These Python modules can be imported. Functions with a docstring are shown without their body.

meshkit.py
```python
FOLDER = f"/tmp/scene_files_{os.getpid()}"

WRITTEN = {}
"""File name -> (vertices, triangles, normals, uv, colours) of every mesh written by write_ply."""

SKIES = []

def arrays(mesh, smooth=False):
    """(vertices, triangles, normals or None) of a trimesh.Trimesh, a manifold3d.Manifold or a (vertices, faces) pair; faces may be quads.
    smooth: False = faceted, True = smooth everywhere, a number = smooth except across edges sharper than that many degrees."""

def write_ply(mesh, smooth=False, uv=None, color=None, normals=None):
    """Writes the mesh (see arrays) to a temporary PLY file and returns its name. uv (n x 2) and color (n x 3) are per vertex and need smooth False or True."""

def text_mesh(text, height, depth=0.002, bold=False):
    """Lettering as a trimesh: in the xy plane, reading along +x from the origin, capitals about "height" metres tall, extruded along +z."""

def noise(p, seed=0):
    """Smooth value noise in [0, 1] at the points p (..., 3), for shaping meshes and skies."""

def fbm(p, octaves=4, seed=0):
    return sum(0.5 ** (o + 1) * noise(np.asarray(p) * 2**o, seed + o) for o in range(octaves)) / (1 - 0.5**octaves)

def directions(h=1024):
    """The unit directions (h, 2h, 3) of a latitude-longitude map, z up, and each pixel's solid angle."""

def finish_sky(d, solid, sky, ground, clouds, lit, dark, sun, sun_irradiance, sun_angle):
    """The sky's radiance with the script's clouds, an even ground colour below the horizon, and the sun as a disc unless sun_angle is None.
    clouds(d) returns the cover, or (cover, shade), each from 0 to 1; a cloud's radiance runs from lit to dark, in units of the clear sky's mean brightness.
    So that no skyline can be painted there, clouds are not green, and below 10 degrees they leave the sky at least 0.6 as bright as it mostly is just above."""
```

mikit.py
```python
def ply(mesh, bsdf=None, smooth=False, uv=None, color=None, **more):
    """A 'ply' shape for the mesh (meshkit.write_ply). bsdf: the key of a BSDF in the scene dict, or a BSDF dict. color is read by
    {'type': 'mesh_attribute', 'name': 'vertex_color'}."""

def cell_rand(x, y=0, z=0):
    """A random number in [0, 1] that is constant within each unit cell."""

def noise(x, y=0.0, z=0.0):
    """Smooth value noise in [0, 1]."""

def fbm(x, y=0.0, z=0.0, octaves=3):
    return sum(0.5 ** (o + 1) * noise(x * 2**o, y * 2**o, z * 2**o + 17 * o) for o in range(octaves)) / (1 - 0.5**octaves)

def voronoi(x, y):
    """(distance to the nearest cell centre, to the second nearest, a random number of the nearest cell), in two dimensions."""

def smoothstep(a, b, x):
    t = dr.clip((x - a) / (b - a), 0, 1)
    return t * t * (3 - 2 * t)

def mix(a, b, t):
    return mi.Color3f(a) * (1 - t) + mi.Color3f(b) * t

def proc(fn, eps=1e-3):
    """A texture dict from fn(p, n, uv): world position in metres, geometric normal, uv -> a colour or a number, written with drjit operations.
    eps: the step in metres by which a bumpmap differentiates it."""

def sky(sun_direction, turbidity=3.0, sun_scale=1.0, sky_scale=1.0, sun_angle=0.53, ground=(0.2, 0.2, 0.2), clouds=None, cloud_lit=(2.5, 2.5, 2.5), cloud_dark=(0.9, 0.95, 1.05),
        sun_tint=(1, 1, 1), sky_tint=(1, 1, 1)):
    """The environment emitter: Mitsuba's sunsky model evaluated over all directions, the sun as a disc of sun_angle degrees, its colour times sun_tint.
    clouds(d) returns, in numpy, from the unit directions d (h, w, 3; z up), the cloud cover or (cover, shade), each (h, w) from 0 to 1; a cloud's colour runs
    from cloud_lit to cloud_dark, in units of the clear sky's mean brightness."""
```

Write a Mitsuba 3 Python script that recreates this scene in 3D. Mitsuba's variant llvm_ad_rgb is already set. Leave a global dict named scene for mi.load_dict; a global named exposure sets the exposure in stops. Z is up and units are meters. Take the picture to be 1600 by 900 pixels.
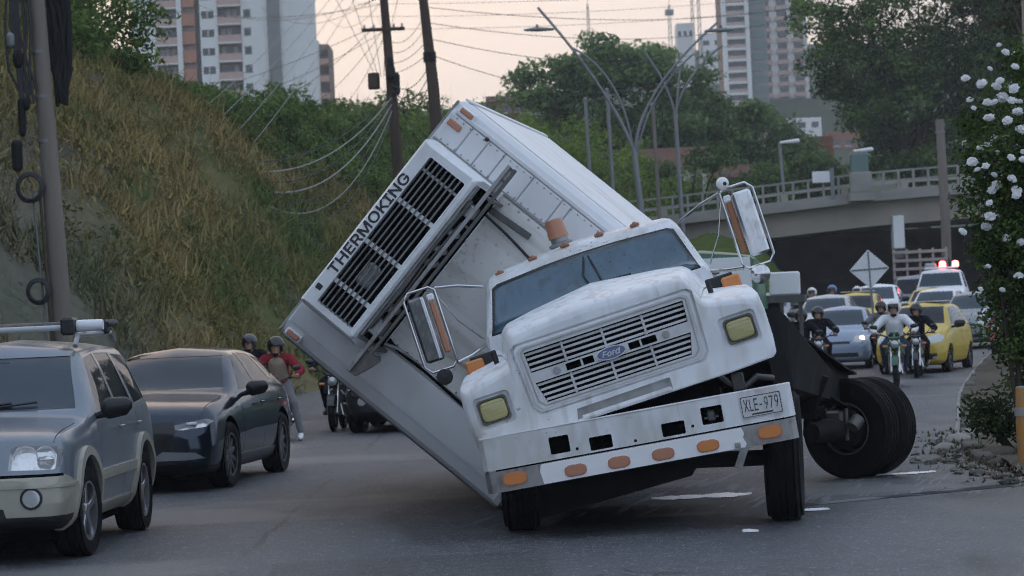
import math, random
import numpy as np, trimesh, manifold3d as m3, drjit as dr, mitsuba as mi
import mikit, meshkit
from mikit import proc, fbm, noise, smoothstep, mix
from scipy.interpolate import PchipInterpolator

scene, labels = {}, {}
# ------------------------------------------------------------------ camera, sky, exposure
TILT, PITCH = math.radians(2.6), 50 / 4200
_F = np.array([0, math.cos(PITCH), math.sin(PITCH)])
_R0 = np.array([1.0, 0, 0])
_U0 = np.cross(_R0, _F)
_UP = math.sin(TILT) * _R0 + math.cos(TILT) * _U0
EYE = [0, 0, 1.65]
scene['camera'] = {'type': 'thinlens', 'fov': math.degrees(2 * math.atan(800 / 4200)), 'fov_axis': 'x',
                   'to_world': mi.ScalarTransform4f().look_at(origin=EYE, target=[float(v) for v in np.array(EYE) + _F], up=[float(v) for v in _UP]),
                   'aperture_radius': 0.008, 'focus_distance': 21.0, 'near_clip': 0.1, 'far_clip': 9000.0}


def cloud_cover(d):
    el = d[..., 2]
    n = meshkit.fbm(d * np.array([2.2, 2.2, 6.0]) + 3.1, 4, seed=5)
    glow = d[..., 1] * 0.94 - d[..., 0] * 0.34          # the brighter, warmer side of the dusk sky
    away = np.clip((0.985 - glow) / 0.36, 0, 1)
    return np.ones(el.shape), np.clip(0.08 + away * 1.0 + (n - 0.5) * 0.30, 0, 1)


scene['sky_light'] = mikit.sky([-0.62, 0.5, 0.14], turbidity=4, sun_scale=0.04, sun_angle=20, sun_tint=(1, 0.86, 0.72), clouds=cloud_cover,
                               cloud_lit=(2.40, 1.83, 1.36), cloud_dark=(1.02, 1.24, 1.60), ground=(0.1, 0.1, 0.1))
exposure = 3.48

# ------------------------------------------------------------------ helpers
T4 = mi.ScalarTransform4f
_count = {}


def numbered(name, pool):
    k, i = name, 1
    i = _count.get((id(pool), name), 0)
    _count[(id(pool), name)] = i + 1
    return name if i == 0 else f'{name}_{i:03d}'


_pool = {}
PLACE = {}


def thing(name, label, cat, M=None, group=None, kind=None):
    key = numbered(name, _pool)
    PLACE[key] = np.eye(4) if M is None else np.array(M, float)
    labels[key] = {'label': label, 'category': cat}
    if group:
        labels[key]['group'] = group
    if kind:
        labels[key]['kind'] = kind
    return key


def root_of(key):
    return key.split('__')[0]


_pools = {}


def obj(parent, name, mesh, mat, smooth=False, color=None, label=None, kind=None):
    """One entry: a part of parent (parent may itself be a part). Returns its key."""
    pool = _pools.setdefault(parent, {})
    key = parent + '__' + numbered(name, pool)
    d = mikit.ply(mesh, mat, smooth, color=color)
    M = PLACE[root_of(parent)]
    if not np.allclose(M, np.eye(4)):
        d['to_world'] = T4(M)
    scene[key] = d
    if label or kind:
        labels[key] = {}
        if label:
            labels[key]['label'] = label
        if kind:
            labels[key]['kind'] = kind
    return key


def sub(parent, name):
    """A part without a mesh of its own, whose sub-parts follow."""
    pool = _pools.setdefault(parent, {})
    return parent + '__' + numbered(name, pool)


def single(name, label, cat, mesh, mat, smooth=False, color=None, M=None, group=None, kind=None):
    key = thing(name, label, cat, M, group, kind)
    d = mikit.ply(mesh, mat, smooth, color=color)
    if M is not None:
        d['to_world'] = T4(np.array(M, float))
    scene[key] = d
    return key


def setting(name, mesh, mat, smooth=False, color=None, kind='structure', label=None):
    scene[name] = mikit.ply(mesh, mat, smooth, color=color)
    labels[name] = {'kind': kind}
    if label:
        labels[name]['label'] = label
    PLACE[name] = np.eye(4)
    return name


def dup(root, name, label, M, swap=None, group=None, skip=()):
    key = numbered(name, _pool)
    PLACE[key] = np.array(M, float)
    labels[key] = {**labels[root], 'label': label}
    if group:
        labels[key]['group'] = group
    for k in [k for k in scene if k.startswith(root + '__')]:
        rest = k[len(root):]
        if any(s in rest for s in skip):
            continue
        d = dict(scene[k])
        d['to_world'] = T4(PLACE[key])
        b = d.get('bsdf', {}).get('id')
        if swap and b in swap:
            d['bsdf'] = {'type': 'ref', 'id': swap[b]}
        scene[key + rest] = d
    return key


def pose(x, y, z, yaw=0.0, roll=0.0, pitch=0.0, s=1.0):
    """local x right, y back, z up; yaw turns +y towards +x; roll leans the top to the left; degrees."""
    a, b, c = (math.radians(v) for v in (-yaw, -roll, pitch))
    Rz = np.array([[math.cos(a), -math.sin(a), 0], [math.sin(a), math.cos(a), 0], [0, 0, 1]])
    Ry = np.array([[math.cos(b), 0, math.sin(b)], [0, 1, 0], [-math.sin(b), 0, math.cos(b)]])
    Rx = np.array([[1, 0, 0], [0, math.cos(c), -math.sin(c)], [0, math.sin(c), math.cos(c)]])
    M = np.eye(4)
    M[:3, :3] = Rz @ Ry @ Rx * s
    M[:3, 3] = [x, y, z]
    return M


def cat(*ms):
    ms = [tmesh(m) for m in (ms[0] if len(ms) == 1 and isinstance(ms[0], (list, tuple)) else ms)]
    return trimesh.util.concatenate(ms)


def tmesh(m):
    if isinstance(m, m3.Manifold):
        q = m.to_mesh()
        return trimesh.Trimesh(np.array(q.vert_properties[:, :3]), np.array(q.tri_verts), process=False)
    return m


def man(m):
    if isinstance(m, m3.Manifold):
        return m
    m = trimesh.Trimesh(np.asarray(m.vertices), np.asarray(m.faces), process=True)
    return m3.Manifold(m3.Mesh(np.asarray(m.vertices, np.float32), np.asarray(m.faces, np.uint32)))


def box(x0, x1, y0, y1, z0, z1, c=0.0):
    """A box, its edges chamfered by c."""
    if c <= 0:
        m = trimesh.creation.box((x1 - x0, y1 - y0, z1 - z0))
        m.apply_translation(((x0 + x1) / 2, (y0 + y1) / 2, (z0 + z1) / 2))
        return m
    p = []
    for x, sx in ((x0, 1), (x1, -1)):
        for y, sy in ((y0, 1), (y1, -1)):
            for z, sz in ((z0, 1), (z1, -1)):
                p += [(x + sx * c, y + sy * c, z), (x + sx * c, y, z + sz * c), (x, y + sy * c, z + sz * c)]
    return tmesh(m3.Manifold.hull_points(np.array(p, np.float32)))


def cyl(p0, p1, r, n=16, r1=None):
    return tube([p0, p1], [r, r if r1 is None else r1], n)


def tube(pts, r, n=8, closed=False):
    pts = np.array(pts, float)
    k = len(pts)
    r = np.full(k, r) if np.isscalar(r) else np.array(r, float)
    t = np.gradient(pts, axis=0) if not closed else np.roll(pts, -1, 0) - np.roll(pts, 1, 0)
    t /= np.linalg.norm(t, axis=1, keepdims=True) + 1e-12
    ref = np.array([0, 0, 1.0]) if abs(t[0][2]) < 0.9 else np.array([1.0, 0, 0])
    u = np.cross(ref, t[0]); u /= np.linalg.norm(u)
    rings = []
    a = np.arange(n) * 2 * math.pi / n
    for i in range(k):
        u = u - t[i] * (u @ t[i]); u /= np.linalg.norm(u) + 1e-12
        w = np.cross(t[i], u)
        rings.append(pts[i] + r[i] * (np.cos(a)[:, None] * u + np.sin(a)[:, None] * w))
    v = np.vstack(rings)
    f = []
    m = k if closed else k - 1
    for i in range(m):
        for j in range(n):
            p, q = i * n + j, i * n + (j + 1) % n
            p2, q2 = ((i + 1) % k) * n + j, ((i + 1) % k) * n + (j + 1) % n
            f += [(p, q, q2), (p, q2, p2)]
    if not closed:
        c0, c1 = len(v), len(v) + 1
        v = np.vstack([v, pts[0], pts[-1]])
        for j in range(n):
            f += [(c0, (j + 1) % n, j), (c1, (k - 1) * n + j, (k - 1) * n + (j + 1) % n)]
    return trimesh.Trimesh(v, np.array(f), process=False)


def lathe(prof, n=32, axis='x'):
    """Revolves a closed (r, h) outline about the axis."""
    prof = np.array(prof, float)
    a = np.arange(n) * 2 * math.pi / n
    k = len(prof)
    r, h = prof[:, 0], prof[:, 1]
    X = np.stack([np.broadcast_to(h, (n, k)), np.cos(a)[:, None] * r, np.sin(a)[:, None] * r], -1).reshape(-1, 3)
    if axis == 'z':
        X = X[:, [1, 2, 0]]
    elif axis == 'y':
        X = X[:, [2, 0, 1]]
    f = []
    for i in range(n):
        for j in range(k):
            p, q = i * k + j, i * k + (j + 1) % k
            p2, q2 = ((i + 1) % n) * k + j, ((i + 1) % n) * k + (j + 1) % k
            f += [(p, q, q2), (p, q2, p2)]
    m = trimesh.Trimesh(X, np.array(f), process=False)
    if m.volume < 0:
        m.invert()
    return m


def prism(poly, axis, a, b):
    """Manifold: polygon in the plane seen along the axis ('y': (x,z), 'x': (y,z), 'z': (x,y)) between a and b."""
    p = np.array(poly, float)
    area = np.sum(p[:, 0] * np.roll(p[:, 1], -1) - np.roll(p[:, 0], -1) * p[:, 1])
    if area < 0:
        p = p[::-1]
    m = m3.CrossSection([p]).extrude(b - a)
    if axis == 'y':
        A = [[1, 0, 0, 0], [0, 0, 1, a], [0, 1, 0, 0]]
    elif axis == 'x':
        A = [[0, 0, 1, a], [1, 0, 0, 0], [0, 1, 0, 0]]
    else:
        A = [[1, 0, 0, 0], [0, 1, 0, 0], [0, 0, 1, a]]
    return m.transform(np.array(A, float))


def mirx(poly):
    return [(-x, z) for x, z in poly][::-1]


def rrect(x0, x1, z0, z1, r, n=4):
    p = []
    for cx, cz, a0 in ((x1 - r, z1 - r, 0), (x0 + r, z1 - r, 90), (x0 + r, z0 + r, 180), (x1 - r, z0 + r, 270)):
        for i in range(n + 1):
            a = math.radians(a0 + 90 * i / n)
            p.append((cx + r * math.cos(a), cz + r * math.sin(a)))
    return p


def chaikin(p, it=2):
    p = np.array(p, float)
    for _ in range(it):
        q = np.empty((2 * (len(p) - 1), 2))
        q[0::2] = 0.75 * p[:-1] + 0.25 * p[1:]
        q[1::2] = 0.25 * p[:-1] + 0.75 * p[1:]
        p = np.vstack([p[:1], q, p[-1:]])
    return p


def loft(stations, sub=4, it=2, off=0.0):
    """Closed mesh through half profiles [(x,z),...] (bottom centre to top centre) at y; mirrored in x."""
    ys = np.array([s[0] for s in stations], float)
    prof = np.array([chaikin(s[1], it) for s in stations])
    yy = np.concatenate([np.linspace(ys[i], ys[i + 1], sub, endpoint=False) for i in range(len(ys) - 1)] + [ys[-1:]])
    P = PchipInterpolator(ys, prof, axis=0)(yy)
    n = P.shape[1]
    right = np.stack([P[..., 0], np.broadcast_to(yy[:, None], P.shape[:2]), P[..., 1]], -1)
    left = right[:, -2:0:-1] * [-1, 1, 1]
    ring = np.concatenate([right, left], 1)
    k, m = ring.shape[:2]
    v = ring.reshape(-1, 3)
    f = []
    for i in range(k - 1):
        for j in range(m):
            p, q = i * m + j, i * m + (j + 1) % m
            f += [(p, p + m, q), (q, p + m, q + m)]
    c0, c1 = len(v), len(v) + 1
    v = np.vstack([v, ring[0].mean(0), ring[-1].mean(0)])
    for j in range(m):
        f += [(c0, j, (j + 1) % m), (c1, (k - 1) * m + (j + 1) % m, (k - 1) * m + j)]
    t = trimesh.Trimesh(v, np.array(f), process=True)
    if t.volume < 0:
        t.invert()
    if off:
        t = trimesh.Trimesh(t.vertices + t.vertex_normals * off, t.faces, process=False)
    return t


def rot(m, axis, deg, about=(0, 0, 0)):
    m = tmesh(m).copy()
    m.apply_transform(trimesh.transformations.rotation_matrix(math.radians(deg), axis, about))
    return m


def mov(m, x=0, y=0, z=0):
    m = tmesh(m).copy()
    m.apply_translation((x, y, z))
    return m


def ball(p, r, sc=(1, 1, 1), n=2):
    m = trimesh.creation.icosphere(n, r)
    m.apply_scale(sc)
    m.apply_translation(p)
    return m


def bones(segs, n=14, refine=0.0, it=8):
    """One continuous body: the union of hulls of spheres at both ends of each bone (p0, r0, p1, r1)."""
    out = []
    for p0, r0, p1, r1 in segs:
        a = m3.Manifold.sphere(r0, n).translate(list(map(float, p0)))
        b = m3.Manifold.sphere(r1, n).translate(list(map(float, p1)))
        out.append(m3.Manifold.batch_hull([a, b]))
    u = m3.Manifold.batch_boolean(out, m3.OpType.Add)
    if refine:
        u = u.refine_to_length(refine)
    t = tmesh(u)
    if refine:
        trimesh.smoothing.filter_taubin(t, iterations=it)
    return t


# ------------------------------------------------------------------ materials
def two(d):
    return {'type': 'twosided', 'bsdf': d}


def rgb(c):
    return {'type': 'rgb', 'value': list(c)}


def matte(name, c, rough=None):
    scene[name] = two({'type': 'diffuse', 'reflectance': rgb(c) if not callable(c) else proc(c)})
    return name


def gloss(name, c, rough=0.3, spec=0.5, coat=0.0, metal=0.0):
    d = {'type': 'principled', 'base_color': proc(c) if callable(c) else rgb(c), 'roughness': proc(rough) if callable(rough) else rough, 'specular': spec, 'metallic': metal}
    if coat:
        d['clearcoat'] = coat
        d['clearcoat_gloss'] = 0.92
    scene[name] = two(d)
    return name


def grime(c, d, amount=0.5, scale=1.6):
    def fn(p, n, uv):
        a = fbm(p.x * scale, p.y * scale, p.z * scale, 4)
        b = fbm(p.x * scale * 7 + 9, p.y * scale * 7, p.z * scale * 2.2, 3)
        return mix(c, d, dr.clip(smoothstep(0.42, 0.75, a * 0.6 + b * 0.4) * amount, 0, 1))
    return fn




def old_paint(p, n, uv):
    """Chalky white truck paint: grime, fine dirt, chips down to primer and rust."""
    a = fbm(p.x * 1.3, p.y * 1.3, p.z * 1.3, 4)
    s = fbm(p.x * 10 + 4, p.y * 8, p.z * 3.0, 3)
    f = fbm(p.x * 34, p.y * 34, p.z * 34, 3)
    c = mix((0.70, 0.71, 0.73), (0.50, 0.49, 0.465), smoothstep(0.40, 0.70, a * 0.5 + s * 0.5) * 0.9)
    chip = smoothstep(0.705, 0.735, f * 0.72 + a * 0.28)
    c = mix(c, (0.24, 0.20, 0.17), chip * 0.7 * smoothstep(0.42, 0.58, fbm(p.x * 0.9 + 3, p.y * 0.9, p.z * 0.9, 3)))
    run = fbm(p.x * 14 + p.z * 2.4, p.y * 6, p.z * 1.1, 4)
    c = mix(c, (0.43, 0.40, 0.36), smoothstep(0.56, 0.74, run) * 0.5)
    return mix(c, (0.30, 0.17, 0.10), smoothstep(0.70, 0.80, fbm(p.x * 4 + 17, p.y * 4, p.z * 2, 4)) * 0.5)


gloss('truck_white_flat', old_paint, lambda p, n, uv: 0.26 + 0.3 * fbm(p.x * 2 + 5, p.y * 2, p.z * 2, 3), 0.5, 0.4)
scene['truck_white'] = {'type': 'bumpmap', 'arbitrary': proc(lambda p, n, uv: fbm(p.x * 2.6, p.y * 2.6, p.z * 2.6 + 3, 2), 8e-3), 'scale': 0.035, 'bsdf': scene.pop('truck_white_flat')}
gloss('box_white', grime((0.68, 0.68, 0.69), (0.48, 0.465, 0.44), 0.6, 0.8), 0.42, 0.4)
_bc = (math.cos(math.radians(48.7)), math.sin(math.radians(48.7)))


def box_dirt(p, n, uv):
    """Stains that run down the panel of the cargo box, in the box's own directions."""
    a = (p.x + 0.30) * _bc[0] + (p.z - 1.80) * _bc[1]
    b = -(p.x + 0.30) * _bc[1] + (p.z - 1.80) * _bc[0]
    run = fbm(a * 9.0, b * 0.8, 3.0, 4)
    blot = fbm(a * 1.3 + 7, b * 1.3, 1.0, 4)
    fine = fbm(a * 30, b * 30, 2.0, 3)
    c = mix((0.74, 0.73, 0.70), (0.50, 0.475, 0.43), smoothstep(0.45, 0.72, run * 0.6 + blot * 0.4) * 0.8)
    c = mix(c, (0.36, 0.33, 0.29), smoothstep(0.58, 0.72, fine * 0.45 + blot * 0.55) * 0.55)
    return mix(c, (0.30, 0.19, 0.12), smoothstep(0.70, 0.78, fbm(a * 6 + 31, b * 1.4, 5.0, 4)) * 0.6)


gloss('box_dirty', box_dirt, 0.5, 0.3)
gloss('unit_white', grime((0.72, 0.73, 0.74), (0.45, 0.43, 0.40), 0.4, 2.0), 0.4, 0.4)
gloss('bumper_white', old_paint, 0.3, 0.5, 0.4)
gloss('plate_white', (0.78, 0.78, 0.78), 0.4)
gloss('chrome', grime((0.72, 0.72, 0.73), (0.40, 0.37, 0.33), 0.6, 9.0), 0.18, 0.5, 0, 1.0)
gloss('dull_metal', grime((0.34, 0.34, 0.34), (0.16, 0.14, 0.12), 0.8, 4.0), 0.42, 0.5, 0, 0.7)
gloss('frame_steel', grime((0.10, 0.10, 0.10), (0.20, 0.17, 0.14), 0.6, 4.0), 0.5, 0.5, 0, 0.3)
gloss('strip_metal', grime((0.33, 0.32, 0.31), (0.17, 0.15, 0.13), 0.9, 5.0), 0.38, 0.5, 0, 0.65)
gloss('black_part', (0.012, 0.012, 0.013), 0.45)
gloss('chassis_black', grime((0.010, 0.010, 0.011), (0.022, 0.020, 0.019), 0.6, 3.0), 0.65, 0.25)
matte('void_black', (0.006, 0.006, 0.006))
gloss('rubber', grime((0.008, 0.008, 0.0085), (0.026, 0.024, 0.022), 0.6, 5.0), 0.75, 0.18)
gloss('glass_dark', (0.006, 0.009, 0.016), 0.04, 0.36)
gloss('glass_truck', (0.014, 0.03, 0.045), 0.05, 0.5)
scene['glass_tint'] = {'type': 'thindielectric', 'int_ior': 1.52, 'specular_transmittance': rgb((0.46, 0.50, 0.54)), 'specular_reflectance': rgb((0.42, 0.42, 0.42))}
scene['glass_cab'] = {'type': 'thindielectric', 'int_ior': 1.52, 'specular_transmittance': rgb((0.56, 0.66, 0.72)), 'specular_reflectance': rgb((0.5, 0.5, 0.5))}
gloss('seat_cloth', (0.05, 0.05, 0.055), 0.8, 0.2)
gloss('lens_clear', (0.5, 0.51, 0.5), 0.08, 0.8, 0.6, 0.35)
gloss('lens_yellow', (0.42, 0.38, 0.17), 0.2, 0.6, 0.4)
gloss('lens_amber', (0.58, 0.20, 0.045), 0.25, 0.6, 0.3)
gloss('lens_faded', (0.44, 0.20, 0.12), 0.35, 0.5)
gloss('lens_red', (0.40, 0.06, 0.03), 0.2, 0.6, 0.4)
gloss('emblem_blue', (0.10, 0.13, 0.24), 0.25, 0.6, 0.5)
gloss('letter_black', (0.02, 0.02, 0.022), 0.5)
gloss('suv_blue', grime((0.17, 0.20, 0.235), (0.24, 0.235, 0.22), 0.45, 2.0), 0.24, 0.6, 0.8, 0.45)
gloss('suv_beige', grime((0.36, 0.34, 0.28), (0.26, 0.235, 0.19), 0.5, 2.0), 0.4, 0.5, 0.3, 0.2)
gloss('dark_blue_paint', (0.015, 0.025, 0.045), 0.12, 0.6, 1.0, 0.55)
gloss('rim_silver', (0.42, 0.42, 0.43), 0.3, 0.5, 0, 0.8)
gloss('rim_dark', (0.10, 0.10, 0.105), 0.35, 0.5, 0, 0.6)
gloss('taxi_yellow', (0.56, 0.40, 0.06), 0.3, 0.5, 0.7)
gloss('pale_blue_paint', (0.28, 0.34, 0.44), 0.28, 0.5, 0.8, 0.2)
gloss('white_paint', (0.70, 0.71, 0.72), 0.3, 0.5, 0.7)
gloss('grey_paint', (0.26, 0.27, 0.28), 0.3, 0.5, 0.7, 0.3)
gloss('green_paint', (0.035, 0.11, 0.055), 0.35, 0.5, 0.4)
gloss('moto_red', (0.30, 0.03, 0.03), 0.3, 0.5, 0.5)
gloss('moto_dark', (0.03, 0.03, 0.035), 0.35, 0.5, 0.3)
gloss('skin', (0.36, 0.21, 0.14), 0.55, 0.3)
matte('cloth_white', (0.80, 0.80, 0.81))
matte('cloth_dark', (0.018, 0.018, 0.022))
matte('cloth_red', (0.26, 0.035, 0.045))
matte('cloth_grey', (0.20, 0.20, 0.21))
matte('cloth_jeans', (0.05, 0.065, 0.10))
matte('cloth_tan', (0.34, 0.28, 0.21))
gloss('helmet_white', (0.68, 0.66, 0.64), 0.25, 0.5, 0.6)
gloss('helmet_black', (0.015, 0.015, 0.016), 0.25, 0.5, 0.6)
gloss('helmet_blue', (0.08, 0.18, 0.38), 0.25, 0.5, 0.6)
gloss('visor', (0.01, 0.01, 0.012), 0.08, 0.7)
for nm, c in (('lamp_on', (14, 13, 11)), ('lamp_warm', (8, 5.5, 3.4)), ('beacon_red_on', (5, 0.5, 0.35))):
    scene[nm] = two({'type': 'diffuse', 'reflectance': rgb((0.7, 0.7, 0.7))})
LAMP = {'lamp_on': (9, 8.6, 8.0), 'lamp_warm': (7, 5.0, 3.2), 'beacon_red_on': (1.5, 0.13, 0.10)}


def glow(parent, name, mesh, which):
    k = obj(parent, name, mesh, which)
    scene[k]['emitter'] = {'type': 'area', 'radiance': rgb(LAMP[which])}
    return k
# ------------------------------------------------------------------ ground, road, bank, hills
TOE = PchipInterpolator([-30, 10, 20, 42, 60, 80, 100, 130, 160, 200, 300], [-9, -7.8, -7.4, -6.8, -5.6, -3.5, -0.5, 6, 14.5, 28, 70])
EDGE = PchipInterpolator([-30, 10, 25, 40, 74, 100, 130, 170, 230, 300], [4.0, 4.1, 4.5, 6.6, 13.2, 19.5, 27.5, 40, 64, 98])


def gz(y):
    return np.clip(np.asarray(y, float) - 55, 0, 95) * 0.011


def grid(xs, ys, zf, xf=None):
    X, Y = np.meshgrid(xs, ys)
    if xf is not None:
        X = xf(X, Y)
    Z = zf(X, Y)
    v = np.stack([X, Y, Z], -1).reshape(-1, 3)
    n, k = len(ys), len(xs)
    i = np.arange(n * k).reshape(n, k)
    a, b, c, d = i[:-1, :-1].ravel(), i[:-1, 1:].ravel(), i[1:, 1:].ravel(), i[1:, :-1].ravel()
    return trimesh.Trimesh(v, np.vstack([np.stack([a, b, c], 1), np.stack([a, c, d], 1)]), process=False)


def asphalt(p, n, uv):
    big = fbm(p.x * 0.16 + 3, p.y * 0.11, 0, 4)
    streak = fbm(p.x * 0.9 - p.y * 0.12, p.y * 0.06, 2.0, 3)
    fine = fbm(p.x * 9, p.y * 9, 0, 3)
    grain = noise(p.x * 90, p.y * 90, 1.0)
    v = 0.07 + 0.05 * (big - 0.5) + 0.045 * (streak - 0.5) + 0.03 * (fine - 0.5) + 0.045 * (grain - 0.5)
    oil = smoothstep(0.60, 0.72, fbm(p.x * 0.7 + 21, p.y * 0.22, 4.0, 4))
    v = v * (1 - 0.42 * oil)
    c1, c2, _ = mikit.voronoi(p.x * 0.55 + 0.5 * fbm(p.x * 2, p.y * 2, 0, 3), p.y * 0.28 + 0.35 * fbm(p.x * 2 + 9, p.y * 2, 0, 3))
    crack = (1 - smoothstep(0.0, 0.022, c2 - c1)) * smoothstep(0.50, 0.60, fbm(p.x * 0.25 + 50, p.y * 0.18, 0, 3))
    seam = (1 - smoothstep(0.0, 0.05, dr.abs(p.x + 2.05 + 0.05 * fbm(0, p.y * 1.5, 0, 2)))) * smoothstep(0.35, 0.55, fbm(3, p.y * 0.4, 0, 3))
    v = v * (1 - 0.6 * dr.maximum(crack, seam * 0.8))
    v = v + 0.10 * smoothstep(0.80, 0.86, noise(p.x * 55, p.y * 55, 7.0))
    dusty = dr.maximum(smoothstep(0.56, 0.75, fbm(p.x * 0.35 - 5, p.y * 0.5, 9.0, 4)), smoothstep(-0.9, 0.5, p.x - 2.75 - 0.17 * dr.maximum(p.y - 16, 0) + 1.3 * (fbm(p.x * 1.3, p.y * 0.6, 4.0, 4) - 0.5)))
    # oil and coolant run out under the truck, skid and gouge marks behind it, a square repair patch
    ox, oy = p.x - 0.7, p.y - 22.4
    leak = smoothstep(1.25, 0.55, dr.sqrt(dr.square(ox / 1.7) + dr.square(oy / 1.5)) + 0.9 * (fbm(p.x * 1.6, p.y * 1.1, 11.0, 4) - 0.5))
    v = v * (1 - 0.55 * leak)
    for x0, k, w in ((2.08, 0.20, 0.11), (-0.02, 0.16, 0.11)):
        dx = dr.abs(p.x - x0 - k * (p.y - 21) - 0.004 * dr.square(p.y - 21))
        v = v * (1 - 0.34 * smoothstep(w, w * 0.55, dx) * smoothstep(20.8, 21.4, p.y) * smoothstep(48, 30, p.y) * (0.5 + 0.5 * noise(p.x * 30, p.y * 1.5, 2.0)))
    g = fbm((p.x - 0.22 * p.y) * 16, p.y * 0.9, 8.0, 3)
    v = v + 0.07 * smoothstep(0.66, 0.74, g) * smoothstep(21, 23, p.y) * smoothstep(34, 26, p.y) * smoothstep(-1.5, 0.5, p.x) * smoothstep(5, 3.5, p.x)
    inb = lambda a, lo, hi: smoothstep(lo, lo + 0.03, a) * smoothstep(hi, hi - 0.03, a)
    v = v * (1 - 0.22 * inb(p.x + 0.02 * fbm(p.y * 5, 0, 0, 2), -1.75, 0.2) * inb(p.y, 16.2, 19.15)) * (1 + 0.2 * inb(p.x + 0.12 * p.y, 3.2, 5.0) * inb(p.y, 29.0, 36.0))
    wheel = smoothstep(0.45, 0.1, dr.abs(p.x + 3.35)) + smoothstep(0.45, 0.1, dr.abs(p.x + 4.9)) + smoothstep(0.5, 0.1, dr.abs(p.x - 2.1 - 0.1 * (p.y - 20)))
    v = v * (1 - 0.13 * dr.minimum(wheel, 1) * (0.4 + 0.6 * fbm(p.x, p.y * 0.2, 3.0, 2)))
    return mix(mi.Color3f(v * 0.96, v * 1.0, v * 1.09), (0.165, 0.155, 0.145), dusty * 0.6)


scene['asphalt'] = {'type': 'bumpmap', 'arbitrary': {'type': 'proc', 'fn': proc(lambda p, n, uv: fbm(p.x * 26, p.y * 26, 0, 3))['fn'], 'eps': 4e-3}, 'scale': 0.012,
                    'bsdf': two({'type': 'principled', 'base_color': proc(asphalt), 'roughness': 0.62, 'specular': 0.4})}


def soil(p, n, uv):
    a = fbm(p.x * 0.7, p.y * 0.7, p.z * 0.7, 4)
    b = fbm(p.x * 6, p.y * 6, p.z * 6, 3)
    return mix((0.075, 0.065, 0.05), (0.17, 0.15, 0.12), a * 0.6 + b * 0.4)


matte('soil', soil)


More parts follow.
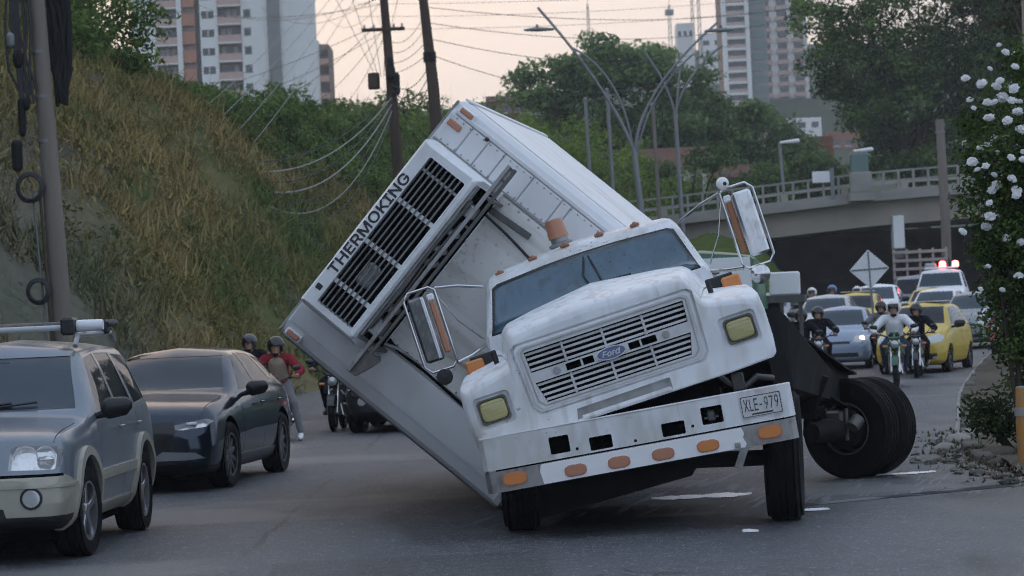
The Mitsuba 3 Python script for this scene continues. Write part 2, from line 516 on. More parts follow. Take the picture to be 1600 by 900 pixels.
def bank_col(p, n, uv):
    a = fbm(p.x * 0.16 + 5, p.y * 0.10, p.z * 0.16, 4)
    b = fbm(p.x * 1.3, p.y * 0.7, p.z * 1.3, 4)
    c = mix((0.20, 0.17, 0.085), (0.085, 0.11, 0.04), smoothstep(0.38, 0.62, a * 0.7 + b * 0.3))
    bare = smoothstep(0.57, 0.68, fbm(p.x * 0.4 + 40, p.y * 0.22, p.z * 0.5, 4))
    c = mix(c, (0.12, 0.105, 0.09), bare * 0.75)
    return mix(c, (0.15, 0.143, 0.128), smoothstep(64, 50, p.y) * 0.7)


scene['bank_soil'] = {'type': 'bumpmap', 'arbitrary': proc(lambda p, n, uv: fbm(p.x * 3.5, p.y * 3.5, p.z * 3.5, 4), 2e-2), 'scale': 0.35, 'bsdf': two({'type': 'diffuse', 'reflectance': proc(bank_col)})}
matte('hill_green', lambda p, n, uv: mix((0.045, 0.065, 0.04), (0.10, 0.10, 0.07), fbm(p.x * 0.03, p.y * 0.03, p.z * 0.05, 5)))
matte('field', lambda p, n, uv: mix((0.05, 0.07, 0.03), (0.12, 0.11, 0.07), fbm(p.x * 0.1, p.y * 0.1, 0, 5)))

ys = np.concatenate([np.arange(-40, 60, 10), np.arange(60, 300, 5), [340, 420, 560, 800, 1200, 1500]])
setting('ground', grid(np.array([-1500, -600, -200, -80, -40, -20, 0, 20, 40, 80, 200, 600, 1500.0]), ys, lambda X, Y: gz(Y) - 0.06), 'field')
u = np.linspace(0, 1, 25)
ry = np.arange(-30, 300, 2.5)
setting('road', grid(u, ry, lambda X, Y: gz(Y), lambda U, Y: TOE(Y) - 0.3 + U * (EDGE(Y) - TOE(Y) + 0.3)), 'asphalt', True)


def zmax(y):
    return np.interp(y, [0, 70, 80, 90, 100, 110, 120, 130, 160, 230], [17, 16.2, 13.8, 11.5, 10.0, 10.1, 10.6, 10.8, 10.8, 10.5])


def bank_z(y, t):
    t = np.maximum(t, 0)
    zm = zmax(y)
    q = np.stack([np.asarray(t) * 0.35, np.asarray(y) * 0.22, 0 * t + 2.0], -1)
    b = (meshkit.fbm(q, 4, seed=3) - 0.5) * 2.2 * np.clip(t / 4, 0, 1)
    return gz(y) + zm * np.tanh(1.45 * np.maximum(t - 0.3, 0) / zm) + b


tt = np.concatenate([np.arange(0, 10, 0.5), np.arange(10, 24, 1.0), [26, 30, 40, 60]])
by = np.arange(12, 240, 1.0)
setting('bank_terrain', grid(-tt, by, lambda X, Y: bank_z(Y, TOE(Y) + 0.1 - X), lambda S, Y: TOE(Y) + 0.1 + S), 'bank_soil', True)


def ridge(x, y):
    px = x / y * 4200 + 800
    e = np.interp(px, [-400, 300, 700, 850, 1000, 1100, 1200, 1400, 1800], [120, 150, 170, 158, 122, 96, 92, 105, 120])
    return 1.65 + (500 - e) * 900 / 4200


HX = np.linspace(-330, 420, 90)
HY = np.concatenate([np.linspace(300, 1000, 40), [1200.0]])


def hill_z(X, Y):
    rz = ridge(X * 900 / Y, np.full_like(Y, 900.0))
    f = np.clip((Y - 300) / 600, 0, 1)
    f = 0.5 * f + 0.5 * f * f * (3 - 2 * f)
    q = np.stack([X * 0.012, Y * 0.012, 0 * X], -1)
    return rz * f - 0.2 + (meshkit.fbm(q, 4, seed=8) - 0.5) * 16 * f


setting('hills', grid(HX, HY, hill_z), 'hill_green', True)

# right kerb stones, verge
matte('kerb_dirty', lambda p, n, uv: mix((0.085, 0.078, 0.068), (0.21, 0.195, 0.175), fbm(p.x * 2.2, p.y * 2.2, p.z * 4, 4)))
matte('concrete', lambda p, n, uv: mix((0.25, 0.235, 0.215), (0.40, 0.38, 0.345), fbm(p.x * 1.1, p.y * 1.1, p.z * 2.5, 4)))
matte('concrete_stained', lambda p, n, uv: mix((0.43, 0.39, 0.335), (0.27, 0.24, 0.20), fbm(p.x * 0.9, p.y * 0.9, p.z * 0.25, 4)))
setting('verge', grid(np.array([0.0, 0.2, 1.0, 2.5, 5, 12]), np.arange(24, 140, 2.0),
                      lambda X, Y: gz(Y) + 0.06 + 0.05 * np.sin(Y * 1.3 + X) + np.clip(X - EDGE(Y) - 1.5, 0, 9) * 0.08, lambda S, Y: EDGE(Y) + 0.12 + S), 'soil', True)
kerb = setting('kerb', grid(np.array([-0.07, 0.13]), np.arange(27, 120, 3.0), lambda X, Y: gz(Y) + 0.012, lambda S, Y: EDGE(Y) + S), 'concrete')
rng = np.random.default_rng(4)
for y in np.arange(27, 76, 1.0):
    x = float(EDGE(y + 0.5))
    a = math.degrees(math.atan2(float(EDGE(y + 1) - EDGE(y)), 1))
    m = box(-0.09, 0.09, 0.02, 0.98, -0.05, 0.075 + rng.uniform(-0.045, 0.02), 0.02)
    m.apply_transform(pose(x, y, float(gz(y)), a + rng.uniform(-1.5, 1.5), rng.uniform(-3, 3)))
    obj(kerb, 'kerbstone', m, 'kerb_dirty')

# ------------------------------------------------------------------ overpass
BZ = PchipInterpolator([-6, 5, 12.4, 18.6, 24, 60], [5.9, 6.15, 6.55, 6.95, 7.1, 7.1])
BY = PchipInterpolator([-6, 5, 12.4, 18.6, 24, 60], [140, 134, 131, 130, 130, 133])
br = thing('overpass', 'grey concrete road overpass with railing crossing above the queue of traffic', 'bridge')


def sweep_x(xs, y0, y1, z0, z1):
    """A beam along the bridge, its section from y0..y1 behind the front edge and z0..z1 about the deck."""
    v, f = [], []
    for x in xs:
        b, z = float(BY(x)), float(BZ(x))
        v += [(x, b + y0, z + z0), (x, b + y1, z + z0), (x, b + y1, z + z1), (x, b + y0, z + z1)]
    for i in range(len(xs) - 1):
        for j in range(4):
            p, q = 4 * i + j, 4 * i + (j + 1) % 4
            f += [(p, q, q + 4), (p, q + 4, p + 4)]
    n = 4 * (len(xs) - 1)
    f += [(0, 2, 1), (0, 3, 2), (n, n + 1, n + 2), (n, n + 2, n + 3)]
    m = trimesh.Trimesh(np.array(v), np.array(f), process=False)
    if m.volume < 0:
        m.invert()
    return m


bx = np.linspace(-6, 60, 67)
obj(br, 'deck', sweep_x(bx, -0.35, 12, -0.32, 0.0), 'concrete')
obj(br, 'girder', sweep_x(bx, 0.25, 11.4, -1.5, -0.325), 'concrete_stained')
obj(br, 'kerb_beam', sweep_x(bx, -0.3, 0.0, 0.003, 0.2), 'concrete')
obj(br, 'rail', sweep_x(bx, -0.21, -0.09, 1.02, 1.11), 'concrete')
obj(br, 'rail', sweep_x(bx, -0.19, -0.11, 0.58, 0.65), 'concrete')
obj(br, 'rail', sweep_x(bx, 11.7, 11.85, 0.9, 1.05), 'concrete')
for x in np.arange(4.5, 34, 0.72):
    b, z = float(BY(x)), float(BZ(x))
    obj(br, 'baluster', box(x - 0.055, x + 0.055, b - 0.205, b - 0.095, z + 0.2, z + 1.02), 'concrete')
for i, x in enumerate(np.arange(4.8, 34, 1.44)):
    b, z = float(BY(x)), float(BZ(x))
    if i % 2 == 0:
        obj(br, 'infill_panel', box(x - 0.2, x + 0.16, b - 0.19, b - 0.11, z + 0.2, z + 0.55), 'concrete_stained')
pz = float(BZ(18.9))
obj(br, 'pier_head', box(18.55, 19.1, 130.05, 130.9, pz - 2.7, pz - 1.1, 0.03), 'plate_white')
obj(br, 'pier', box(18.6, 19.05, 130.2, 130.85, 0.5, pz - 2.69), 'frame_steel')
for x in (27.8, 36):
    obj(br, 'pier', box(x - 0.6, x + 0.6, 134, 138, 0.5, 5.7, 0.05), 'concrete_stained')
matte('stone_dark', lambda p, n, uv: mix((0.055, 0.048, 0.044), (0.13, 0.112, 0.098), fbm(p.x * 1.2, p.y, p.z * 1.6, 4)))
rw = thing('retaining_wall', 'dark stained retaining wall in the shade under the overpass', 'wall')
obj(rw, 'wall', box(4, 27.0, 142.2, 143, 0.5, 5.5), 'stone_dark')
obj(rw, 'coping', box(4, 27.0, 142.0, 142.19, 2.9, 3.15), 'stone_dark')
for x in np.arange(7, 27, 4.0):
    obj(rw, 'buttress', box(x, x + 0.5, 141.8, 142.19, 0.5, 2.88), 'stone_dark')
matte('dry_green', lambda p, n, uv: mix((0.05, 0.085, 0.022), (0.10, 0.115, 0.035), fbm(p.x * 1.4, p.y * 1.4, p.z * 2, 4)))
setting('embankment', grid(np.linspace(3, 14.6, 40), np.linspace(112, 131, 24),
                           lambda X, Y: np.maximum(gz(Y) - 0.03, 0.9 + np.clip((Y - 113.5) / 16.5, 0, 1) * np.clip((14.4 - X) / 2.6, 0, 1) * 4.3 + 0.25 * np.sin(X * 2.1) * np.sin(Y * 1.7))), 'dry_green', True)

# ------------------------------------------------------------------ tower blocks
matte('tower_white', lambda p, n, uv: mix((0.88, 0.87, 0.84), (0.74, 0.72, 0.69), fbm(p.x * 0.3, p.y * 0.3, p.z * 0.06, 4)))
matte('tower_grey', lambda p, n, uv: mix((0.30, 0.30, 0.29), (0.22, 0.22, 0.21), fbm(p.x, p.y, p.z * 0.2, 3)))
matte('tower_brown', (0.55, 0.40, 0.34))
matte('tower_red', lambda p, n, uv: mix((0.50, 0.25, 0.18), (0.42, 0.21, 0.15), fbm(p.x * 3, p.y * 3, p.z * 3, 3)))
matte('tower_recess', (0.30, 0.225, 0.19))
matte('brick_wall', lambda p, n, uv: mix((0.30, 0.14, 0.09), (0.20, 0.10, 0.07), fbm(p.x * 1.5, p.y, p.z * 3, 3)))
matte('roof_tile', lambda p, n, uv: mix((0.20, 0.11, 0.085), (0.13, 0.08, 0.065), fbm(p.x * 2, p.y * 0.6, p.z * 3, 3)))
matte('curtain', (0.45, 0.42, 0.38))
gloss('window_glass', (0.03, 0.035, 0.04), 0.08, 0.7)
gloss('green_glass', (0.10, 0.16, 0.15), 0.15, 0.6)

tb = thing('tower_block', 'tall white apartment tower with red brown balcony columns beyond the bank', 'building')
X0, Y0 = -52.7, 385.0


def tw(u0, u1, z0, z1, d0, d1, name, mat, parent=None):
    return obj(parent or tb, name, box(X0 + u0, X0 + u1, Y0 + d0, Y0 + d1, z0, z1), mat)


tw(0, 3.3, 0, 78, 0, 18, 'wall', 'tower_white')
tw(3.3, 6.4, 0, 78, 1.3, 18, 'wall', 'tower_recess')
tw(6.4, 7.1, 0, 78, -0.4, 18, 'fin', 'tower_white')
tw(7.1, 9.0, 0, 78, 0.5, 18, 'wall', 'tower_recess')
tw(9.0, 9.7, 0, 78, 1.6, 18, 'wall', 'tower_grey')
tw(9.7, 12.2, 0, 78, 0, 18, 'wall', 'tower_white')
tw(12.2, 15.6, 0, 78, 1.3, 18, 'wall', 'tower_recess')
tw(15.6, 25.1, 0, 78, 0, 18, 'wall', 'tower_white')
tw(19.4, 21.2, 0, 78, -0.7, -0.003, 'fin', 'tower_grey')
rng = np.random.default_rng(7)
for k in range(14):
    z = 27.3 + 2.66 * k
    for u0, u1 in ((3.3, 6.4), (12.2, 15.6)):
        bal = tw(u0 + 0.02, u1 - 0.02, z, z + 1.05, -0.35, 0.1, 'balcony', 'tower_brown')
        tw(u0 + 0.02, u1 - 0.02, z - 0.18, z - 0.003, -0.5, 1.29, 'slab', 'tower_white', bal)
        w = tw(u0 + 0.25, u1 - 0.25, z + 0.3, z + 2.2, 1.18, 1.297, 'window', 'window_glass')
        for j in range(3):
            if rng.random() < 0.6:
                c = u0 + 0.4 + j * 0.85
                tw(c, c + 0.6, z + 0.9, z + 2.15, 1.10, 1.177, 'curtain', 'curtain', w)
    tw(7.12, 8.98, z, z + 1.75, -0.1, 0.497, 'parapet', 'tower_red')
    w = tw(9.95, 11.7, z + 0.9, z + 1.95, -0.05, 0.2, 'window', 'window_glass')
    tw(10.7, 10.95, z + 0.95, z + 1.9, -0.09, -0.053, 'mullion', 'curtain', w)
    w = tw(15.95, 17.0, z + 0.8, z + 2.0, -0.06, 0.2, 'window', 'tower_grey')
    tw(16.1, 16.85, z + 0.95, z + 1.85, -0.1, -0.063, 'pane', 'window_glass', w)

sl = thing('tower_block', 'narrow pale apartment tower peeking out right of the large white tower', 'building')
obj(sl, 'wall', box(-30.3, -28.4, 418, 430, 0, 46.5), 'tower_white')
obj(sl, 'wall', box(-28.39, -26.9, 419.2, 430, 0, 46.0), 'tower_recess')
for k in range(7):
    z = 28 + k * 2.66
    obj(sl, 'window', box(-28.3, -27.0, 419.05, 419.3, z, z + 1.2), 'window_glass')
    obj(sl, 'balcony', box(-28.38, -26.95, 418.4, 418.7, z - 1.2, z - 0.3), 'tower_brown')

tr = thing('tower_block', 'white framed balcony tower left of the dark trees on the right', 'building')
obj(tr, 'wall', box(49.7, 55.7, 600, 618, 0, 95), 'tower_recess')
obj(tr, 'wall', box(55.71, 59.6, 602, 618, 0, 92), 'tower_grey')
for u0 in (49.5, 54.6):
    obj(tr, 'fin', box(u0, u0 + 0.9, 598.6, 601, 0, 95.3), 'tower_white')
for k in range(16):
    z = 42 + k * 2.5
    b = obj(tr, 'balcony', box(50.41, 54.59, 598.9, 599.99, z, z + 0.55), 'tower_white')
    obj(tr, 'railing', box(50.45, 54.55, 598.85, 598.897, z + 0.56, z + 1.3), 'tower_brown')
    obj(tr, 'window', box(50.7, 54.3, 599.8, 599.99, z + 0.7, z + 2.2), 'window_glass')
    obj(tr, 'window', box(56.0, 59.3, 601.8, 601.99, z + 0.5, z + 1.9), 'green_glass')
t2 = thing('tower_block', 'white and pink tower half hidden behind the foliage on the right', 'building')
obj(t2, 'wall', box(61.0, 73, 640, 655, 0, 84), 'tower_white')
for k in range(14):
    z = 44 + k * 2.6
    for u0 in (61.6, 65.6, 69.4):
        b = obj(t2, 'balcony', box(u0, u0 + 2.8, 638.9, 639.99, z, z + 1.0), 'tower_brown')
        obj(t2, 'window', box(u0 + 0.3, u0 + 2.5, 639.85, 639.99, z + 1.05, z + 2.3), 'window_glass')


def house(label, x0, x1, y, z0, z1, depth, wall, roof=True, nwin=3, rise=1.3, group=None):
    h = thing('house', label, 'house', None, group)
    obj(h, 'wall', box(x0, x1, y, y + depth, z0 - 30, z1), wall)
    if roof:
        p = prism([(y - 0.6, z1 + 0.003), (y + depth + 0.6, z1 + 0.003), (y + depth / 2, z1 + rise)], 'x', x0 - 0.5, x1 + 0.5)
        obj(h, 'roof', tmesh(p), 'roof_tile')
    w = (x1 - x0) / nwin
    for i in range(nwin):
        a = x0 + (i + 0.22) * w
        f = obj(h, 'window', box(a, a + w * 0.55, y - 0.06, y + 0.1, z0 + 0.9, z0 + 2.1), 'window_glass')
        obj(h, 'sill', box(a - 0.1, a + w * 0.55 + 0.1, y - 0.14, y - 0.003, z0 + 0.78, z0 + 0.897), 'tower_white', )
    return h


house('white house with a low red tiled roof behind the street lamp', 9.2, 13.0, 175, 8.4, 11.0, 7, 'tower_white', True, 3, 1.6)
house('small pale house right of the white house with red roof', 14.2, 16.6, 182, 8.8, 10.6, 6, 'concrete', True, 2, 1.0)
house('brick red house showing above the overpass under the dark trees', 22.9, 25.0, 205, 11.2, 14.6, 6, 'brick_wall', False, 2)
for i, (x0, x1, y, z0, z1, wl, lb) in enumerate([
        (-2.5, 3.5, 450, 35.5, 38.3, 'brick_wall', 'brown house with tiled roof highest on the distant hillside left of the tree'),
        (1.0, 6.5, 430, 29.5, 32.3, 'concrete', 'pale house with tiled roof lower on the distant hillside'),
        (-5.5, -0.5, 436, 31.5, 34.0, 'brick_wall', 'brick house with tiled roof just above the cargo box corner'),
        (52, 61, 700, 70, 74, 'tower_white', 'white flat house on the far ridge beside the antennas'),
        (42, 46, 640, 66.5, 70.5, 'tower_white', 'small white block on the ridge below the lattice masts'),
        (58, 66, 560, 38, 41, 'tower_white', 'white hillside house under the right hand towers'),
        (47, 55, 540, 33.5, 36.5, 'concrete', 'grey hillside house below the balcony tower'),
        (66, 73, 545, 33, 37, 'brick_wall', 'brown hillside house nearest the dark trees')]):
    house(lb, x0, x1, y, z0, z1, 8, wl, i < 3 or i == 6, 3)
# ------------------------------------------------------------------ the tipped truck
def fil(p, r=0.03):
    """Polyline with each inner corner replaced by two points at most r from it."""
    p = [np.array(q, float) for q in p]
    out = [p[0]]
    for i in range(1, len(p) - 1):
        for j in (i - 1, i + 1):
            d = p[j] - p[i]
            L = np.linalg.norm(d) + 1e-9
            out.append(p[i] + d * min(r, 0.45 * L) / L)
    return out + [p[-1]]


def tyre_mesh(R, w, rim, grooves=4, n=40):
    h = w / 2
    p = [(rim, -h * 0.86), (rim + 0.3 * (R - rim), -h), (R - 0.14 * (R - rim), -h * 0.98), (R - 0.03, -h * 0.86), (R, -h * 0.74)]
    for i in range(grooves):
        c = -h * 0.6 + 1.2 * h * i / max(grooves - 1, 1)
        p += [(R, c - 0.011), (R - 0.014, c - 0.008), (R - 0.014, c + 0.008), (R, c + 0.011)]
    p += [(R, h * 0.74), (R - 0.03, h * 0.86), (R - 0.14 * (R - rim), h * 0.98), (rim + 0.3 * (R - rim), h), (rim, h * 0.86), (rim - 0.012, 0)]
    return lathe(p, n)


TRUCK = thing('box_truck', 'white truck with its frame snapped and refrigerated cargo box rolled over onto the road', 'truck')


def tput(M, parent, name, mesh, mat, smooth=False, **kw):
    PLACE[TRUCK] = M
    return obj(parent, name, mesh, mat, smooth, **kw)


CAB = pose(0.73, 20.4, 1.37, 2.4, 15.7)
cab = sub(TRUCK, 'cab')


def nose_prof(zb, wo, zf, wf, zfi, wh, zhs, we, zhe, zt):
    return fil([(0, zb), (wo, zb), (wo + 0.005, zf), (wf, zfi), (wh, zhs), (we, zhe), (0, zt)], 0.05)


nose_st = [
    (0.00, nose_prof(-0.42, 1.13, 0.02, 0.79, 0.09, 0.74, 0.13, 0.67, 0.32, 0.345)),
    (0.025, nose_prof(-0.43, 1.175, 0.06, 0.80, 0.12, 0.75, 0.16, 0.69, 0.365, 0.395)),
    (0.09, nose_prof(-0.43, 1.20, 0.085, 0.805, 0.14, 0.755, 0.18, 0.705, 0.39, 0.425)),
    (0.30, nose_prof(-0.42, 1.215, 0.12, 0.81, 0.17, 0.77, 0.22, 0.73, 0.415, 0.465)),
    (0.90, nose_prof(-0.36, 1.21, 0.17, 0.83, 0.22, 0.80, 0.28, 0.755, 0.455, 0.53)),
    (1.35, nose_prof(-0.33, 1.12, 0.20, 0.90, 0.26, 0.85, 0.32, 0.775, 0.475, 0.565)),
    (1.56, nose_prof(-0.33, 0.99, 0.20, 0.90, 0.27, 0.86, 0.33, 0.78, 0.48, 0.575))]
nose = loft(nose_st, 4, 1)
nm = man(nose)
outer = man(loft(nose_st, 4, 1, off=0.02))
# headlight pockets, grille opening, lower slot, wheel wells
gr_poly = [(-0.685, 0.225), (-0.645, 0.252), (0.645, 0.252), (0.685, 0.225), (0.665, -0.20), (0.62, -0.25), (-0.62, -0.25), (-0.665, -0.20)]
cut = []
for s in (1, -1):
    c = [(s * x, z) for x, z in rrect(0.835, 1.125, -0.262, -0.012, 0.035)]
    cut.append(prism(c, 'y', -0.2, 0.034))
    cut.append(prism([(s * 0.985 + x, -0.137 + z) for x, z in rrect(-0.118, 0.118, -0.098, 0.098, 0.03)], 'y', -0.2, 0.08))
    cut.append(prism([(-0.1, -0.9), (1.08, -0.9), (1.06, -0.3), (0.95, -0.13), (0.66, -0.05), (0.38, -0.12), (0.22, -0.32), (0.15, -0.44), (-0.1, -0.46)] if 0 else
                     [(0.16, -0.9), (1.16, -0.9), (1.14, -0.35), (1.0, -0.12), (0.7, 0.0), (0.42, -0.10), (0.25, -0.32), (0.16, -0.45)], 'x', 0.72 if s > 0 else -1.4, 1.4 if s > 0 else -0.72))
cut.append(prism(gr_poly, 'y', -0.2, 0.14))
cut.append(prism([(-0.40, -0.405), (0.36, -0.405), (0.36, -0.315), (-0.38, -0.325)], 'y', -0.2, 0.12))
# panel gaps: hood edge, hood split lines
seam = [prism([(x * 1.062, z * 1.13) for x, z in gr_poly], 'y', -0.2, 0.06) - prism([(x * 1.03, z * 1.065) for x, z in gr_poly], 'y', -0.3, 0.07)]
seam = seam[0] - (nm - (man(loft(nose_st, 4, 1, off=-0.012)) - nm) if 0 else prism([(9, 9), (9.1, 9), (9.1, 9.1)], 'y', 0, 1))
inner = man(loft(nose_st, 4, 1, off=-0.03))
nm2 = nm - (seam - inner)
line = prism([(0.10, 0.175), (0.10, 0.183), (1.6, 0.283), (1.6, 0.273)], 'x', -1.3, 1.3)
nm2 = nm2 - (line - inner)
for c in cut:
    nm2 = nm2 - c
tput(CAB, cab, 'hood', tmesh(nm2), 'truck_white', 32)
# grille
grl = sub(cab, 'grille')
tput(CAB, grl, 'back_plate', box(-0.655, 0.655, 0.118, 0.135, -0.245, 0.245), 'void_black')
GR = gloss('grille_white', grime((0.55, 0.55, 0.55), (0.33, 0.32, 0.30), 0.5, 3.0), 0.4, 0.5)
inner_up = [(-0.625, 0.042), (-0.635, 0.205), (0.635, 0.205), (0.625, 0.042)]
inner_lo = [(-0.62, -0.042), (-0.575, -0.207), (0.575, -0.207), (0.62, -0.042)]
fr = prism(gr_poly, 'y', -0.012, 0.05) - prism(inner_up, 'y', -0.1, 0.2) - prism(inner_lo, 'y', -0.1, 0.2)
fr = fr - prism(rrect(0.14, 0.36, -0.027, 0.027, 0.006), 'y', -0.1, 0.2) - prism(rrect(-0.36, -0.14, -0.027, 0.027, 0.006), 'y', -0.1, 0.2)
groove = (prism([(x * 0.97, z * 0.935) for x, z in gr_poly], 'y', -0.02, 0.004) - prism([(x * 0.952, z * 0.895) for x, z in gr_poly], 'y', -0.03, 0.01))
fr = fr - groove
tput(CAB, grl, 'surround', tmesh(fr), 'grille_white', 30)
for zs in ((0.062, 0.104, 0.146, 0.184), (-0.062, -0.104, -0.146, -0.186)):
    for z in zs:
        w = (0.632 + (z - 0.2) * 0.06 if z > 0 else 0.615 + (z + 0.05) * 0.27)
        tput(CAB, grl, 'slat', box(-w, w, 0.016, 0.045, z - 0.010, z + 0.010, 0.003), 'grille_white')
for x in (-0.34, -0.02, 0.30):
    tput(CAB, grl, 'divider', box(x - 0.009, x + 0.009, 0.004, 0.05, 0.046, 0.199), 'grille_white')
    tput(CAB, grl, 'divider', box(x - 0.009, x + 0.009, 0.004, 0.05, -0.204, -0.046), 'grille_white')
for x in (-0.235, 0.235):
    tput(CAB, grl, 'clip', box(x - 0.008, x + 0.008, 0.0, 0.03, -0.026, 0.026), 'grille_white')
for s in (-1, 1):
    tput(CAB, grl, 'badge', cyl((s * 0.435, -0.022, 0.0), (s * 0.435, 0.0, 0.0), 0.03, 20), 'dull_metal', 30)
em = sub(grl, 'emblem')
el = [(0.118 * math.cos(a), 0.05 * math.sin(a)) for a in np.linspace(0, 2 * math.pi, 40)[:-1]]
tput(CAB, em[:em.rfind('__')], 'emblem_rim', tmesh(prism(el, 'y', -0.035, 0.0)), 'chrome', 30)
tput(CAB, em[:em.rfind('__')], 'emblem_oval', tmesh(prism([(x * 0.93, z * 0.86) for x, z in el], 'y', -0.04, -0.0352)), 'emblem_blue', 30)
tx = meshkit.text_mesh('Ford', 0.042, 0.002, bold=True)
tx.apply_transform([[1, 0.28, 0, 0], [0, 1, 0, 0], [0, 0, 1, 0], [0, 0, 0, 1]])


def lettering(t, x, y, z, width=None):
    """Flat text mesh stood up in the xz plane facing -y, centred at x, z."""
    t = t.copy()
    v = np.array(t.vertices)
    c = (v.max(0) + v.min(0)) / 2
    v = v - c
    if width:
        v[:, 0] *= width / (v[:, 0].max() * 2)
    t.vertices = np.stack([v[:, 0] + x, -v[:, 2] + y, v[:, 1] + z], -1)
    return t


tput(CAB, grl, 'emblem_lettering', lettering(tx, 0, -0.0425, 0.0, 0.15), 'chrome')
for s in (-1, 1):
    h = sub(cab, 'headlight')
    rim = prism([(s * 0.985 + x, -0.137 + z) for x, z in rrect(-0.1175, 0.1175, -0.0975, 0.0975, 0.03)], 'y', 0.012, 0.07) - \
        prism([(s * 0.985 + x, -0.137 + z) for x, z in rrect(-0.106, 0.106, -0.086, 0.086, 0.03)], 'y', -0.1, 0.2)
    tput(CAB, h, 'bezel', tmesh(rim), 'frame_steel', 30)
    tput(CAB, h, 'reflector', box(s * 0.985 - 0.11, s * 0.985 + 0.11, 0.055, 0.074, -0.225, -0.05), 'lens_yellow')
    lens = loft([(-0.02, chaikin([(0, -0.06), (0.08, -0.055), (0.085, 0), (0.08, 0.055), (0, 0.06)], 1)), (0.0, chaikin([(0, -0.08), (0.098, -0.078), (0.105, 0), (0.098, 0.078), (0, 0.08)], 1)),
                 (0.05, chaikin([(0, -0.085), (0.105, -0.083), (0.107, 0), (0.105, 0.083), (0, 0.085)], 1))], 2, 1)
    tput(CAB, h, 'lens', mov(lens, s * 0.985, 0.022, -0.137), 'lens_yellow', 40)
    for k in range(5):
        tput(CAB, h, 'lens_rib', box(s * 0.985 - 0.085, s * 0.985 + 0.085, -0.003, 0.01, -0.196 + k * 0.028, -0.190 + k * 0.028), 'lens_yellow')
# slot trim below the grille
tput(CAB, cab, 'slot_lip', box(-0.36, 0.35, -0.012, 0.05, -0.415, -0.385, 0.006), 'truck_white')
# cab shell
def cab_prof(w0, w1, zb, wb, wr, zr, zt):
    return fil([(0, -0.62), (w0, -0.62), (w1, 0.0), (wb, zb), (wr, zr), (wr - 0.09, zr + 0.055), (0, zt)], 0.04)


cab_st = [(1.50, cab_prof(0.90, 0.93, 0.36, 0.885, 0.47, 0.56 - 0.0)) if 0 else (1.50, cab_prof(0.90, 0.93, 0.36, 0.89, 0.43, 0.50, )) if 0 else
          (1.50, fil([(0, -0.62), (0.93, -0.62), (0.95, 0.0), (0.94, 0.38), (0.90, 0.44), (0.80, 0.465), (0, 0.50)], 0.04)),
          (1.60, fil([(0, -0.62), (0.96, -0.62), (0.98, 0.0), (0.965, 0.40), (0.90, 0.47), (0.81, 0.50), (0, 0.545)], 0.04)),
          (1.98, fil([(0, -0.62), (0.97, -0.62), (1.00, 0.0), (0.975, 0.41), (0.845, 0.79), (0.78, 0.835), (0, 0.875)], 0.04)),
          (2.08, fil([(0, -0.62), (0.97, -0.62), (1.00, 0.0), (0.975, 0.41), (0.84, 0.83), (0.77, 0.885), (0, 0.93)], 0.04)),
          (2.35, fil([(0, -0.62), (0.97, -0.62), (1.00, 0.0), (0.975, 0.41), (0.84, 0.86), (0.76, 0.92), (0, 0.97)], 0.04)),
          (2.80, fil([(0, -0.62), (0.97, -0.62), (1.00, 0.0), (0.975, 0.41), (0.84, 0.85), (0.76, 0.90), (0, 0.94)], 0.04)),
          (2.90, fil([(0, -0.60), (0.93, -0.60), (0.96, 0.0), (0.93, 0.41), (0.76, 0.80), (0.68, 0.85), (0, 0.88)], 0.04))]
cab_m = man(loft(cab_st, 5, 1))
cab_o = man(loft(cab_st, 5, 1, off=0.006))
cab_i = man(loft(cab_st, 5, 1, off=-0.02))
ws_poly = [(-0.875, 0.425), (-0.775, 0.775), (-0.725, 0.80), (-0.3, 0.828), (0, 0.834), (0.3, 0.828), (0.725, 0.80), (0.775, 0.775), (0.875, 0.425)]
ws_pr = prism(ws_poly, 'y', 1.45, 2.04)
gask = prism([(x * 1.025, z + (0.016 if z > 0.6 else -0.016)) for x, z in ws_poly], 'y', 1.45, 2.06)
sidew = [(1.78, 0.44), (2.05, 0.77), (2.55, 0.80), (2.60, 0.44)]
sw = prism(sidew, 'x', -1.2, 1.2)
cab_hollow = man(loft(cab_st, 5, 1, off=-0.035)) ^ prism([(1.55, -0.15), (1.55, 1.2), (2.85, 1.2), (2.85, -0.15)], 'x', -1.3, 1.3)
rw = prism(rrect(-0.5, 0.5, 0.45, 0.74, 0.05), 'y', 2.6, 3.2)
cab_body = cab_m - (gask - cab_i) - (sw - cab_i) - cab_hollow - rw
dl = [(1.70, -0.5), (1.70, 0.42), (2.04, 0.80), (2.60, 0.83), (2.64, 0.42), (2.64, -0.5)]
door_line = prism(dl, 'x', -1.2, 1.2) - prism([(1.71, -0.49), (1.71, 0.415), (2.045, 0.79), (2.592, 0.82), (2.63, 0.415), (2.63, -0.49)], 'x', -1.3, 1.3)
cab_body = cab_body - (door_line - man(loft(cab_st, 5, 1, off=-0.01)))
tput(CAB, cab, 'shell', tmesh(cab_body), 'truck_white', 32)
tput(CAB, cab, 'windshield_gasket', tmesh((cab_m ^ gask) - ws_pr - cab_i), 'black_part', 30)
ws = (man(loft(cab_st, 5, 1, off=0.002)) ^ ws_pr) - man(loft(cab_st, 5, 1, off=-0.012))
tput(CAB, cab, 'windshield', tmesh(ws), 'glass_cab', 40)
cs = sub(cab, 'interior')
tput(CAB, cs, 'dashboard', box(-0.86, 0.86, 1.60, 1.86, 0.02, 0.40, 0.05), 'black_part')
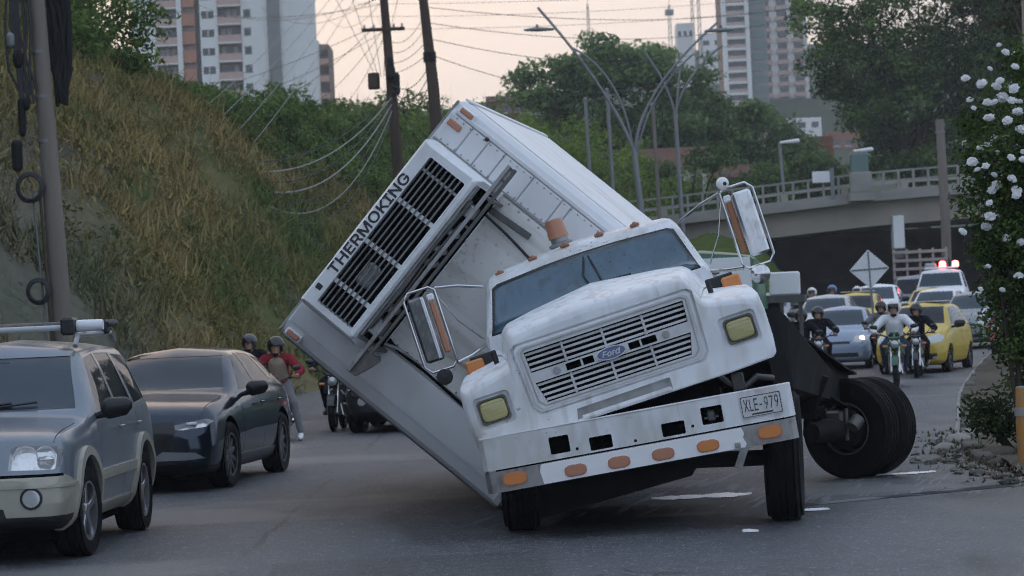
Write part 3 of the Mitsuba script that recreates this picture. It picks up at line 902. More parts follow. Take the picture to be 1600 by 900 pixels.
for x_ in (-0.42, 0.42):
    tput(CAB, cs, 'seat', cat(box(x_ - 0.27, x_ + 0.27, 2.48, 2.64, -0.1, 0.56, 0.06), box(x_ - 0.14, x_ + 0.14, 2.5, 2.62, 0.57, 0.74, 0.04)), 'seat_cloth')
tput(CAB, cs, 'steering_wheel', rot(cat(tube(np.stack([0.42 + 0.22 * np.cos(np.linspace(0, 6.283, 30)[:-1]), 2.0 + 0 * np.linspace(0, 6.283, 30)[:-1], 0.36 + 0.22 * np.sin(np.linspace(0, 6.283, 30)[:-1])], -1), 0.016, 8, closed=True), box(0.22, 0.62, 1.99, 2.01, 0.345, 0.375), box(0.38, 0.46, 1.97, 2.02, 0.30, 0.40)), [1, 0, 0], 35, (0.42, 2.0, 0.36)), 'black_part')
tput(CAB, cs, 'sun_visor', box(-0.70, 0.70, 1.99, 2.03, 0.70, 0.80, 0.012), 'grey_paint')
tput(CAB, cab, 'rear_window', box(-0.52, 0.52, 2.87, 2.876, 0.44, 0.75), 'glass_tint')
gw = (man(loft(cab_st, 5, 1, off=-0.004)) ^ sw) - man(loft(cab_st, 5, 1, off=-0.016))
tput(CAB, cab, 'side_window', tmesh(gw), 'glass_cab', 40)
for s in (-1, 1):
    tput(CAB, cab, 'wiper', cat(tube([(s * 0.05 + 0.05, 1.58, 0.555), (s * 0.06 + 0.02, 1.72, 0.66), (0.03 + s * 0.02, 1.86, 0.80)], 0.008, 6)), 'black_part')
tput(CAB, cab, 'wiper_blade', tube([(-0.16, 1.60, 0.535), (0.05, 1.585, 0.55), (0.34, 1.60, 0.535)], 0.018, 6), 'black_part')
# interior hints behind the glass are left to the tint; roof lights
for x, z in ((-0.70, 0.895), (-0.40, 0.925), (-0.11, 0.945), (0.19, 0.94), (0.50, 0.925)):
    m = bones([((x - 0.024, 2.12, z + 0.004), 0.016, (x + 0.024, 2.12, z + 0.004), 0.016), ((x, 2.12, z + 0.012), 0.020, (x, 2.18, z + 0.008), 0.016), ((x - 0.03, 2.17, z), 0.012, (x + 0.03, 2.17, z), 0.012)])
    tput(CAB, cab, 'roof_marker', m, 'lens_brown', 50)
gloss('lens_brown', (0.30, 0.13, 0.07), 0.35, 0.5)
bc = sub(cab, 'beacon')
tput(CAB, bc, 'base', lathe([(0.0, 0.96), (0.10, 0.96), (0.105, 0.985), (0.075, 1.0), (0.075, 1.035), (0.0, 1.035)], 24, 'z').apply_translation((-0.14, 2.4, 0.0)), 'dull_metal', 30)
tput(CAB, bc, 'dome', lathe([(0.0, 1.036), (0.088, 1.036), (0.085, 1.06), (0.078, 1.17), (0.066, 1.195), (0.0, 1.205)], 24, 'z').apply_translation((-0.14, 2.4, 0.0)), 'lens_faded', 30)
# turn signals on the fender flanks
for s in (-1, 1):
    tsg = sub(cab, 'turn_signal')
    tput(CAB, tsg, 'bracket', box(s * 1.0 - 0.10, s * 1.0 + 0.10, 0.98, 1.04, 0.10, 0.30, 0.01), 'black_part')
    tput(CAB, tsg, 'lens', box(s * 1.07 - 0.075, s * 1.07 + 0.075, 0.93, 0.978, 0.115, 0.275, 0.014), 'lens_amber')
# west coast mirrors
gloss('mirror_grey', grime((0.13, 0.13, 0.13), (0.30, 0.29, 0.28), 0.8, 9.0), 0.25, 0.5, 0, 0.8)
for s in (-1, 1):
    mi_ = sub(cab, 'mirror')
    xi, xo = s * 1.22, s * 1.49
    fr_pts = [(xi, 1.4, 0.33), (xi, 1.4, 0.92), (xi + s * 0.04, 1.4, 0.955), (xo - s * 0.05, 1.4, 0.955), (xo, 1.4, 0.90), (xo, 1.4, 0.34), (xo - s * 0.05, 1.4, 0.28), (xi + s * 0.04, 1.4, 0.28)]
    tput(CAB, mi_, 'frame', tube(fr_pts, 0.012, 8, closed=True), 'chrome', 40)
    a, b = sorted((xi + s * 0.085, xo - s * 0.025))
    tput(CAB, mi_, 'shell', box(a, b, 1.36, 1.43, 0.36, 0.90, 0.02), 'chrome' if s > 0 else 'mirror_grey')
    f0 = (min(a, b) + 0.02) if s > 0 else (max(a, b) - 0.05)
    tput(CAB, mi_, 'shell_fold', box(f0, f0 + 0.032, 1.345, 1.3597, 0.37, 0.89, 0.006), 'plate_white' if s > 0 else 'chrome')
    a, b = sorted((xi + s * 0.022, xi + s * 0.075))
    tput(CAB, mi_, 'marker_strip', box(a, b, 1.38, 1.42, 0.40, 0.84, 0.012), 'lens_faded' if s < 0 else 'lens_brown')
    tput(CAB, mi_, 'strip_end', box(a - 0.004, b + 0.004, 1.375, 1.425, 0.842, 0.90, 0.012), 'plate_white')
    tput(CAB, mi_, 'arm', tube([(s * 0.86, 1.85, 0.83), (s * 1.05, 1.62, 0.90), (xi, 1.4, 0.935)], 0.012, 8), 'chrome', 40)
    tput(CAB, mi_, 'arm', tube([(s * 0.97, 1.62, 0.36), (s * 1.10, 1.5, 0.32), (xi, 1.4, 0.30)], 0.014, 8), 'chrome', 40)
    tput(CAB, mi_, 'brace', tube([(s * 0.985, 1.75, 0.42), (s * 1.12, 1.55, 0.62), (xi, 1.4, 0.88)], 0.006, 6), 'chrome', 40)
    if s > 0:
        tput(CAB, mi_, 'convex_mirror', cat(lathe([(0, -0.04), (0.04, -0.036), (0.07, -0.02), (0.082, 0.0), (0.082, 0.012), (0, 0.02)], 24, 'y').apply_translation((s * 1.33, 1.37, 0.21))), 'chrome', 40)
        tput(CAB, mi_, 'convex_arm', tube([(s * 1.33, 1.38, 0.22), (s * 1.36, 1.4, 0.29)], 0.01, 6), 'chrome')
        tput(CAB, mi_, 'round_lamp', ball((s * 1.27, 1.37, 1.0), 0.052), 'plate_white', True)
        tput(CAB, mi_, 'lamp_bolt', ball((s * 1.285, 1.325, 0.992), 0.016), 'black_part', True)
    else:
        tput(CAB, mi_, 'convex_mirror', lathe([(0, -0.05), (0.06, -0.045), (0.068, 0.02), (0, 0.03)], 20, 'y').apply_translation((s * 1.36, 1.39, 0.22)), 'black_part', 40)
# loose trim pieces on the far side of the hood
tput(CAB, cab, 'hood_latch', box(0.86, 0.90, 0.55, 0.62, 0.18, 0.30, 0.01), 'black_part')
tput(CAB, cab, 'hood_latch', box(-0.90, -0.86, 0.55, 0.62, 0.18, 0.30, 0.01), 'black_part')
# dark inner wheel houses, firewall, radiator
tput(CAB, cab, 'inner_fender', cat(box(-0.72, 0.72, 0.2, 1.5, -0.40, 0.05), box(-1.0, 1.0, 1.2, 1.54, -0.55, 0.1)), 'void_black')
tput(CAB, cab, 'back_panel', box(-0.85, 0.85, 2.905, 2.935, -0.6, 0.40), 'truck_white')

# bumper
BUM = pose(0.89, 20.1, 0.71, 4.0, 8.0)
bum = sub(TRUCK, 'bumper')


def bum_sec(z0, z1, y, t, w):
    """Front plate with ends that wrap back."""
    p = [(-w, 0.34), (-w, 0.09), (-w + 0.04, 0.025), (-w + 0.14, 0.0), (w - 0.14, 0.0), (w - 0.04, 0.025), (w, 0.09), (w, 0.34)]
    q = [(x * (1 - t / w), yy + (t if abs(x) < w - 0.1 else t * 0.6) if yy < 0.3 else yy) for x, yy in p]
    return prism(p + q[::-1], 'z', z0, z1).translate([0, y, 0])


up = bum_sec(-0.03, 0.215, 0, 0.012, 1.19) + (prism([(-1.18, 0.34), (-1.18, 0.05), (-1.1, 0.006), (1.1, 0.006), (1.18, 0.05), (1.18, 0.34)], 'z', 0.2, 0.2145))
for x, z, w, h in ((-0.585, 0.074, 0.15, 0.13), (-0.276, 0.034, 0.17, 0.10), (0.275, 0.037, 0.175, 0.10), (0.576, 0.086, 0.16, 0.13)):
    up = up - prism(rrect(x - w / 2, x + w / 2, z - h / 2, z + h / 2, 0.012), 'y', -0.1, 0.2)
for x, z in ((-0.46, 0.02), (0.42, 0.03), (-0.02, 0.0)):
    up = up - prism([(x + 0.012 * math.cos(a), z + 0.012 * math.sin(a)) for a in np.linspace(0, 6.0, 9)], 'y', -0.1, 0.2)
tput(BUM, bum, 'upper_panel', tmesh(up), 'bumper_white', 30)
tput(BUM, bum, 'upper_lip', tube([(-1.13, 0.03, 0.212), (-1.05, 0.008, 0.214), (0, 0.0, 0.216), (1.05, 0.008, 0.214), (1.13, 0.03, 0.212)], 0.009, 6), 'bumper_white', True)
tput(BUM, bum, 'hole_backing', box(-1.1, 1.1, 0.10, 0.11, -0.2, 0.2), 'void_black')
tput(BUM, bum, 'hook_bracket', cat(box(0.54, 0.60, 0.05, 0.09, 0.04, 0.12, 0.01), box(0.515, 0.625, 0.06, 0.08, 0.06, 0.075)), 'frame_steel')
tput(BUM, bum, 'lower_strip', tmesh(bum_sec(-0.20, -0.042, 0.004, 0.01, 1.185)), 'strip_metal', 30)
white = [(-0.75, -0.196), (-0.765, -0.10), (-0.75, -0.046), (0.77, -0.046), (0.785, -0.09), (0.77, -0.12), (0.79, -0.17), (0.775, -0.196)]
tput(BUM, bum, 'reflective_panel', tmesh(prism(white, 'y', -0.006, 0.0035)), 'plate_white')
for x in (-0.96, -0.5, -0.17, 0.165, 0.505, 0.976):
    lm = sub(bum, 'marker_lamp')
    w, h = (0.072, 0.034) if abs(x) < 0.9 else (0.08, 0.04)
    zc = -0.135 if abs(x) < 0.9 else -0.115
    e = [(x + w * math.cos(a) * (1.0 + 0.12 * abs(math.sin(2 * a))), zc + h * math.sin(a) * (1 + 0.2 * abs(math.sin(2 * a)))) for a in np.linspace(0, 2 * math.pi, 25)[:-1]]
    tput(BUM, lm, 'rim', tmesh(prism([(x + (px - x) * 1.15, zc + (pz - zc) * 1.25) for px, pz in e], 'y', -0.014, -0.0065)), 'lens_faded', 30)
    tput(BUM, lm, 'lens', tmesh(prism(e, 'y', -0.026, -0.0143)), 'lens_amber' if x > 0.3 or x < -0.9 else 'lens_faded', 30)
lp = sub(bum, 'number_plate')
tput(BUM, lp, 'plate', tmesh(prism(rrect(0.795, 1.105, 0.012, 0.178, 0.012), 'y', -0.012, -0.004)), 'grille_white')
tput(BUM, lp, 'border', tmesh(prism(rrect(0.80, 1.10, 0.017, 0.173, 0.01), 'y', -0.0135, -0.0122) - prism(rrect(0.806, 1.094, 0.023, 0.167, 0.01), 'y', -0.02, 0)), 'letter_black')
tput(BUM, lp, 'plate_lettering', lettering(meshkit.text_mesh('XLE-979', 0.09, 0.002), 0.95, -0.0145, 0.106, 0.262), 'letter_black')
tput(BUM, lp, 'plate_town', box(0.87, 1.03, -0.0145, -0.0122, 0.030, 0.042), 'letter_black')
tput(BUM, bum, 'torn_bracket', rot(box(0.74, 0.80, 0.01, 0.02, -0.36, -0.17, 0.003), [0, 1, 0], 28, (0.77, 0, -0.2)), 'dull_metal')
tput(BUM, bum, 'scuff_tab', box(0.70, 0.745, -0.02, -0.007, -0.19, -0.15, 0.004), 'dull_metal')

# front axle, wheels, engine underside
hullp = lambda p: tmesh(m3.Manifold.hull_points(np.array(p, np.float32)))
AX = pose(1.03, 21.05, 0.5, 5.0, 0.0)
axl = sub(TRUCK, 'front_axle')
tput(AX, axl, 'beam', cat(box(-0.9, 0.9, -0.05, 0.05, -0.07, 0.05, 0.01), box(-0.5, -0.38, -0.6, 0.6, 0.05, 0.14, 0.01), box(0.38, 0.5, -0.6, 0.6, 0.05, 0.14, 0.01)), 'chassis_black')
tput(AX, axl, 'tie_rod', cyl((-0.85, 0.16, -0.05), (0.85, 0.16, -0.05), 0.02, 8), 'chassis_black')
for s in (-1, 1):
    wh = sub(TRUCK, 'front_wheel')
    m = tyre_mesh(0.5, 0.28, 0.27, 4, 44)
    st = 3.0 if s > 0 else -2.0
    for part, mesh, mt in (('tyre', m, 'rubber'), ('rim', lathe([(0.0, -0.02 * s), (0.10, -0.02 * s), (0.12, 0.06 * s), (0.24, 0.09 * s), (0.275, 0.12 * s), (0.275, -0.12 * s), (0.262, -0.118 * s), (0.25, 0.03 * s), (0.0, 0.0 - 0.05 * s)], 32), 'plate_white')):
        mesh = rot(mesh, [0, 0, 1], -st)
        tput(AX, wh, part, mov(mesh, s * 1.03, 0, 0), mt, 35)
UND = pose(0.98, 20.5, 0.75, 5.0, 9.0)
en = sub(TRUCK, 'engine_bay')
tput(UND, en, 'crossmember', box(-0.55, 0.55, 0.25, 0.4, -0.12, 0.02, 0.01), 'chassis_black')
tput(UND, en, 'oil_pan', box(-0.28, 0.28, 0.5, 1.3, -0.42, 0.2, 0.05), 'chassis_black')
tput(UND, en, 'radiator', box(-0.6, 0.6, 0.28, 0.36, 0.03, 0.55), 'void_black')
tput(UND, en, 'frame_horn', cat(box(-0.5, -0.42, 0.1, 3.2, -0.05, 0.18), box(0.42, 0.5, 0.1, 3.2, -0.05, 0.18)), 'chassis_black')
for x0_ in (-1.02, 0.6):
    tput(UND, en, 'wheel_house', box(x0_, x0_ + 0.42, 1.35, 1.42, -0.3, 0.6), 'void_black')
tput(UND, en, 'belly_guard', hullp([(-0.98, 0.5, -0.52), (0.25, 0.5, -0.42), (-0.98, 0.5, 0.1), (0.45, 0.5, 0.1), (-0.98, 3.0, -0.52), (0.3, 3.0, -0.42), (-0.98, 3.0, 0.2), (0.6, 3.0, 0.2)]), 'chassis_black')
tput(UND, en, 'hose', cat(tube([(0.62, 0.3, 0.30), (0.75, 0.35, 0.16), (0.9, 0.4, 0.24), (1.02, 0.5, 0.2)], 0.025, 8), tube([(0.5, 0.3, 0.2), (0.66, 0.33, 0.12), (0.85, 0.42, 0.06)], 0.018, 8), box(0.7, 0.8, 0.3, 0.4, 0.16, 0.30, 0.01)), 'frame_steel', 40)
tput(UND, en, 'steering_box', cat(box(0.68, 0.86, 0.7, 0.95, -0.28, -0.05, 0.03), cyl((0.86, 0.8, -0.15), (1.0, 0.8, -0.2), 0.05, 12)), 'dull_metal', 30)

# snapped frame rail, rear axle with dual wheels turned out to the right
ID = np.eye(4)
ch = sub(TRUCK, 'chassis')


def rail(pts, h, w, t=0.02):
    """C-channel along pts: web and two flanges."""
    pts = np.array(pts, float)
    out = []
    for i in range(len(pts) - 1):
        a, b = pts[i], pts[i + 1]
        d = (b - a) / np.linalg.norm(b - a)
        sd = np.cross(d, [0, 0, 1.0]); sd /= np.linalg.norm(sd)
        upv = np.cross(sd, d)
        for (s0, s1, u0, u1) in ((0, t, -h / 2, h / 2), (t, w, h / 2 - t, h / 2), (t, w, -h / 2, -h / 2 + t)):
            c = [q + sd * s + upv * u_ for q in (a - d * 0.01, b + d * 0.01) for s in (s0, s1) for u_ in (u0, u1)]
            out.append(tmesh(m3.Manifold.hull_points(np.array(c, np.float32))))
    return cat(out)


tput(ID, ch, 'rail', rail([(1.45, 21.6, 1.50), (2.0, 22.9, 1.46), (2.55, 24.2, 1.16), (2.98, 25.3, 0.90), (3.2, 26.1, 0.80)], 0.38, 0.10), 'chassis_black')
tput(ID, ch, 'rail', rail([(0.9, 22.2, 0.95), (1.9, 24.2, 0.95), (2.7, 26.0, 0.8), (3.0, 27.0, 0.7)], 0.26, 0.09), 'chassis_black')
tput(ID, ch, 'crossmember', cat(cyl((1.6, 23.6, 1.0), (2.2, 23.3, 1.5), 0.07, 12), cyl((2.4, 25.3, 0.85), (2.85, 25.0, 1.0), 0.07, 12)), 'chassis_black', 30)
tput(ID, ch, 'battery_box', hullp([(1.9, 22.1, 1.05), (2.3, 22.4, 0.98), (1.95, 22.1, 1.62), (2.16, 22.2, 1.66), (2.26, 22.3, 1.58), (2.40, 22.5, 1.42), (2.25, 23.6, 0.80), (2.88, 24.4, 1.04), (2.84, 24.4, 0.80), (2.4, 23.6, 1.2)]), 'chassis_black')
tput(ID, ch, 'mud_flap', hullp([(2.34, 23.9, 0.66), (2.60, 23.75, 0.66), (2.46, 23.9, 1.12), (2.76, 23.75, 1.02), (2.35, 23.92, 0.66), (2.77, 23.77, 1.02)]), 'black_part')
tput(ID, ch, 'air_tank', bones([((2.22, 23.0, 0.95), 0.10, (2.42, 23.35, 1.0), 0.10)]), 'dull_metal', 40)
tput(ID, ch, 'leaf_spring', cat([tube([(2.55, 24.6, 0.88 - 0.03 * k), (2.85, 25.3, 0.66 - 0.035 * k), (3.0 + 0.03 * k, 26.0 - 0.05 * k, 0.70 - 0.03 * k)], 0.028, 6) for k in range(3)]), 'chassis_black', 30)
AXR = np.array([0.6, 0.8, 0.0])
ra = sub(TRUCK, 'rear_axle')
DUAL = pose(3.17, 25.62, 0.475, 53.13 - 0.0 - 0.0, 0.0)
# local x of this pose must run along the axle
DUAL[:3, :3] = np.array([[AXR[0], -AXR[1], 0], [AXR[1], AXR[0], 0], [0, 0, 1.0]])
tput(DUAL, ra, 'housing', lathe([(0, -0.75), (0.09, -0.75), (0.11, -0.5), (0.13, -0.22), (0.07, -0.2), (0.07, 0.55), (0, 0.56)], 24), 'chassis_black', 30)
tput(DUAL, ra, 'brake_drum', lathe([(0, -0.19), (0.10, -0.19), (0.19, -0.165), (0.205, -0.02), (0, 0.0)], 28), 'chassis_black', 30)
tput(DUAL, ra, 'spring_seat', cat(box(-0.34, -0.20, -0.09, 0.09, -0.10, 0.18, 0.02), cyl((-0.28, -0.11, -0.1), (-0.28, -0.11, 0.2), 0.02, 8), cyl((-0.28, 0.11, -0.1), (-0.28, 0.11, 0.2), 0.02, 8)), 'frame_steel')
tput(DUAL, ra, 'brake_chamber', cat(cyl((-0.3, -0.18, 0.02), (-0.21, -0.2, 0.1), 0.065, 14), ball((-0.33, -0.03, 0.0), 0.055, n=1)), 'frame_steel', 30)
for i, off in enumerate((0.0, 0.31)):
    wh = sub(TRUCK, 'rear_wheel')
    tput(DUAL, wh, 'tyre', mov(tyre_mesh(0.475, 0.26, 0.25, 4, 44), off), 'rubber', 35)
    tput(DUAL, wh, 'rim', mov(lathe([(0.10, 0.03), (0.2, 0.035), (0.235, 0.11), (0.255, 0.11), (0.255, -0.11), (0.235, -0.11), (0.225, 0.02), (0.10, 0.01)], 32), off), 'frame_steel', 30)

# ------------------------------------------------------------------ refrigerated cargo box
BOX = pose(-0.30, 23.4, 1.80, 8.0, 48.7, 1.0)
bx_ = sub(TRUCK, 'cargo_box')
W2, H2, LB = 1.31, 1.235, 6.2
shell = prism(rrect(-W2, W2, -H2, H2, 0.05, 3), 'y', 0.05, LB)
plan = prism([(-W2 - 1, -1)] and [(-W2, LB), (-W2, 0.16), (-W2 + 0.05, 0.06), (-W2 + 0.15, 0.0), (W2 - 0.15, 0.0), (W2 - 0.05, 0.06), (W2, 0.16), (W2, LB)], 'z', -H2 - 0.1, H2 + 0.1)
body = prism(rrect(-W2, W2, -H2, H2, 0.045, 3), 'y', -0.1, LB) ^ plan
tput(BOX, bx_, 'body', tmesh(body), 'box_white', 30)
cr = gloss('panel_grey', grime((0.50, 0.50, 0.49), (0.30, 0.285, 0.26), 0.85, 0.9), 0.5, 0.35)
tput(BOX, bx_, 'front_panel', box(-0.745, 0.875, -0.022, -0.002, -1.17, 1.19, 0.008), 'box_dirty')
# left corner panel, bulged and pulled away from the front panel
lcp = prism([(-1.16, 0.0), (-1.13, -0.025), (-1.0, -0.05), (-0.86, -0.055), (-0.79, -0.045), (-0.79, -0.03), (-0.86, -0.03), (-1.0, 0.0)], 'z', -1.21, 1.215)
tput(BOX, bx_, 'corner_panel', tmesh(lcp), 'box_white', 40)
tput(BOX, bx_, 'torn_seam', cat(tube([(-0.72, -0.02, 0.50), (-0.755, -0.03, 0.3), (-0.75, -0.03, 0.0), (-0.765, -0.035, -0.4), (-0.765, -0.03, -0.8), (-0.76, -0.03, -1.2)], [0.03, 0.016, 0.012, 0.016, 0.022, 0.022], 6)), 'void_black')
tput(BOX, bx_, 'torn_trim', tube([(-0.90, -0.06, 0.56), (-0.80, -0.10, 0.47), (-0.735, -0.07, 0.30), (-0.725, -0.03, 0.05)], [0.018, 0.022, 0.016, 0.008], 6), 'dull_metal', 40)
# right corner band of riveted panels
sm = [1.22, 0.985, 0.80, 0.62, 0.30, -0.02, -0.12, -0.45, -0.8, -1.2]
for a, b in zip(sm[1:], sm[:-1]):
    tput(BOX, bx_, 'band_panel', box(0.905, 1.17, -0.030, -0.001, a + 0.007, b - 0.007, 0.006), 'box_white')
tput(BOX, bx_, 'band_trim', box(0.885, 0.903, -0.034, -0.001, -1.2, 1.22, 0.004), 'dull_metal')
tput(BOX, bx_, 'edge_rail', box(1.18, 1.22, -0.03, 0.03, -1.2, 1.2, 0.008), 'box_white')
for s, z in ((-1, 1.17), (1, 1.17)):
    x = s * 1.235
    mk = sub(bx_, 'marker_light')
    tput(BOX, mk, 'base', box(x - 0.035, x + 0.035, -0.02, 0.1, z - 0.14, z + 0.02, 0.01), 'plate_white')
    tput(BOX, mk, 'lens', box(x - 0.024, x + 0.024, -0.045, -0.022, z - 0.125, z + 0.005, 0.01), 'lens_faded')
tput(BOX, bx_, 'marker_light', box(1.06, 1.12, -0.05, -0.032, 1.06, 1.20, 0.01), 'lens_faded')
for q_ in ((1.17, -0.035, 0.83), (0.82, -0.03, 0.72)):
    tput(BOX, bx_, 'rivet', ball(q_, 0.02, n=1), 'black_part')
tput(BOX, bx_, 'roof_rail', box(-1.28, 1.28, 0.02, 0.08, H2 + 0.001, H2 + 0.022, 0.006), 'dull_metal')
for k in range(5):
    y = 0.4 + 1.18 * k
    tput(BOX, bx_, 'side_panel', box(W2 + 0.0005, W2 + 0.008, y, y + 1.15, -1.1, 1.17, 0.003), 'box_white')
tput(BOX, bx_, 'side_rail', box(W2 + 0.001, W2 + 0.03, 0.2, LB, -1.23, -1.12, 0.006), 'dull_metal')
tput(BOX, bx_, 'side_rail', box(W2 + 0.001, W2 + 0.022, 0.2, LB, 1.175, 1.23, 0.006), 'box_white')
rv = [ball((x, -0.026, z), 0.011, (1, .6, 1), 0) for x in (-0.72, 0.85) for z in np.arange(-1.1, 0.4, 0.11)] + [ball((x, -0.034, z), 0.009, (1, .6, 1), 0) for x in (0.925, 1.15) for z in np.arange(-1.1, 1.2, 0.075)]
tput(BOX, bx_, 'rivets', cat(rv), 'dull_metal', kind='stuff')
tput(BOX, bx_, 'bottom_rail', box(-1.27, 1.27, -0.035, 0.04, -H2 - 0.001, -1.17, 0.008), 'dull_metal')
tput(BOX, bx_, 'left_rail', box(-W2 - 0.02, -W2 - 0.001, 0.2, LB, -1.2, 1.2, 0.006), 'frame_steel')
for k in range(9):
    tput(BOX, bx_, 'floor_beam', box(-1.25, 1.25, 0.3 + 0.68 * k, 0.40 + 0.68 * k, -H2 - 0.12, -H2 - 0.002, 0.01), 'chassis_black')
# refrigeration unit
un = sub(TRUCK, 'refrigeration_unit')
face = prism([(-0.90, 0.60), (-0.90, 1.16), (-0.87, 1.19), (0.86, 1.19), (0.89, 1.16), (0.89, 0.60)], 'y', -0.52, -0.005)
back = prism([(-0.005, 0.4), (-0.005, 1.2), (-0.44, 1.2), (-0.505, 1.165), (-0.525, 1.10), (-0.50, 0.635), (-0.47, 0.6), (-0.2, 0.46)], 'x', -1, 1)
chf = prism([(-0.90, 0.0), (-0.90, -0.42), (-0.85, -0.53), (0.84, -0.53), (0.89, -0.42), (0.89, 0.0)], 'z', 0.3, 1.3)
hs = prism([(-0.90, 0.42), (-0.90, 1.16), (-0.87, 1.19), (0.86, 1.19), (0.89, 1.16), (0.89, 0.42)], 'y', -0.6, -0.003) ^ back ^ chf
gro = rrect(-0.80, 0.775, 0.675, 1.055, 0.015, 2)
hs = hs - prism(gro, 'y', -0.7, -0.33) - prism([(-0.84, 0.3), (0.83, 0.3), (0.83, 0.60), (-0.84, 0.60)], 'y', -0.7, -0.12)
tput(BOX, un, 'housing', tmesh(hs), 'unit_white', 30)
tput(BOX, un, 'grille_backing', box(-0.80, 0.775, -0.40, -0.39, 0.675, 1.055), 'void_black')
gloss('slat_grey', grime((0.20, 0.20, 0.20), (0.09, 0.085, 0.08), 0.8, 4.0), 0.5, 0.4, 0, 0.3)
for k in range(7):
    z = 0.722 + 0.048 * k
    tput(BOX, un, 'grille_slat', box(-0.80, 0.775, -0.512, -0.485, z - 0.008, z + 0.008, 0.003), 'slat_grey')
for x in (-0.56, -0.13, 0.32):
    tput(BOX, un, 'grille_support', box(x - 0.021, x + 0.021, -0.483, -0.468, 0.676, 1.054), 'plate_white')
tput(BOX, un, 'grille_support', box(0.64, 0.665, -0.483, -0.468, 0.676, 1.054), 'dull_metal')
tput(BOX, un, 'fan_shroud', box(-0.47, -0.25, -0.44, -0.402, 0.78, 0.93, 0.03), 'dull_metal')
for nm_, rr in (('lettering', None),):
    t = meshkit.text_mesh('THERMOKING', 0.088, 0.003, bold=True)
    L = lettering(t, 0, -0.524, 0, 1.06)
    L.vertices[:, 2] = L.vertices[:, 2] * 1.02 + 1.116
    tput(BOX, un, 'lettering', rot(L, [1, 0, 0], -6.0, (0, -0.524, 1.122)), 'letter_black')
tput(BOX, un, 'badge', box(-0.715, -0.665, -0.53, -0.515, 1.09, 1.145, 0.004), 'letter_black')
tput(BOX, un, 'lower_lip', box(-0.86, 0.86, -0.53, -0.47, 0.60, 0.655, 0.02), 'unit_white')
# open machinery below the lip
tput(BOX, un, 'machine_back', box(-0.83, 0.82, -0.125, -0.115, 0.42, 0.60), 'void_black')
tput(BOX, un, 'machinery', cat([box(x, x + w, -0.44, -0.16, 0.47, 0.575, 0.012) for x, w in ((-0.74, 0.16), (-0.50, 0.06), (0.02, 0.05), (0.16, 0.05), (0.34, 0.05), (0.55, 0.12))] + [box(-0.80, 0.80, -0.46, -0.42, 0.575, 0.598)]), 'dull_metal')
tput(BOX, un, 'coil_pipe', cat(tube([(-0.7, -0.47, 0.56), (-0.3, -0.48, 0.54), (0.2, -0.47, 0.56), (0.7, -0.47, 0.54)], 0.016, 6), tube([(-0.6, -0.45, 0.50), (0.0, -0.46, 0.52), (0.5, -0.45, 0.50)], 0.012, 6)), 'frame_steel', True)
lad = sub(TRUCK, 'step_bar')
tput(BOX, lad, 'bar', box(-1.10, 1.14, -0.52, -0.49, 0.455, 0.49, 0.004), 'dull_metal')
tput(BOX, lad, 'bar', box(-1.10, 1.14, -0.50, -0.47, 0.395, 0.425, 0.004), 'frame_steel')
for x in (-1.09, -0.7, -0.3, 0.1, 0.5, 0.86, 1.0, 1.12):
    tput(BOX, lad, 'rung', box(x - 0.012, x + 0.012, -0.50, -0.48, 0.42, 0.46), 'frame_steel')
tput(BOX, lad, 'tread_plate', box(0.86, 1.13, -0.485, -0.478, 0.42, 0.46), 'dull_metal')
tput(BOX, lad, 'tread_plate', box(-1.09, -0.86, -0.485, -0.478, 0.41, 0.46), 'frame_steel')
for x in (-0.82, 0.80):
    tput(BOX, lad, 'bracket', hullp([(x - 0.012, -0.5, 0.40), (x + 0.012, -0.5, 0.40), (x - 0.012, -0.5, 0.47), (x + 0.012, -0.5, 0.47), (x - 0.012, -0.03, 0.36), (x + 0.012, -0.03, 0.36), (x - 0.012, -0.03, 0.47), (x + 0.012, -0.03, 0.47)]), 'frame_steel')
tput(BOX, lad, 'end_gusset', hullp([(-1.10, -0.50, 0.40), (-0.86, -0.50, 0.40), (-1.0, -0.3, 0.36), (-0.86, -0.25, 0.36), (-1.10, -0.495, 0.395), (-0.86, -0.495, 0.30)]), 'frame_steel')
tput(BOX, lad, 'brace', rot(box(0.70, 0.76, -0.10, -0.07, 0.0, 0.42, 0.006), [0, 1, 0], -4, (0.73, 0, 0.2)), 'frame_steel')
tput(BOX, un, 'hose', tube([(0.66, -0.16, 0.42), (0.64, -0.10, 0.2), (0.61, -0.06, 0.0), (0.58, -0.05, -0.2)], 0.014, 6), 'black_part', True)
PLACE[TRUCK] = ID
# ------------------------------------------------------------------ cars
scene['lamp_glass'] = {'type': 'thindielectric', 'int_ior': 1.5}
def cp(zb, w, zm, zs, ws, wr, zr, zt):
    return fil([(0, zb), (w - 0.07, zb), (w, zm - 0.12), (w, zm + 0.04), (ws, zs), (wr, zr), (0, zt)], 0.07)


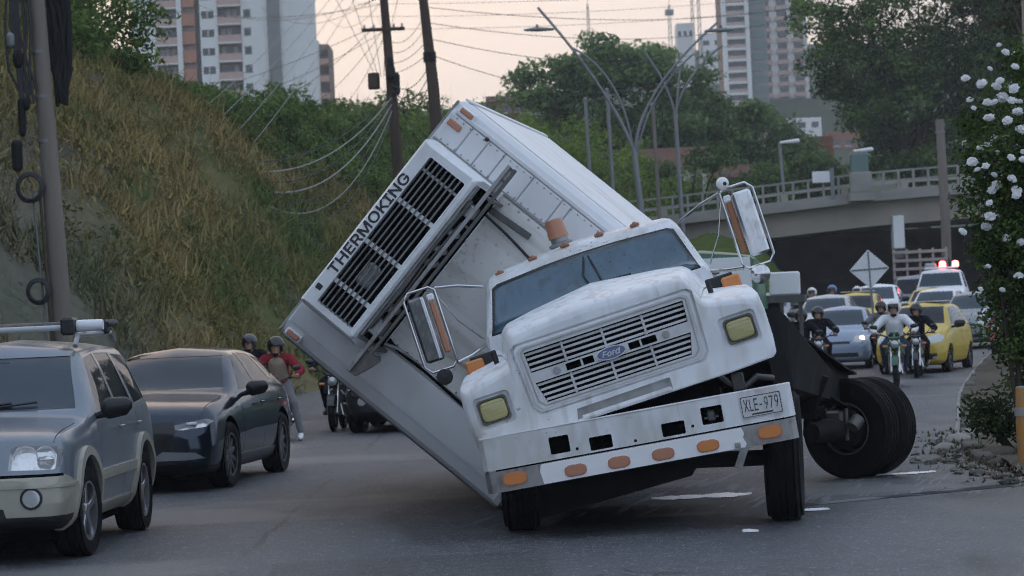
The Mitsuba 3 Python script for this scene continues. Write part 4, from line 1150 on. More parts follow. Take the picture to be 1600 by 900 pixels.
SUV_ST = [(0.0, cp(.34, .64, .50, .60, .60, .50, .63, .64)), (.05, cp(.30, .78, .50, .655, .75, .60, .68, .69)), (.13, cp(.28, .83, .52, .80, .78, .62, .83, .84)),
          (.20, cp(.26, .85, .55, .885, .81, .68, .92, .94)), (.40, cp(.25, .87, .60, .935, .84, .72, .975, 1.0)), (1.12, cp(.25, .885, .62, .98, .855, .74, 1.04, 1.075)),
          (1.24, cp(.25, .885, .62, .99, .86, .735, 1.08, 1.115)), (1.80, cp(.25, .885, .64, 1.01, .86, .645, 1.50, 1.555)), (2.0, cp(.25, .885, .64, 1.01, .86, .635, 1.575, 1.635)),
          (2.8, cp(.25, .885, .64, 1.02, .86, .64, 1.60, 1.67)), (3.7, cp(.27, .885, .64, 1.03, .86, .63, 1.58, 1.64)), (3.95, cp(.30, .87, .66, 1.03, .84, .59, 1.46, 1.53)),
          (4.08, cp(.36, .82, .68, 1.0, .78, .55, 1.09, 1.12)), (4.12, cp(.42, .72, .68, .9, .68, .5, .95, .96))]
CROSS_ST = [(0.0, cp(.30, .62, .5, .58, .57, .45, .62, .63)), (.06, cp(.24, .79, .5, .665, .74, .55, .70, .715)), (.18, cp(.20, .86, .52, .785, .81, .62, .82, .84)),
            (.40, cp(.19, .89, .56, .865, .84, .68, .90, .925)), (1.15, cp(.19, .90, .60, .94, .85, .72, .985, 1.02)), (1.30, cp(.19, .90, .60, .95, .85, .72, 1.02, 1.055)),
            (2.05, cp(.19, .90, .62, .97, .85, .60, 1.385, 1.435)), (2.35, cp(.19, .90, .62, .98, .85, .585, 1.45, 1.505)), (2.9, cp(.19, .90, .62, 1.0, .85, .575, 1.46, 1.515)),
            (3.6, cp(.20, .90, .64, 1.02, .84, .555, 1.42, 1.475)), (4.1, cp(.25, .88, .65, 1.04, .81, .52, 1.24, 1.285)), (4.3, cp(.30, .83, .65, 1.0, .75, .5, 1.05, 1.07)),
            (4.4, cp(.4, .7, .65, .85, .65, .45, .88, .89))]
HATCH_ST = [(0.0, cp(.28, .56, .45, .56, .52, .40, .60, .61)), (.06, cp(.22, .70, .47, .66, .66, .50, .71, .72)), (.16, cp(.19, .755, .5, .76, .71, .55, .81, .83)),
            (.36, cp(.18, .775, .54, .86, .73, .58, .91, .94)), (.80, cp(.18, .785, .58, .93, .74, .61, .985, 1.02)), (.92, cp(.18, .785, .58, .94, .74, .61, 1.02, 1.055)),
            (1.50, cp(.18, .79, .6, .96, .745, .545, 1.40, 1.455)), (1.75, cp(.18, .79, .6, .97, .745, .535, 1.465, 1.52)), (2.4, cp(.18, .79, .6, .98, .745, .54, 1.475, 1.535)),
            (3.1, cp(.20, .785, .6, .99, .74, .52, 1.43, 1.48)), (3.38, cp(.24, .76, .62, .98, .71, .48, 1.22, 1.25)), (3.48, cp(.30, .70, .62, .9, .66, .45, .96, .98)), (3.52, cp(.36, .6, .6, .8, .58, .4, .84, .85))]
SUV_SP = dict(st=SUV_ST, wheels=(.82, 3.30, .345, .775, .235), arch=.415, wind=([(-.70, 1.115), (-.575, 1.525), (.575, 1.525), (.70, 1.115)], 1.0, 1.97),
              side=[[(1.60, 1.07), (1.97, 1.50), (2.36, 1.535), (2.36, 1.08)], [(2.44, 1.08), (2.44, 1.535), (3.02, 1.53), (3.12, 1.09)], [(3.22, 1.09), (3.14, 1.52), (3.66, 1.50), (3.80, 1.12)]],
              rear=[(-.62, 1.12), (-.55, 1.45), (.55, 1.45), (.62, 1.12)], doors=[(1.42, 2.40), (2.40, 3.16)], lamp=[(.43, .705), (.44, .86), (.50, .885), (.78, .87), (.815, .84), (.80, .72), (.75, .70)],
              grille=[(-.34, .71), (-.36, .86), (.36, .86), (.34, .71)], intake=[(-.42, .36), (-.40, .43), (.40, .43), (.42, .36)], fog=(.61, .50, .065), handle=(2.22, 3.02, .93), mirror=(1.50, .88, 1.09), zrub=.60)
CROSS_SP = dict(st=CROSS_ST, wheels=(.92, 3.58, .35, .785, .225), arch=.405, wind=([(-.69, 1.06), (-.54, 1.405), (.54, 1.405), (.69, 1.06)], 1.1, 2.3),
                side=[[(1.72, 1.02), (2.22, 1.39), (2.52, 1.425), (2.52, 1.03)], [(2.60, 1.03), (2.60, 1.425), (3.10, 1.40), (3.42, 1.09)], [(3.50, 1.10), (3.22, 1.385), (3.55, 1.34), (3.80, 1.16)]],
                rear=[(-.5, 1.12), (-.45, 1.36), (.45, 1.36), (.5, 1.12)], doors=[(1.55, 2.56), (2.56, 3.52)], lamp=[(.44, .665), (.47, .71), (.80, .765), (.855, .735), (.80, .68), (.55, .655)],
                grille=[(-.42, .44), (-.50, .65), (-.47, .745), (.47, .745), (.50, .65), (.42, .44)], intake=[(-.62, .27), (-.55, .335), (.55, .335), (.62, .27)], fog=None, handle=(2.38, 3.30, .86), mirror=(1.72, .90, 1.02), zrub=.34)
HATCH_SP = dict(st=HATCH_ST, wheels=(.66, 3.02, .285, .68, .17), arch=.335, wind=([(-.585, 1.06), (-.485, 1.425), (.485, 1.425), (.585, 1.06)], .8, 1.72),
                side=[[(1.22, 1.02), (1.66, 1.40), (2.02, 1.425), (2.02, 1.03)], [(2.09, 1.03), (2.09, 1.425), (2.66, 1.41), (2.82, 1.05)], [(2.92, 1.06), (2.78, 1.395), (3.02, 1.37), (3.12, 1.10)]],
                rear=[(-.5, 1.05), (-.45, 1.36), (.45, 1.36), (.5, 1.05)], doors=[(1.08, 2.055), (2.055, 2.86)], lamp=[(.36, .66), (.40, .80), (.62, .84), (.72, .78), (.70, .68), (.55, .64)],
                grille=[(-.28, .62), (-.30, .68), (.30, .68), (.28, .62)], intake=[(-.5, .30), (-.46, .40), (.46, .40), (.5, .30)], fog=(.55, .36, .05), handle=(1.9, 2.7, .88), mirror=(1.18, .78, 1.02), zrub=.48)


def wheel(parent, x, y, r, w, s, rim_mat, steer=0.0, spokes=5):
    wh = sub(parent, 'wheel')
    ri = r * 0.66
    P = lambda m: mov(rot(m, [0, 0, 1], -steer), x, y, r)
    obj(wh, 'tyre', P(tyre_mesh(r, w, ri, 3, 36)), 'rubber', 35)
    h = s * w / 2
    parts = [lathe([(ri * 0.92, h * 0.88), (ri, h * 0.9), (ri + 0.004, h * 0.7), (ri, -h * 0.9), (ri * 0.95, -h * 0.9), (ri * 0.94, h * 0.3)], 32)]
    parts.append(lathe([(0, h * 0.78), (0.05, h * 0.76), (0.07, h * 0.6), (0.07, h * 0.2), (0, h * 0.2)], 18))
    for k in range(spokes):
        b = box(min(h * 0.45, h * 0.72), max(h * 0.45, h * 0.72), -0.028, 0.028, 0.04, ri * 0.95, 0.006)
        parts.append(rot(b, [1, 0, 0], 360 * k / spokes))
    obj(wh, 'rim', P(cat(parts)), rim_mat, 35)
    obj(wh, 'brake_disc', P(lathe([(0, h * 0.15), (ri * 0.9, h * 0.15), (ri * 0.9, -h * 0.1), (0, -h * 0.1)], 24)), 'black_part', 35)


def car(name, label, catg, M, sp, paint, group=None, glass='glass_dark', rim='rim_silver', lower=None, detail=True, sub_n=4, lamp_mat='lens_clear', steer=0.0, clear_lamps=False):
    c = thing(name, label, catg, M, group)
    st = sp['st']
    L = lambda off: man(loft(st, sub_n, 1, off=off))
    body, inn = L(0), L(-0.012)
    yf, yr, r, tr, tw_ = sp['wheels']
    ar = sp['arch']
    arches = []
    for y in (yf, yr):
        circ = [(y + ar * math.cos(a), r + 0.01 + ar * math.sin(a)) for a in np.linspace(0, 2 * math.pi, 41)[:-1]]
        for s in (-1, 1):
            a, b = sorted((s * 0.48, s * 1.3))
            arches.append(prism(circ, 'x', a, b))
    arch = m3.Manifold.batch_boolean(arches, m3.OpType.Add)
    wpoly, wy0, wy1 = sp['wind']
    pr_w = prism(wpoly, 'y', wy0, wy1)
    pr_s = [prism(q, 'x', -1.4, 1.4) for q in sp['side']]
    pr_r = prism(sp['rear'], 'y', st[-1][0] - 1.1, st[-1][0] + 0.2)
    glass_cut = m3.Manifold.batch_boolean([pr_w, pr_r] + pr_s, m3.OpType.Add)
    out = body - arch - (glass_cut - inn)
    if clear_lamps:
        glass = 'glass_tint'
        zb_ = wpoly[0][1] - 0.30
        out = out - (L(-0.035) ^ prism([(wy0 + 0.1, zb_), (wy0 + 0.1, 2.2), (st[-1][0] - 0.25, 2.2), (st[-1][0] - 0.25, zb_)], 'x', -1.3, 1.3))
        it = sub(c, 'interior')
        yc = (sp['doors'][0][0] + sp['doors'][0][1]) / 2 + 0.30
        obj(it, 'dashboard', box(-0.68, 0.68, wy0 + 0.25, wy0 + 0.55, zb_ + 0.005, wpoly[0][1] - 0.02, 0.04), 'black_part')
        for y_ in (yc, yc + 0.95):
            for x_ in (-0.36, 0.36):
                obj(it, 'seat', rot(cat(box(x_ - 0.24, x_ + 0.24, y_, y_ + 0.14, zb_ + 0.01, zb_ + 0.42, 0.05), box(x_ - 0.12, x_ + 0.12, y_ + 0.02, y_ + 0.12, zb_ + 0.43, zb_ + 0.60, 0.04)), [1, 0, 0], -12, (x_, y_, zb_)), 'seat_cloth')
        a_ = np.linspace(0, 6.283, 30)[:-1]
        obj(it, 'steering_wheel', rot(cat(tube(np.stack([0.36 + 0.18 * np.cos(a_), yc - 0.52 + 0 * a_, wpoly[0][1] + 0.0 + 0.18 * np.sin(a_)], -1), 0.014, 8, closed=True), box(0.19, 0.53, yc - 0.53, yc - 0.51, wpoly[0][1] - 0.03, wpoly[0][1] + 0.02)), [1, 0, 0], 25, (0.36, yc - 0.52, wpoly[0][1])), 'black_part')
        obj(it, 'mirror', box(-0.11, 0.11, wy1 - 0.25, wy1 - 0.22, wpoly[1][1] - 0.10, wpoly[1][1] - 0.03, 0.01), 'black_part')
    if clear_lamps:
        for s in (1, -1):
            q = sp['lamp'] if s > 0 else mirx(sp['lamp'])
            out = out - (prism(q, 'y', -0.2, 0.75) - L(-0.052))
    lines = []
    zs0 = st[len(st) // 2][1][0][1] + 0.10
    for y0, y1 in sp['doors']:
        lines.append(prism([(y1 - 0.005, zs0), (y1 - 0.005, 1.40), (y1 + 0.005, 1.40), (y1 + 0.005, zs0)], 'x', -1.4, 1.4))
    y0 = sp['doors'][0][0]
    lines.append(prism([(y0 - 0.005, zs0), (y0 - 0.005, 1.0), (y0 + 0.005, 1.0), (y0 + 0.005, zs0)], 'x', -1.4, 1.4))
    wbot = wpoly[0][1]
    hx = abs(wpoly[0][0]) + 0.05
    lines.append(prism([(hx - .005, .2), (hx + .005, .2), (hx + .005, wy0 + 0.02), (hx - .005, wy0 + 0.02)], 'z', 0.86, 1.2))
    lines.append(prism([(-hx - .005, .2), (-hx + .005, .2), (-hx + .005, wy0 + 0.02), (-hx - .005, wy0 + 0.02)], 'z', 0.86, 1.2))
    out = out - (m3.Manifold.batch_boolean(lines, m3.OpType.Add) - inn)
    obj(c, 'body', tmesh(out), paint, 32)
    gl0, gl1 = L(-0.004), L(-0.02)
    obj(c, 'windshield', tmesh((gl0 ^ pr_w) - gl1), glass, 40)
    obj(c, 'rear_window', tmesh((gl0 ^ pr_r) - gl1), glass, 40)
    for s in (-1, 1):
        half = prism([(0, -1), (s * 3, -1), (s * 3, 8), (0, 8)], 'z', 0, 3)
        for q in pr_s:
            obj(c, 'side_window', tmesh((gl0 ^ q ^ half) - gl1), glass, 40)
    sh1, sh0 = L(0.006), L(-0.006)
    for s in (1, -1):
        q = sp['lamp'] if s > 0 else mirx(sp['lamp'])
        if clear_lamps:
            hl_ = sub(c, 'headlight')
            pq = prism(q, 'y', -0.2, 0.75)
            obj(hl_, 'lens', tmesh(((sh1 ^ pq) - L(0.003))), 'lamp_glass', 40)
            obj(hl_, 'bowl', tmesh((L(-0.05) ^ pq) - L(-0.055)), 'chrome', 40)
            Q = np.array(q)
            x0_, x1_, zc_ = Q[:, 0].min(), Q[:, 0].max(), Q[:, 1].mean()
            for f_, r_, mt_ in ((0.30, 0.5, 'rim_silver'), (0.66, 0.42, 'chrome')):
                xb = x0_ + (x1_ - x0_) * f_
                rr = r_ * (Q[:, 1].max() - Q[:, 1].min())
                yb = np.interp(abs(xb), [0.4, 0.85], [0.16, 0.30])
                obj(hl_, 'reflector', lathe([(rr * .25, yb + 0.03), (rr * .8, yb - 0.01), (rr, yb - 0.05), (rr * .94, yb - 0.05), (rr * .7, yb + 0.0), (rr * .2, yb + 0.04)], 24, 'y').apply_translation((xb, 0, zc_)), mt_, 40)
                obj(hl_, 'bulb', ball((xb, yb, zc_), rr * .3, n=1), 'plate_white', True)
        else:
            obj(c, 'headlight', tmesh((sh1 ^ prism(q, 'y', -0.2, 0.75)) - sh0), lamp_mat, 40)
        b0, b1 = sorted((s * (tr - 0.13), s * (abs(sp['mirror'][1]) + 0.0)))
    obj(c, 'grille', tmesh((L(0.008) ^ prism(sp['grille'], 'y', -0.2, 0.5)) - sh0), 'black_part', 40)
    obj(c, 'air_intake', tmesh((sh1 ^ prism(sp['intake'], 'y', -0.2, 0.5)) - sh0), 'black_part', 40)
    if sp['fog']:
        fx, fz, fr = sp['fog']
        for s in (1, -1):
            q = [(s * fx + fr * math.cos(a), fz + fr * math.sin(a)) for a in np.linspace(0, 6.283, 21)[:-1]]
            obj(c, 'fog_lamp', tmesh((L(0.02) ^ prism(q, 'y', -0.2, 0.5)) - sh0), lamp_mat, 40)
    if lower:
        zr_ = sp['zrub']
        bum_ = prism([(-0.1, 0.1), (-0.1, zr_ + 0.07), (0.13, zr_ + 0.07), (yf - ar, zr_ - 0.02), (yf - ar, 0.1)], 'x', -1.4, 1.4)
        obj(c, 'bumper', tmesh((L(0.014) ^ bum_) - sh0 - arch - prism(sp['intake'], 'y', -0.2, 0.5)), lower, 32)
        strip = prism([(yf + ar, zr_ - 0.05), (yf + ar, zr_ + 0.03), (yr - ar, zr_ + 0.03), (yr - ar, zr_ - 0.05)], 'x', -1.4, 1.4)
        sill = prism([(yf + ar, 0.1), (yf + ar, 0.36), (yr - ar, 0.36), (yr - ar, 0.1)], 'x', -1.4, 1.4)
        for s in (-1, 1):
            half = prism([(0, -1), (s * 3, -1), (s * 3, 8), (0, 8)], 'z', 0, 3)
            obj(c, 'side_moulding', tmesh((L(0.018) ^ strip ^ half) - sh0), lower, 32)
            obj(c, 'sill', tmesh((L(0.016) ^ sill ^ half) - sh0), lower, 32)
        ring_ = []
        for y in (yf, yr):
            pr_o = [(y + (ar + .07) * math.cos(a), r + 0.01 + (ar + .07) * math.sin(a)) for a in np.linspace(-0.25, math.pi + 0.25, 31)]
            pr_i = [(y + ar * math.cos(a), r + 0.01 + ar * math.sin(a)) for a in np.linspace(-0.25, math.pi + 0.25, 31)]
            ring_.append(prism(pr_o + pr_i[::-1], 'x', -1.4, 1.4))
        for q in ring_:
            obj(c, 'wheel_arch_flare', tmesh((L(0.035) ^ q) - sh0), lower, 32)
    for y in (yf, yr):
        obj(c, 'wheel_house', box(-0.47, 0.47, y - ar, y + ar, 0.24, 0.8), 'void_black')
        for s in (-1, 1):
            wheel(c, s * tr, y, r, tw_, s, rim, steer if y == yf else 0.0, 5 if rim != 'rim_dark' else 10)
    obj(c, 'underbody', box(-0.7, 0.7, 0.25, st[-1][0] - 0.3, 0.17, 0.3), 'void_black')
    if detail:
        my, mx, mz = sp['mirror']
        for s in (-1, 1):
            obj(c, 'door_mirror', cat(bones([((s * (mx + 0.06), my, mz + 0.02), 0.075, (s * (mx + 0.17), my + 0.03, mz + 0.03), 0.065), ((s * (mx + 0.06), my, mz - 0.015), 0.06, (s * (mx + 0.16), my + 0.03, mz), 0.055),
                                             ((s * (mx - 0.06), my + 0.03, mz - 0.05), 0.025, (s * (mx + 0.06), my + 0.02, mz - 0.02), 0.035)], 16)), 'black_part', 50)
            hz = sp['handle'][2]
            for hy in sp['handle'][:2]:
                i = np.argmin([abs(q[0] - hy) for q in st])
                obj(c, 'door_handle', mov(box(-0.012, 0.012, -0.08, 0.08, -0.014, 0.014, 0.005), s * (st[i][1][5][0] + 0.02), hy, hz), paint)
    return c


gloss('grey_light', (0.45, 0.46, 0.47), 0.35)
suv = car('suv', 'silver blue off road car with beige bumpers and a roof rack at the left edge', 'car', pose(-4.20, 19.75, 0, 1.8), SUV_SP, 'suv_blue', lower='suv_beige', rim='rim_silver', sub_n=5, steer=4, clear_lamps=True)
for s in (-1, 1):
    obj(suv, 'roof_rail', tube([(s * 0.60, 1.95, 1.60), (s * 0.60, 2.05, 1.69), (s * 0.60, 3.5, 1.70), (s * 0.59, 3.75, 1.62)], 0.022, 8), 'grey_paint', 40)
rk = sub(suv, 'roof_rack')
obj(rk, 'crossbar', bones([((-0.72, 2.36, 1.755), 0.022, (0.42, 2.36, 1.755), 0.022), ((-0.72, 2.44, 1.75), 0.018, (0.42, 2.44, 1.75), 0.018)], 14), 'grey_light', 50)
obj(rk, 'crossbar_end', lathe([(0, 0.53), (0.042, 0.53), (0.047, 0.55), (0.047, 0.73), (0.040, 0.75), (0, 0.75)], 20).apply_translation((0, 2.40, 1.765)), 'white_paint', 40)
obj(rk, 'crossbar', bones([((-0.70, 3.2, 1.78), 0.03, (0.70, 3.2, 1.78), 0.03)], 14), 'frame_steel', 50)
for s in (-1, 1):
    obj(rk, 'clamp', box(s * 0.47 - 0.055, s * 0.47 + 0.055, 2.28, 2.54, 1.69, 1.835, 0.02), 'black_part')
    obj(rk, 'clamp', box(s * 0.60 - 0.05, s * 0.60 + 0.05, 3.12, 3.28, 1.69, 1.81, 0.02), 'black_part')
LS_ = lambda off: man(loft(SUV_ST, 5, 1, off=off))
fz_ = lambda z0, z1, y1: prism([(-0.1, z0), (-0.1, z1), (y1, z1), (y1, z0)], 'x', -1.4, 1.4)
obj(suv, 'bumper_gap', tmesh((LS_(0.0165) ^ fz_(0.655, 0.674, 0.13)) - LS_(-0.006)), 'void_black', 32)
obj(suv, 'lower_valance', tmesh((LS_(0.018) ^ fz_(0.2, 0.365, 0.38)) - LS_(-0.006)), 'black_part', 32)
obj(suv, 'bumper_step', tmesh((LS_(0.028) ^ fz_(0.575, 0.60, 0.36)) - LS_(-0.006)), 'suv_beige', 32)
for s in (-1, 1):
    q_ = [(s * .61 + .082 * math.cos(a), .50 + .082 * math.sin(a)) for a in np.linspace(0, 6.283, 25)[:-1]]
    q2_ = [(s * .61 + .064 * math.cos(a), .50 + .064 * math.sin(a)) for a in np.linspace(0, 6.283, 25)[:-1]]
    obj(suv, 'fog_lamp_ring', tmesh((LS_(0.024) ^ (prism(q_, 'y', -.2, .4) - prism(q2_, 'y', -.3, .5))) - LS_(-0.006)), 'black_part', 32)
    obj(suv, 'wiper', tube([(s * .1 - .15, 1.27, 1.135), (s * .1 + .3, 1.33, 1.175)], .010, 6), 'black_part')
obj(suv, 'grille_bar', box(-0.34, 0.34, 0.05, 0.07, 0.775, 0.80, 0.005), 'chrome')
obj(suv, 'skid_plate', box(-0.30, 0.30, -0.03, 0.05, 0.30, 0.42, 0.03), 'suv_beige')
obj(suv, 'tow_hook', tube([(0.18, -0.035, 0.34), (0.10, -0.06, 0.33), (0.10, -0.06, 0.37), (0.18, -0.035, 0.37)], 0.015, 6), 'black_part')
for s in (-1, 1):
    obj(suv, 'indicator_reflector', box(s * 0.70 - 0.06, s * 0.70 + 0.06, 0.10, 0.17, 0.72, 0.80, 0.02), 'chrome')

cross = car('crossover', 'dark blue crossover car with black mirrors behind the silver off road car', 'car', pose(-4.07, 28.05, 0, 7), CROSS_SP, 'dark_blue_paint', rim='rim_dark', sub_n=5, steer=3, clear_lamps=True)
L_ = lambda off: man(loft(CROSS_ST, 5, 1, off=off))
ins = prism([(-.80, .36), (-.70, .42), (-.36, .44), (-.30, .40), (.30, .40), (.36, .44), (.70, .42), (.80, .36), (.6, .345), (-.6, .345)], 'y', -0.2, 0.6)
obj(cross, 'lower_lip', tmesh((L_(0.016) ^ prism([(-0.1, 0.1), (-0.1, 0.27), (0.5, 0.27), (0.5, 0.1)], 'x', -1.4, 1.4)) - L_(-0.006)), 'black_part', 32)
obj(cross, 'bumper_insert', tmesh((L_(0.012) ^ ins) - L_(-0.006)), 'grey_paint', 40)
obj(cross, 'side_cladding', tmesh(((L_(0.014) ^ prism([(1.32, 0.1), (1.32, 0.33), (3.17, 0.33), (3.17, 0.1)], 'x', -1.4, 1.4)) - L_(-0.006))), 'rim_dark', 32)
obj(cross, 'badge', tmesh(prism([(0.07 * math.cos(a), 0.60 + 0.055 * math.sin(a)) for a in np.linspace(0, 6.283, 21)[:-1]], 'y', -0.03, 0.02) - prism([(0.052 * math.cos(a), 0.60 + 0.04 * math.sin(a)) for a in np.linspace(0, 6.283, 21)[:-1]], 'y', -0.1, 0.1)), 'chrome', 30)
for s in (-1, 1):
    obj(cross, 'daytime_lamp', box(s * 0.66 - 0.05, s * 0.66 + 0.05, 0.055, 0.16, 0.705, 0.735, 0.008), 'plate_white')

# queue on the right
ta = car('taxi', 'yellow taxi with open view of its side at the front of the right hand queue', 'car', pose(8.72, 59.5, float(gz(60)), 20, s=1.03), HATCH_SP, 'taxi_yellow', 'cars in the queue on the right', rim='frame_steel', sub_n=3, lower=None)
obj(ta, 'roof_cap', box(-0.45, 0.45, 1.75, 2.6, 1.535, 1.55, 0.01), 'plate_white')
obj(ta, 'bumper_bar', tube([(-0.6, -0.03, 0.40), (-0.3, -0.05, 0.40), (0.3, -0.05, 0.40), (0.6, -0.03, 0.40)], 0.03, 8), 'black_part', 40)
Q = 'cars in the queue on the right'
dup(ta, 'taxi', 'pale yellow taxi with a windscreen behind the small blue car', pose(10.5, 84, float(gz(85)), 14, s=1.12), {'rim_silver': 'frame_steel'}, Q)
bl = car('hatchback', 'small pale blue car with one headlight lit behind the black clad riders', 'car', pose(7.72, 64.3, float(gz(64)), 12), HATCH_SP, 'pale_blue_paint', Q, sub_n=3, glass='glass_truck')
glow(bl, 'lit_headlight', ball((0.58, 0.12, 0.74), 0.055, n=1), 'lamp_warm')
dup(bl, 'hatchback', 'white car showing only its roof and windscreen above the queue under the diamond sign', pose(12.4, 93, float(gz(93)) + 0.15, 14, s=1.16), {'pale_blue_paint': 'white_paint'}, Q, skip=('lit_headlight',))
dup(bl, 'hatchback', 'grey car directly right of and behind the foremost yellow taxi', pose(12.7, 76, float(gz(76)), 20, s=1.08), {'pale_blue_paint': 'grey_paint'}, Q, skip=('lit_headlight',))
dup(bl, 'hatchback', 'white car with long pale roof between the foremost taxi and the emergency truck', pose(13.6, 88, float(gz(88)), 18, s=1.12), {'pale_blue_paint': 'white_paint'}, Q, skip=('lit_headlight',))
pk = dup(suv, 'pickup', 'white car mostly hidden behind the edge of the tipped cargo box', pose(-1.78, 41.3, 0, 4), {'suv_blue': 'white_paint', 'suv_beige': 'black_part'}, skip=('roof_rack', 'roof_rail', 'skid_plate', 'tow_hook'))
labels[pk]['category'] = 'car'

dup(bl, 'hatchback', 'grey car far back left of the pale yellow taxi in the shade', pose(8.9, 95, float(gz(95)) + .1, 12, s=1.1), {'pale_blue_paint': 'grey_paint'}, Q, skip=('lit_headlight',))
dup(bl, 'hatchback', 'grey roofed car directly behind the pale blue car', pose(8.55, 75, float(gz(75)) + .1, 13, s=1.08), {'pale_blue_paint': 'grey_light'}, Q, skip=('lit_headlight',))
dup(ta, 'taxi', 'yellow taxi farthest back between the stake bodied truck and the white roofed car', pose(15.0, 98, float(gz(98)), 15, s=1.1), {}, Q)
# emergency truck with lit red beacons
em_ = thing('tow_truck', 'white truck with red lit roof beacons farthest back in the right hand queue', 'truck', pose(16.3, 103, float(gz(103)), 13))
fst = [(0.0, cp(.5, .80, .8, 1.05, .78, .7, 1.1, 1.12)), (.08, cp(.42, .98, .8, 1.2, .94, .8, 1.28, 1.3)), (.3, cp(.40, 1.04, .85, 1.36, .98, .84, 1.44, 1.47)), (1.2, cp(.4, 1.06, .9, 1.48, .98, .84, 1.58, 1.62)),
       (1.35, cp(.4, 1.06, .9, 1.5, .98, .84, 1.62, 1.66)), (1.95, cp(.4, 1.06, .9, 1.54, .98, .76, 2.2, 2.26)), (2.2, cp(.4, 1.06, .9, 1.55, .98, .75, 2.3, 2.37)), (3.2, cp(.4, 1.06, .9, 1.55, .98, .75, 2.3, 2.36)), (3.35, cp(.45, 1.0, .9, 1.5, .94, .7, 2.1, 2.15))]
fb, fi_ = man(loft(fst, 4, 1)), man(loft(fst, 4, 1, off=-0.012))
wpr = prism([(-.84, 1.68), (-.70, 2.2), (.70, 2.2), (.84, 1.68)], 'y', 1.2, 2.1)
spr = prism([(1.75, 1.62), (2.1, 2.18), (2.75, 2.2), (2.8, 1.62)], 'x', -1.4, 1.4)
obj(em_, 'cab', tmesh(fb - ((wpr + spr) - fi_)), 'white_paint', 32)
obj(em_, 'windshield', tmesh((man(loft(fst, 4, 1, off=-0.004)) ^ wpr) - man(loft(fst, 4, 1, off=-0.02))), 'glass_truck', 40)
obj(em_, 'side_window', tmesh((man(loft(fst, 4, 1, off=-0.004)) ^ spr) - man(loft(fst, 4, 1, off=-0.02))), 'glass_truck', 40)
obj(em_, 'grille', box(-0.6, 0.6, -0.02, 0.05, 0.72, 1.04, 0.01), 'dull_metal')
obj(em_, 'hood_scoop', box(-0.75, 0.75, 0.25, 1.0, 1.44, 1.56, 0.03), 'white_paint')
for s in (-1, 1):
    obj(em_, 'headlight', box(s * 0.8 - 0.12, s * 0.8 + 0.12, 0.02, 0.1, 0.8, 1.02, 0.02), 'lens_clear')
obj(em_, 'beacon_bar', box(-0.65, 0.65, 2.3, 2.6, 2.37, 2.44, 0.02), 'plate_white')
for x in (0.05, 0.55):
    glow(em_, 'beacon', lathe([(0, 2.441), (0.13, 2.441), (0.12, 2.62), (0.07, 2.66), (0, 2.67)], 16, 'z').apply_translation((x, 2.45, 0)), 'beacon_red_on')
obj(em_, 'beacon', box(-0.62, -0.2, 2.32, 2.58, 2.441, 2.6, 0.03), 'lens_clear')
obj(em_, 'bed', box(-1.05, 1.05, 3.4, 6.5, 0.8, 1.4, 0.03), 'white_paint')
for y in (0.9, 5.2):
    for s in (-1, 1):
        wheel(em_, s * 0.86, y, 0.40, 0.24, s, 'rim_silver')
obj(em_, 'underbody', box(-0.8, 0.8, 0.3, 6.3, 0.35, 0.6), 'void_black')

# stake bodied truck behind the queue
sk = thing('stake_truck', 'truck with a pale slatted stake body left of the truck with red beacons', 'truck', pose(16.05, 106.5, float(gz(105)), 13, s=1.0))
for k in range(6):
    obj(sk, 'rail', box(-1.1, 1.1, 1.9, 1.97, 1.35 + 0.34 * k, 1.47 + 0.34 * k, 0.01), 'concrete')
for k in range(5):
    x = -1.05 + 0.525 * k
    obj(sk, 'stake', box(x - 0.05, x + 0.05, 1.975, 2.04, 1.2, 3.25, 0.01), 'concrete')
obj(sk, 'load_bed', box(-1.12, 1.12, 2.05, 5.5, 0.9, 1.3, 0.02), 'frame_steel')
obj(sk, 'tarpaulin', box(-1.0, 1.0, 2.1, 5.4, 1.301, 2.9, 0.1), 'chassis_black')
kst = [(0.0, cp(.5, .85, .9, 1.2, .84, .78, 1.3, 1.32)), (.06, cp(.45, 1.0, .9, 1.3, .97, .86, 1.5, 1.55)), (.3, cp(.45, 1.02, .9, 1.35, .98, .84, 2.0, 2.06)), (.6, cp(.45, 1.02, .9, 1.35, .98, .82, 2.1, 2.17)), (1.7, cp(.45, 1.02, .9, 1.35, .98, .84, 2.1, 2.16)), (1.8, cp(.5, .98, .9, 1.3, .94, .8, 2.0, 2.05))]
kb, ki = man(loft(kst, 4, 1)), man(loft(kst, 4, 1, off=-0.012))
kw = prism([(-.86, 1.42), (-.80, 2.0), (.80, 2.0), (.86, 1.42)], 'y', -0.1, 0.5)
obj(sk, 'cab', tmesh(kb - (kw - ki)), 'grey_paint', 32)
obj(sk, 'windshield', tmesh((man(loft(kst, 4, 1, off=-0.004)) ^ kw) - man(loft(kst, 4, 1, off=-0.02))), 'glass_dark', 40)
for y in (0.8, 4.4):
    for s in (-1, 1):
        wheel(sk, s * 0.86, y, 0.42, 0.24, s, 'rim_silver')

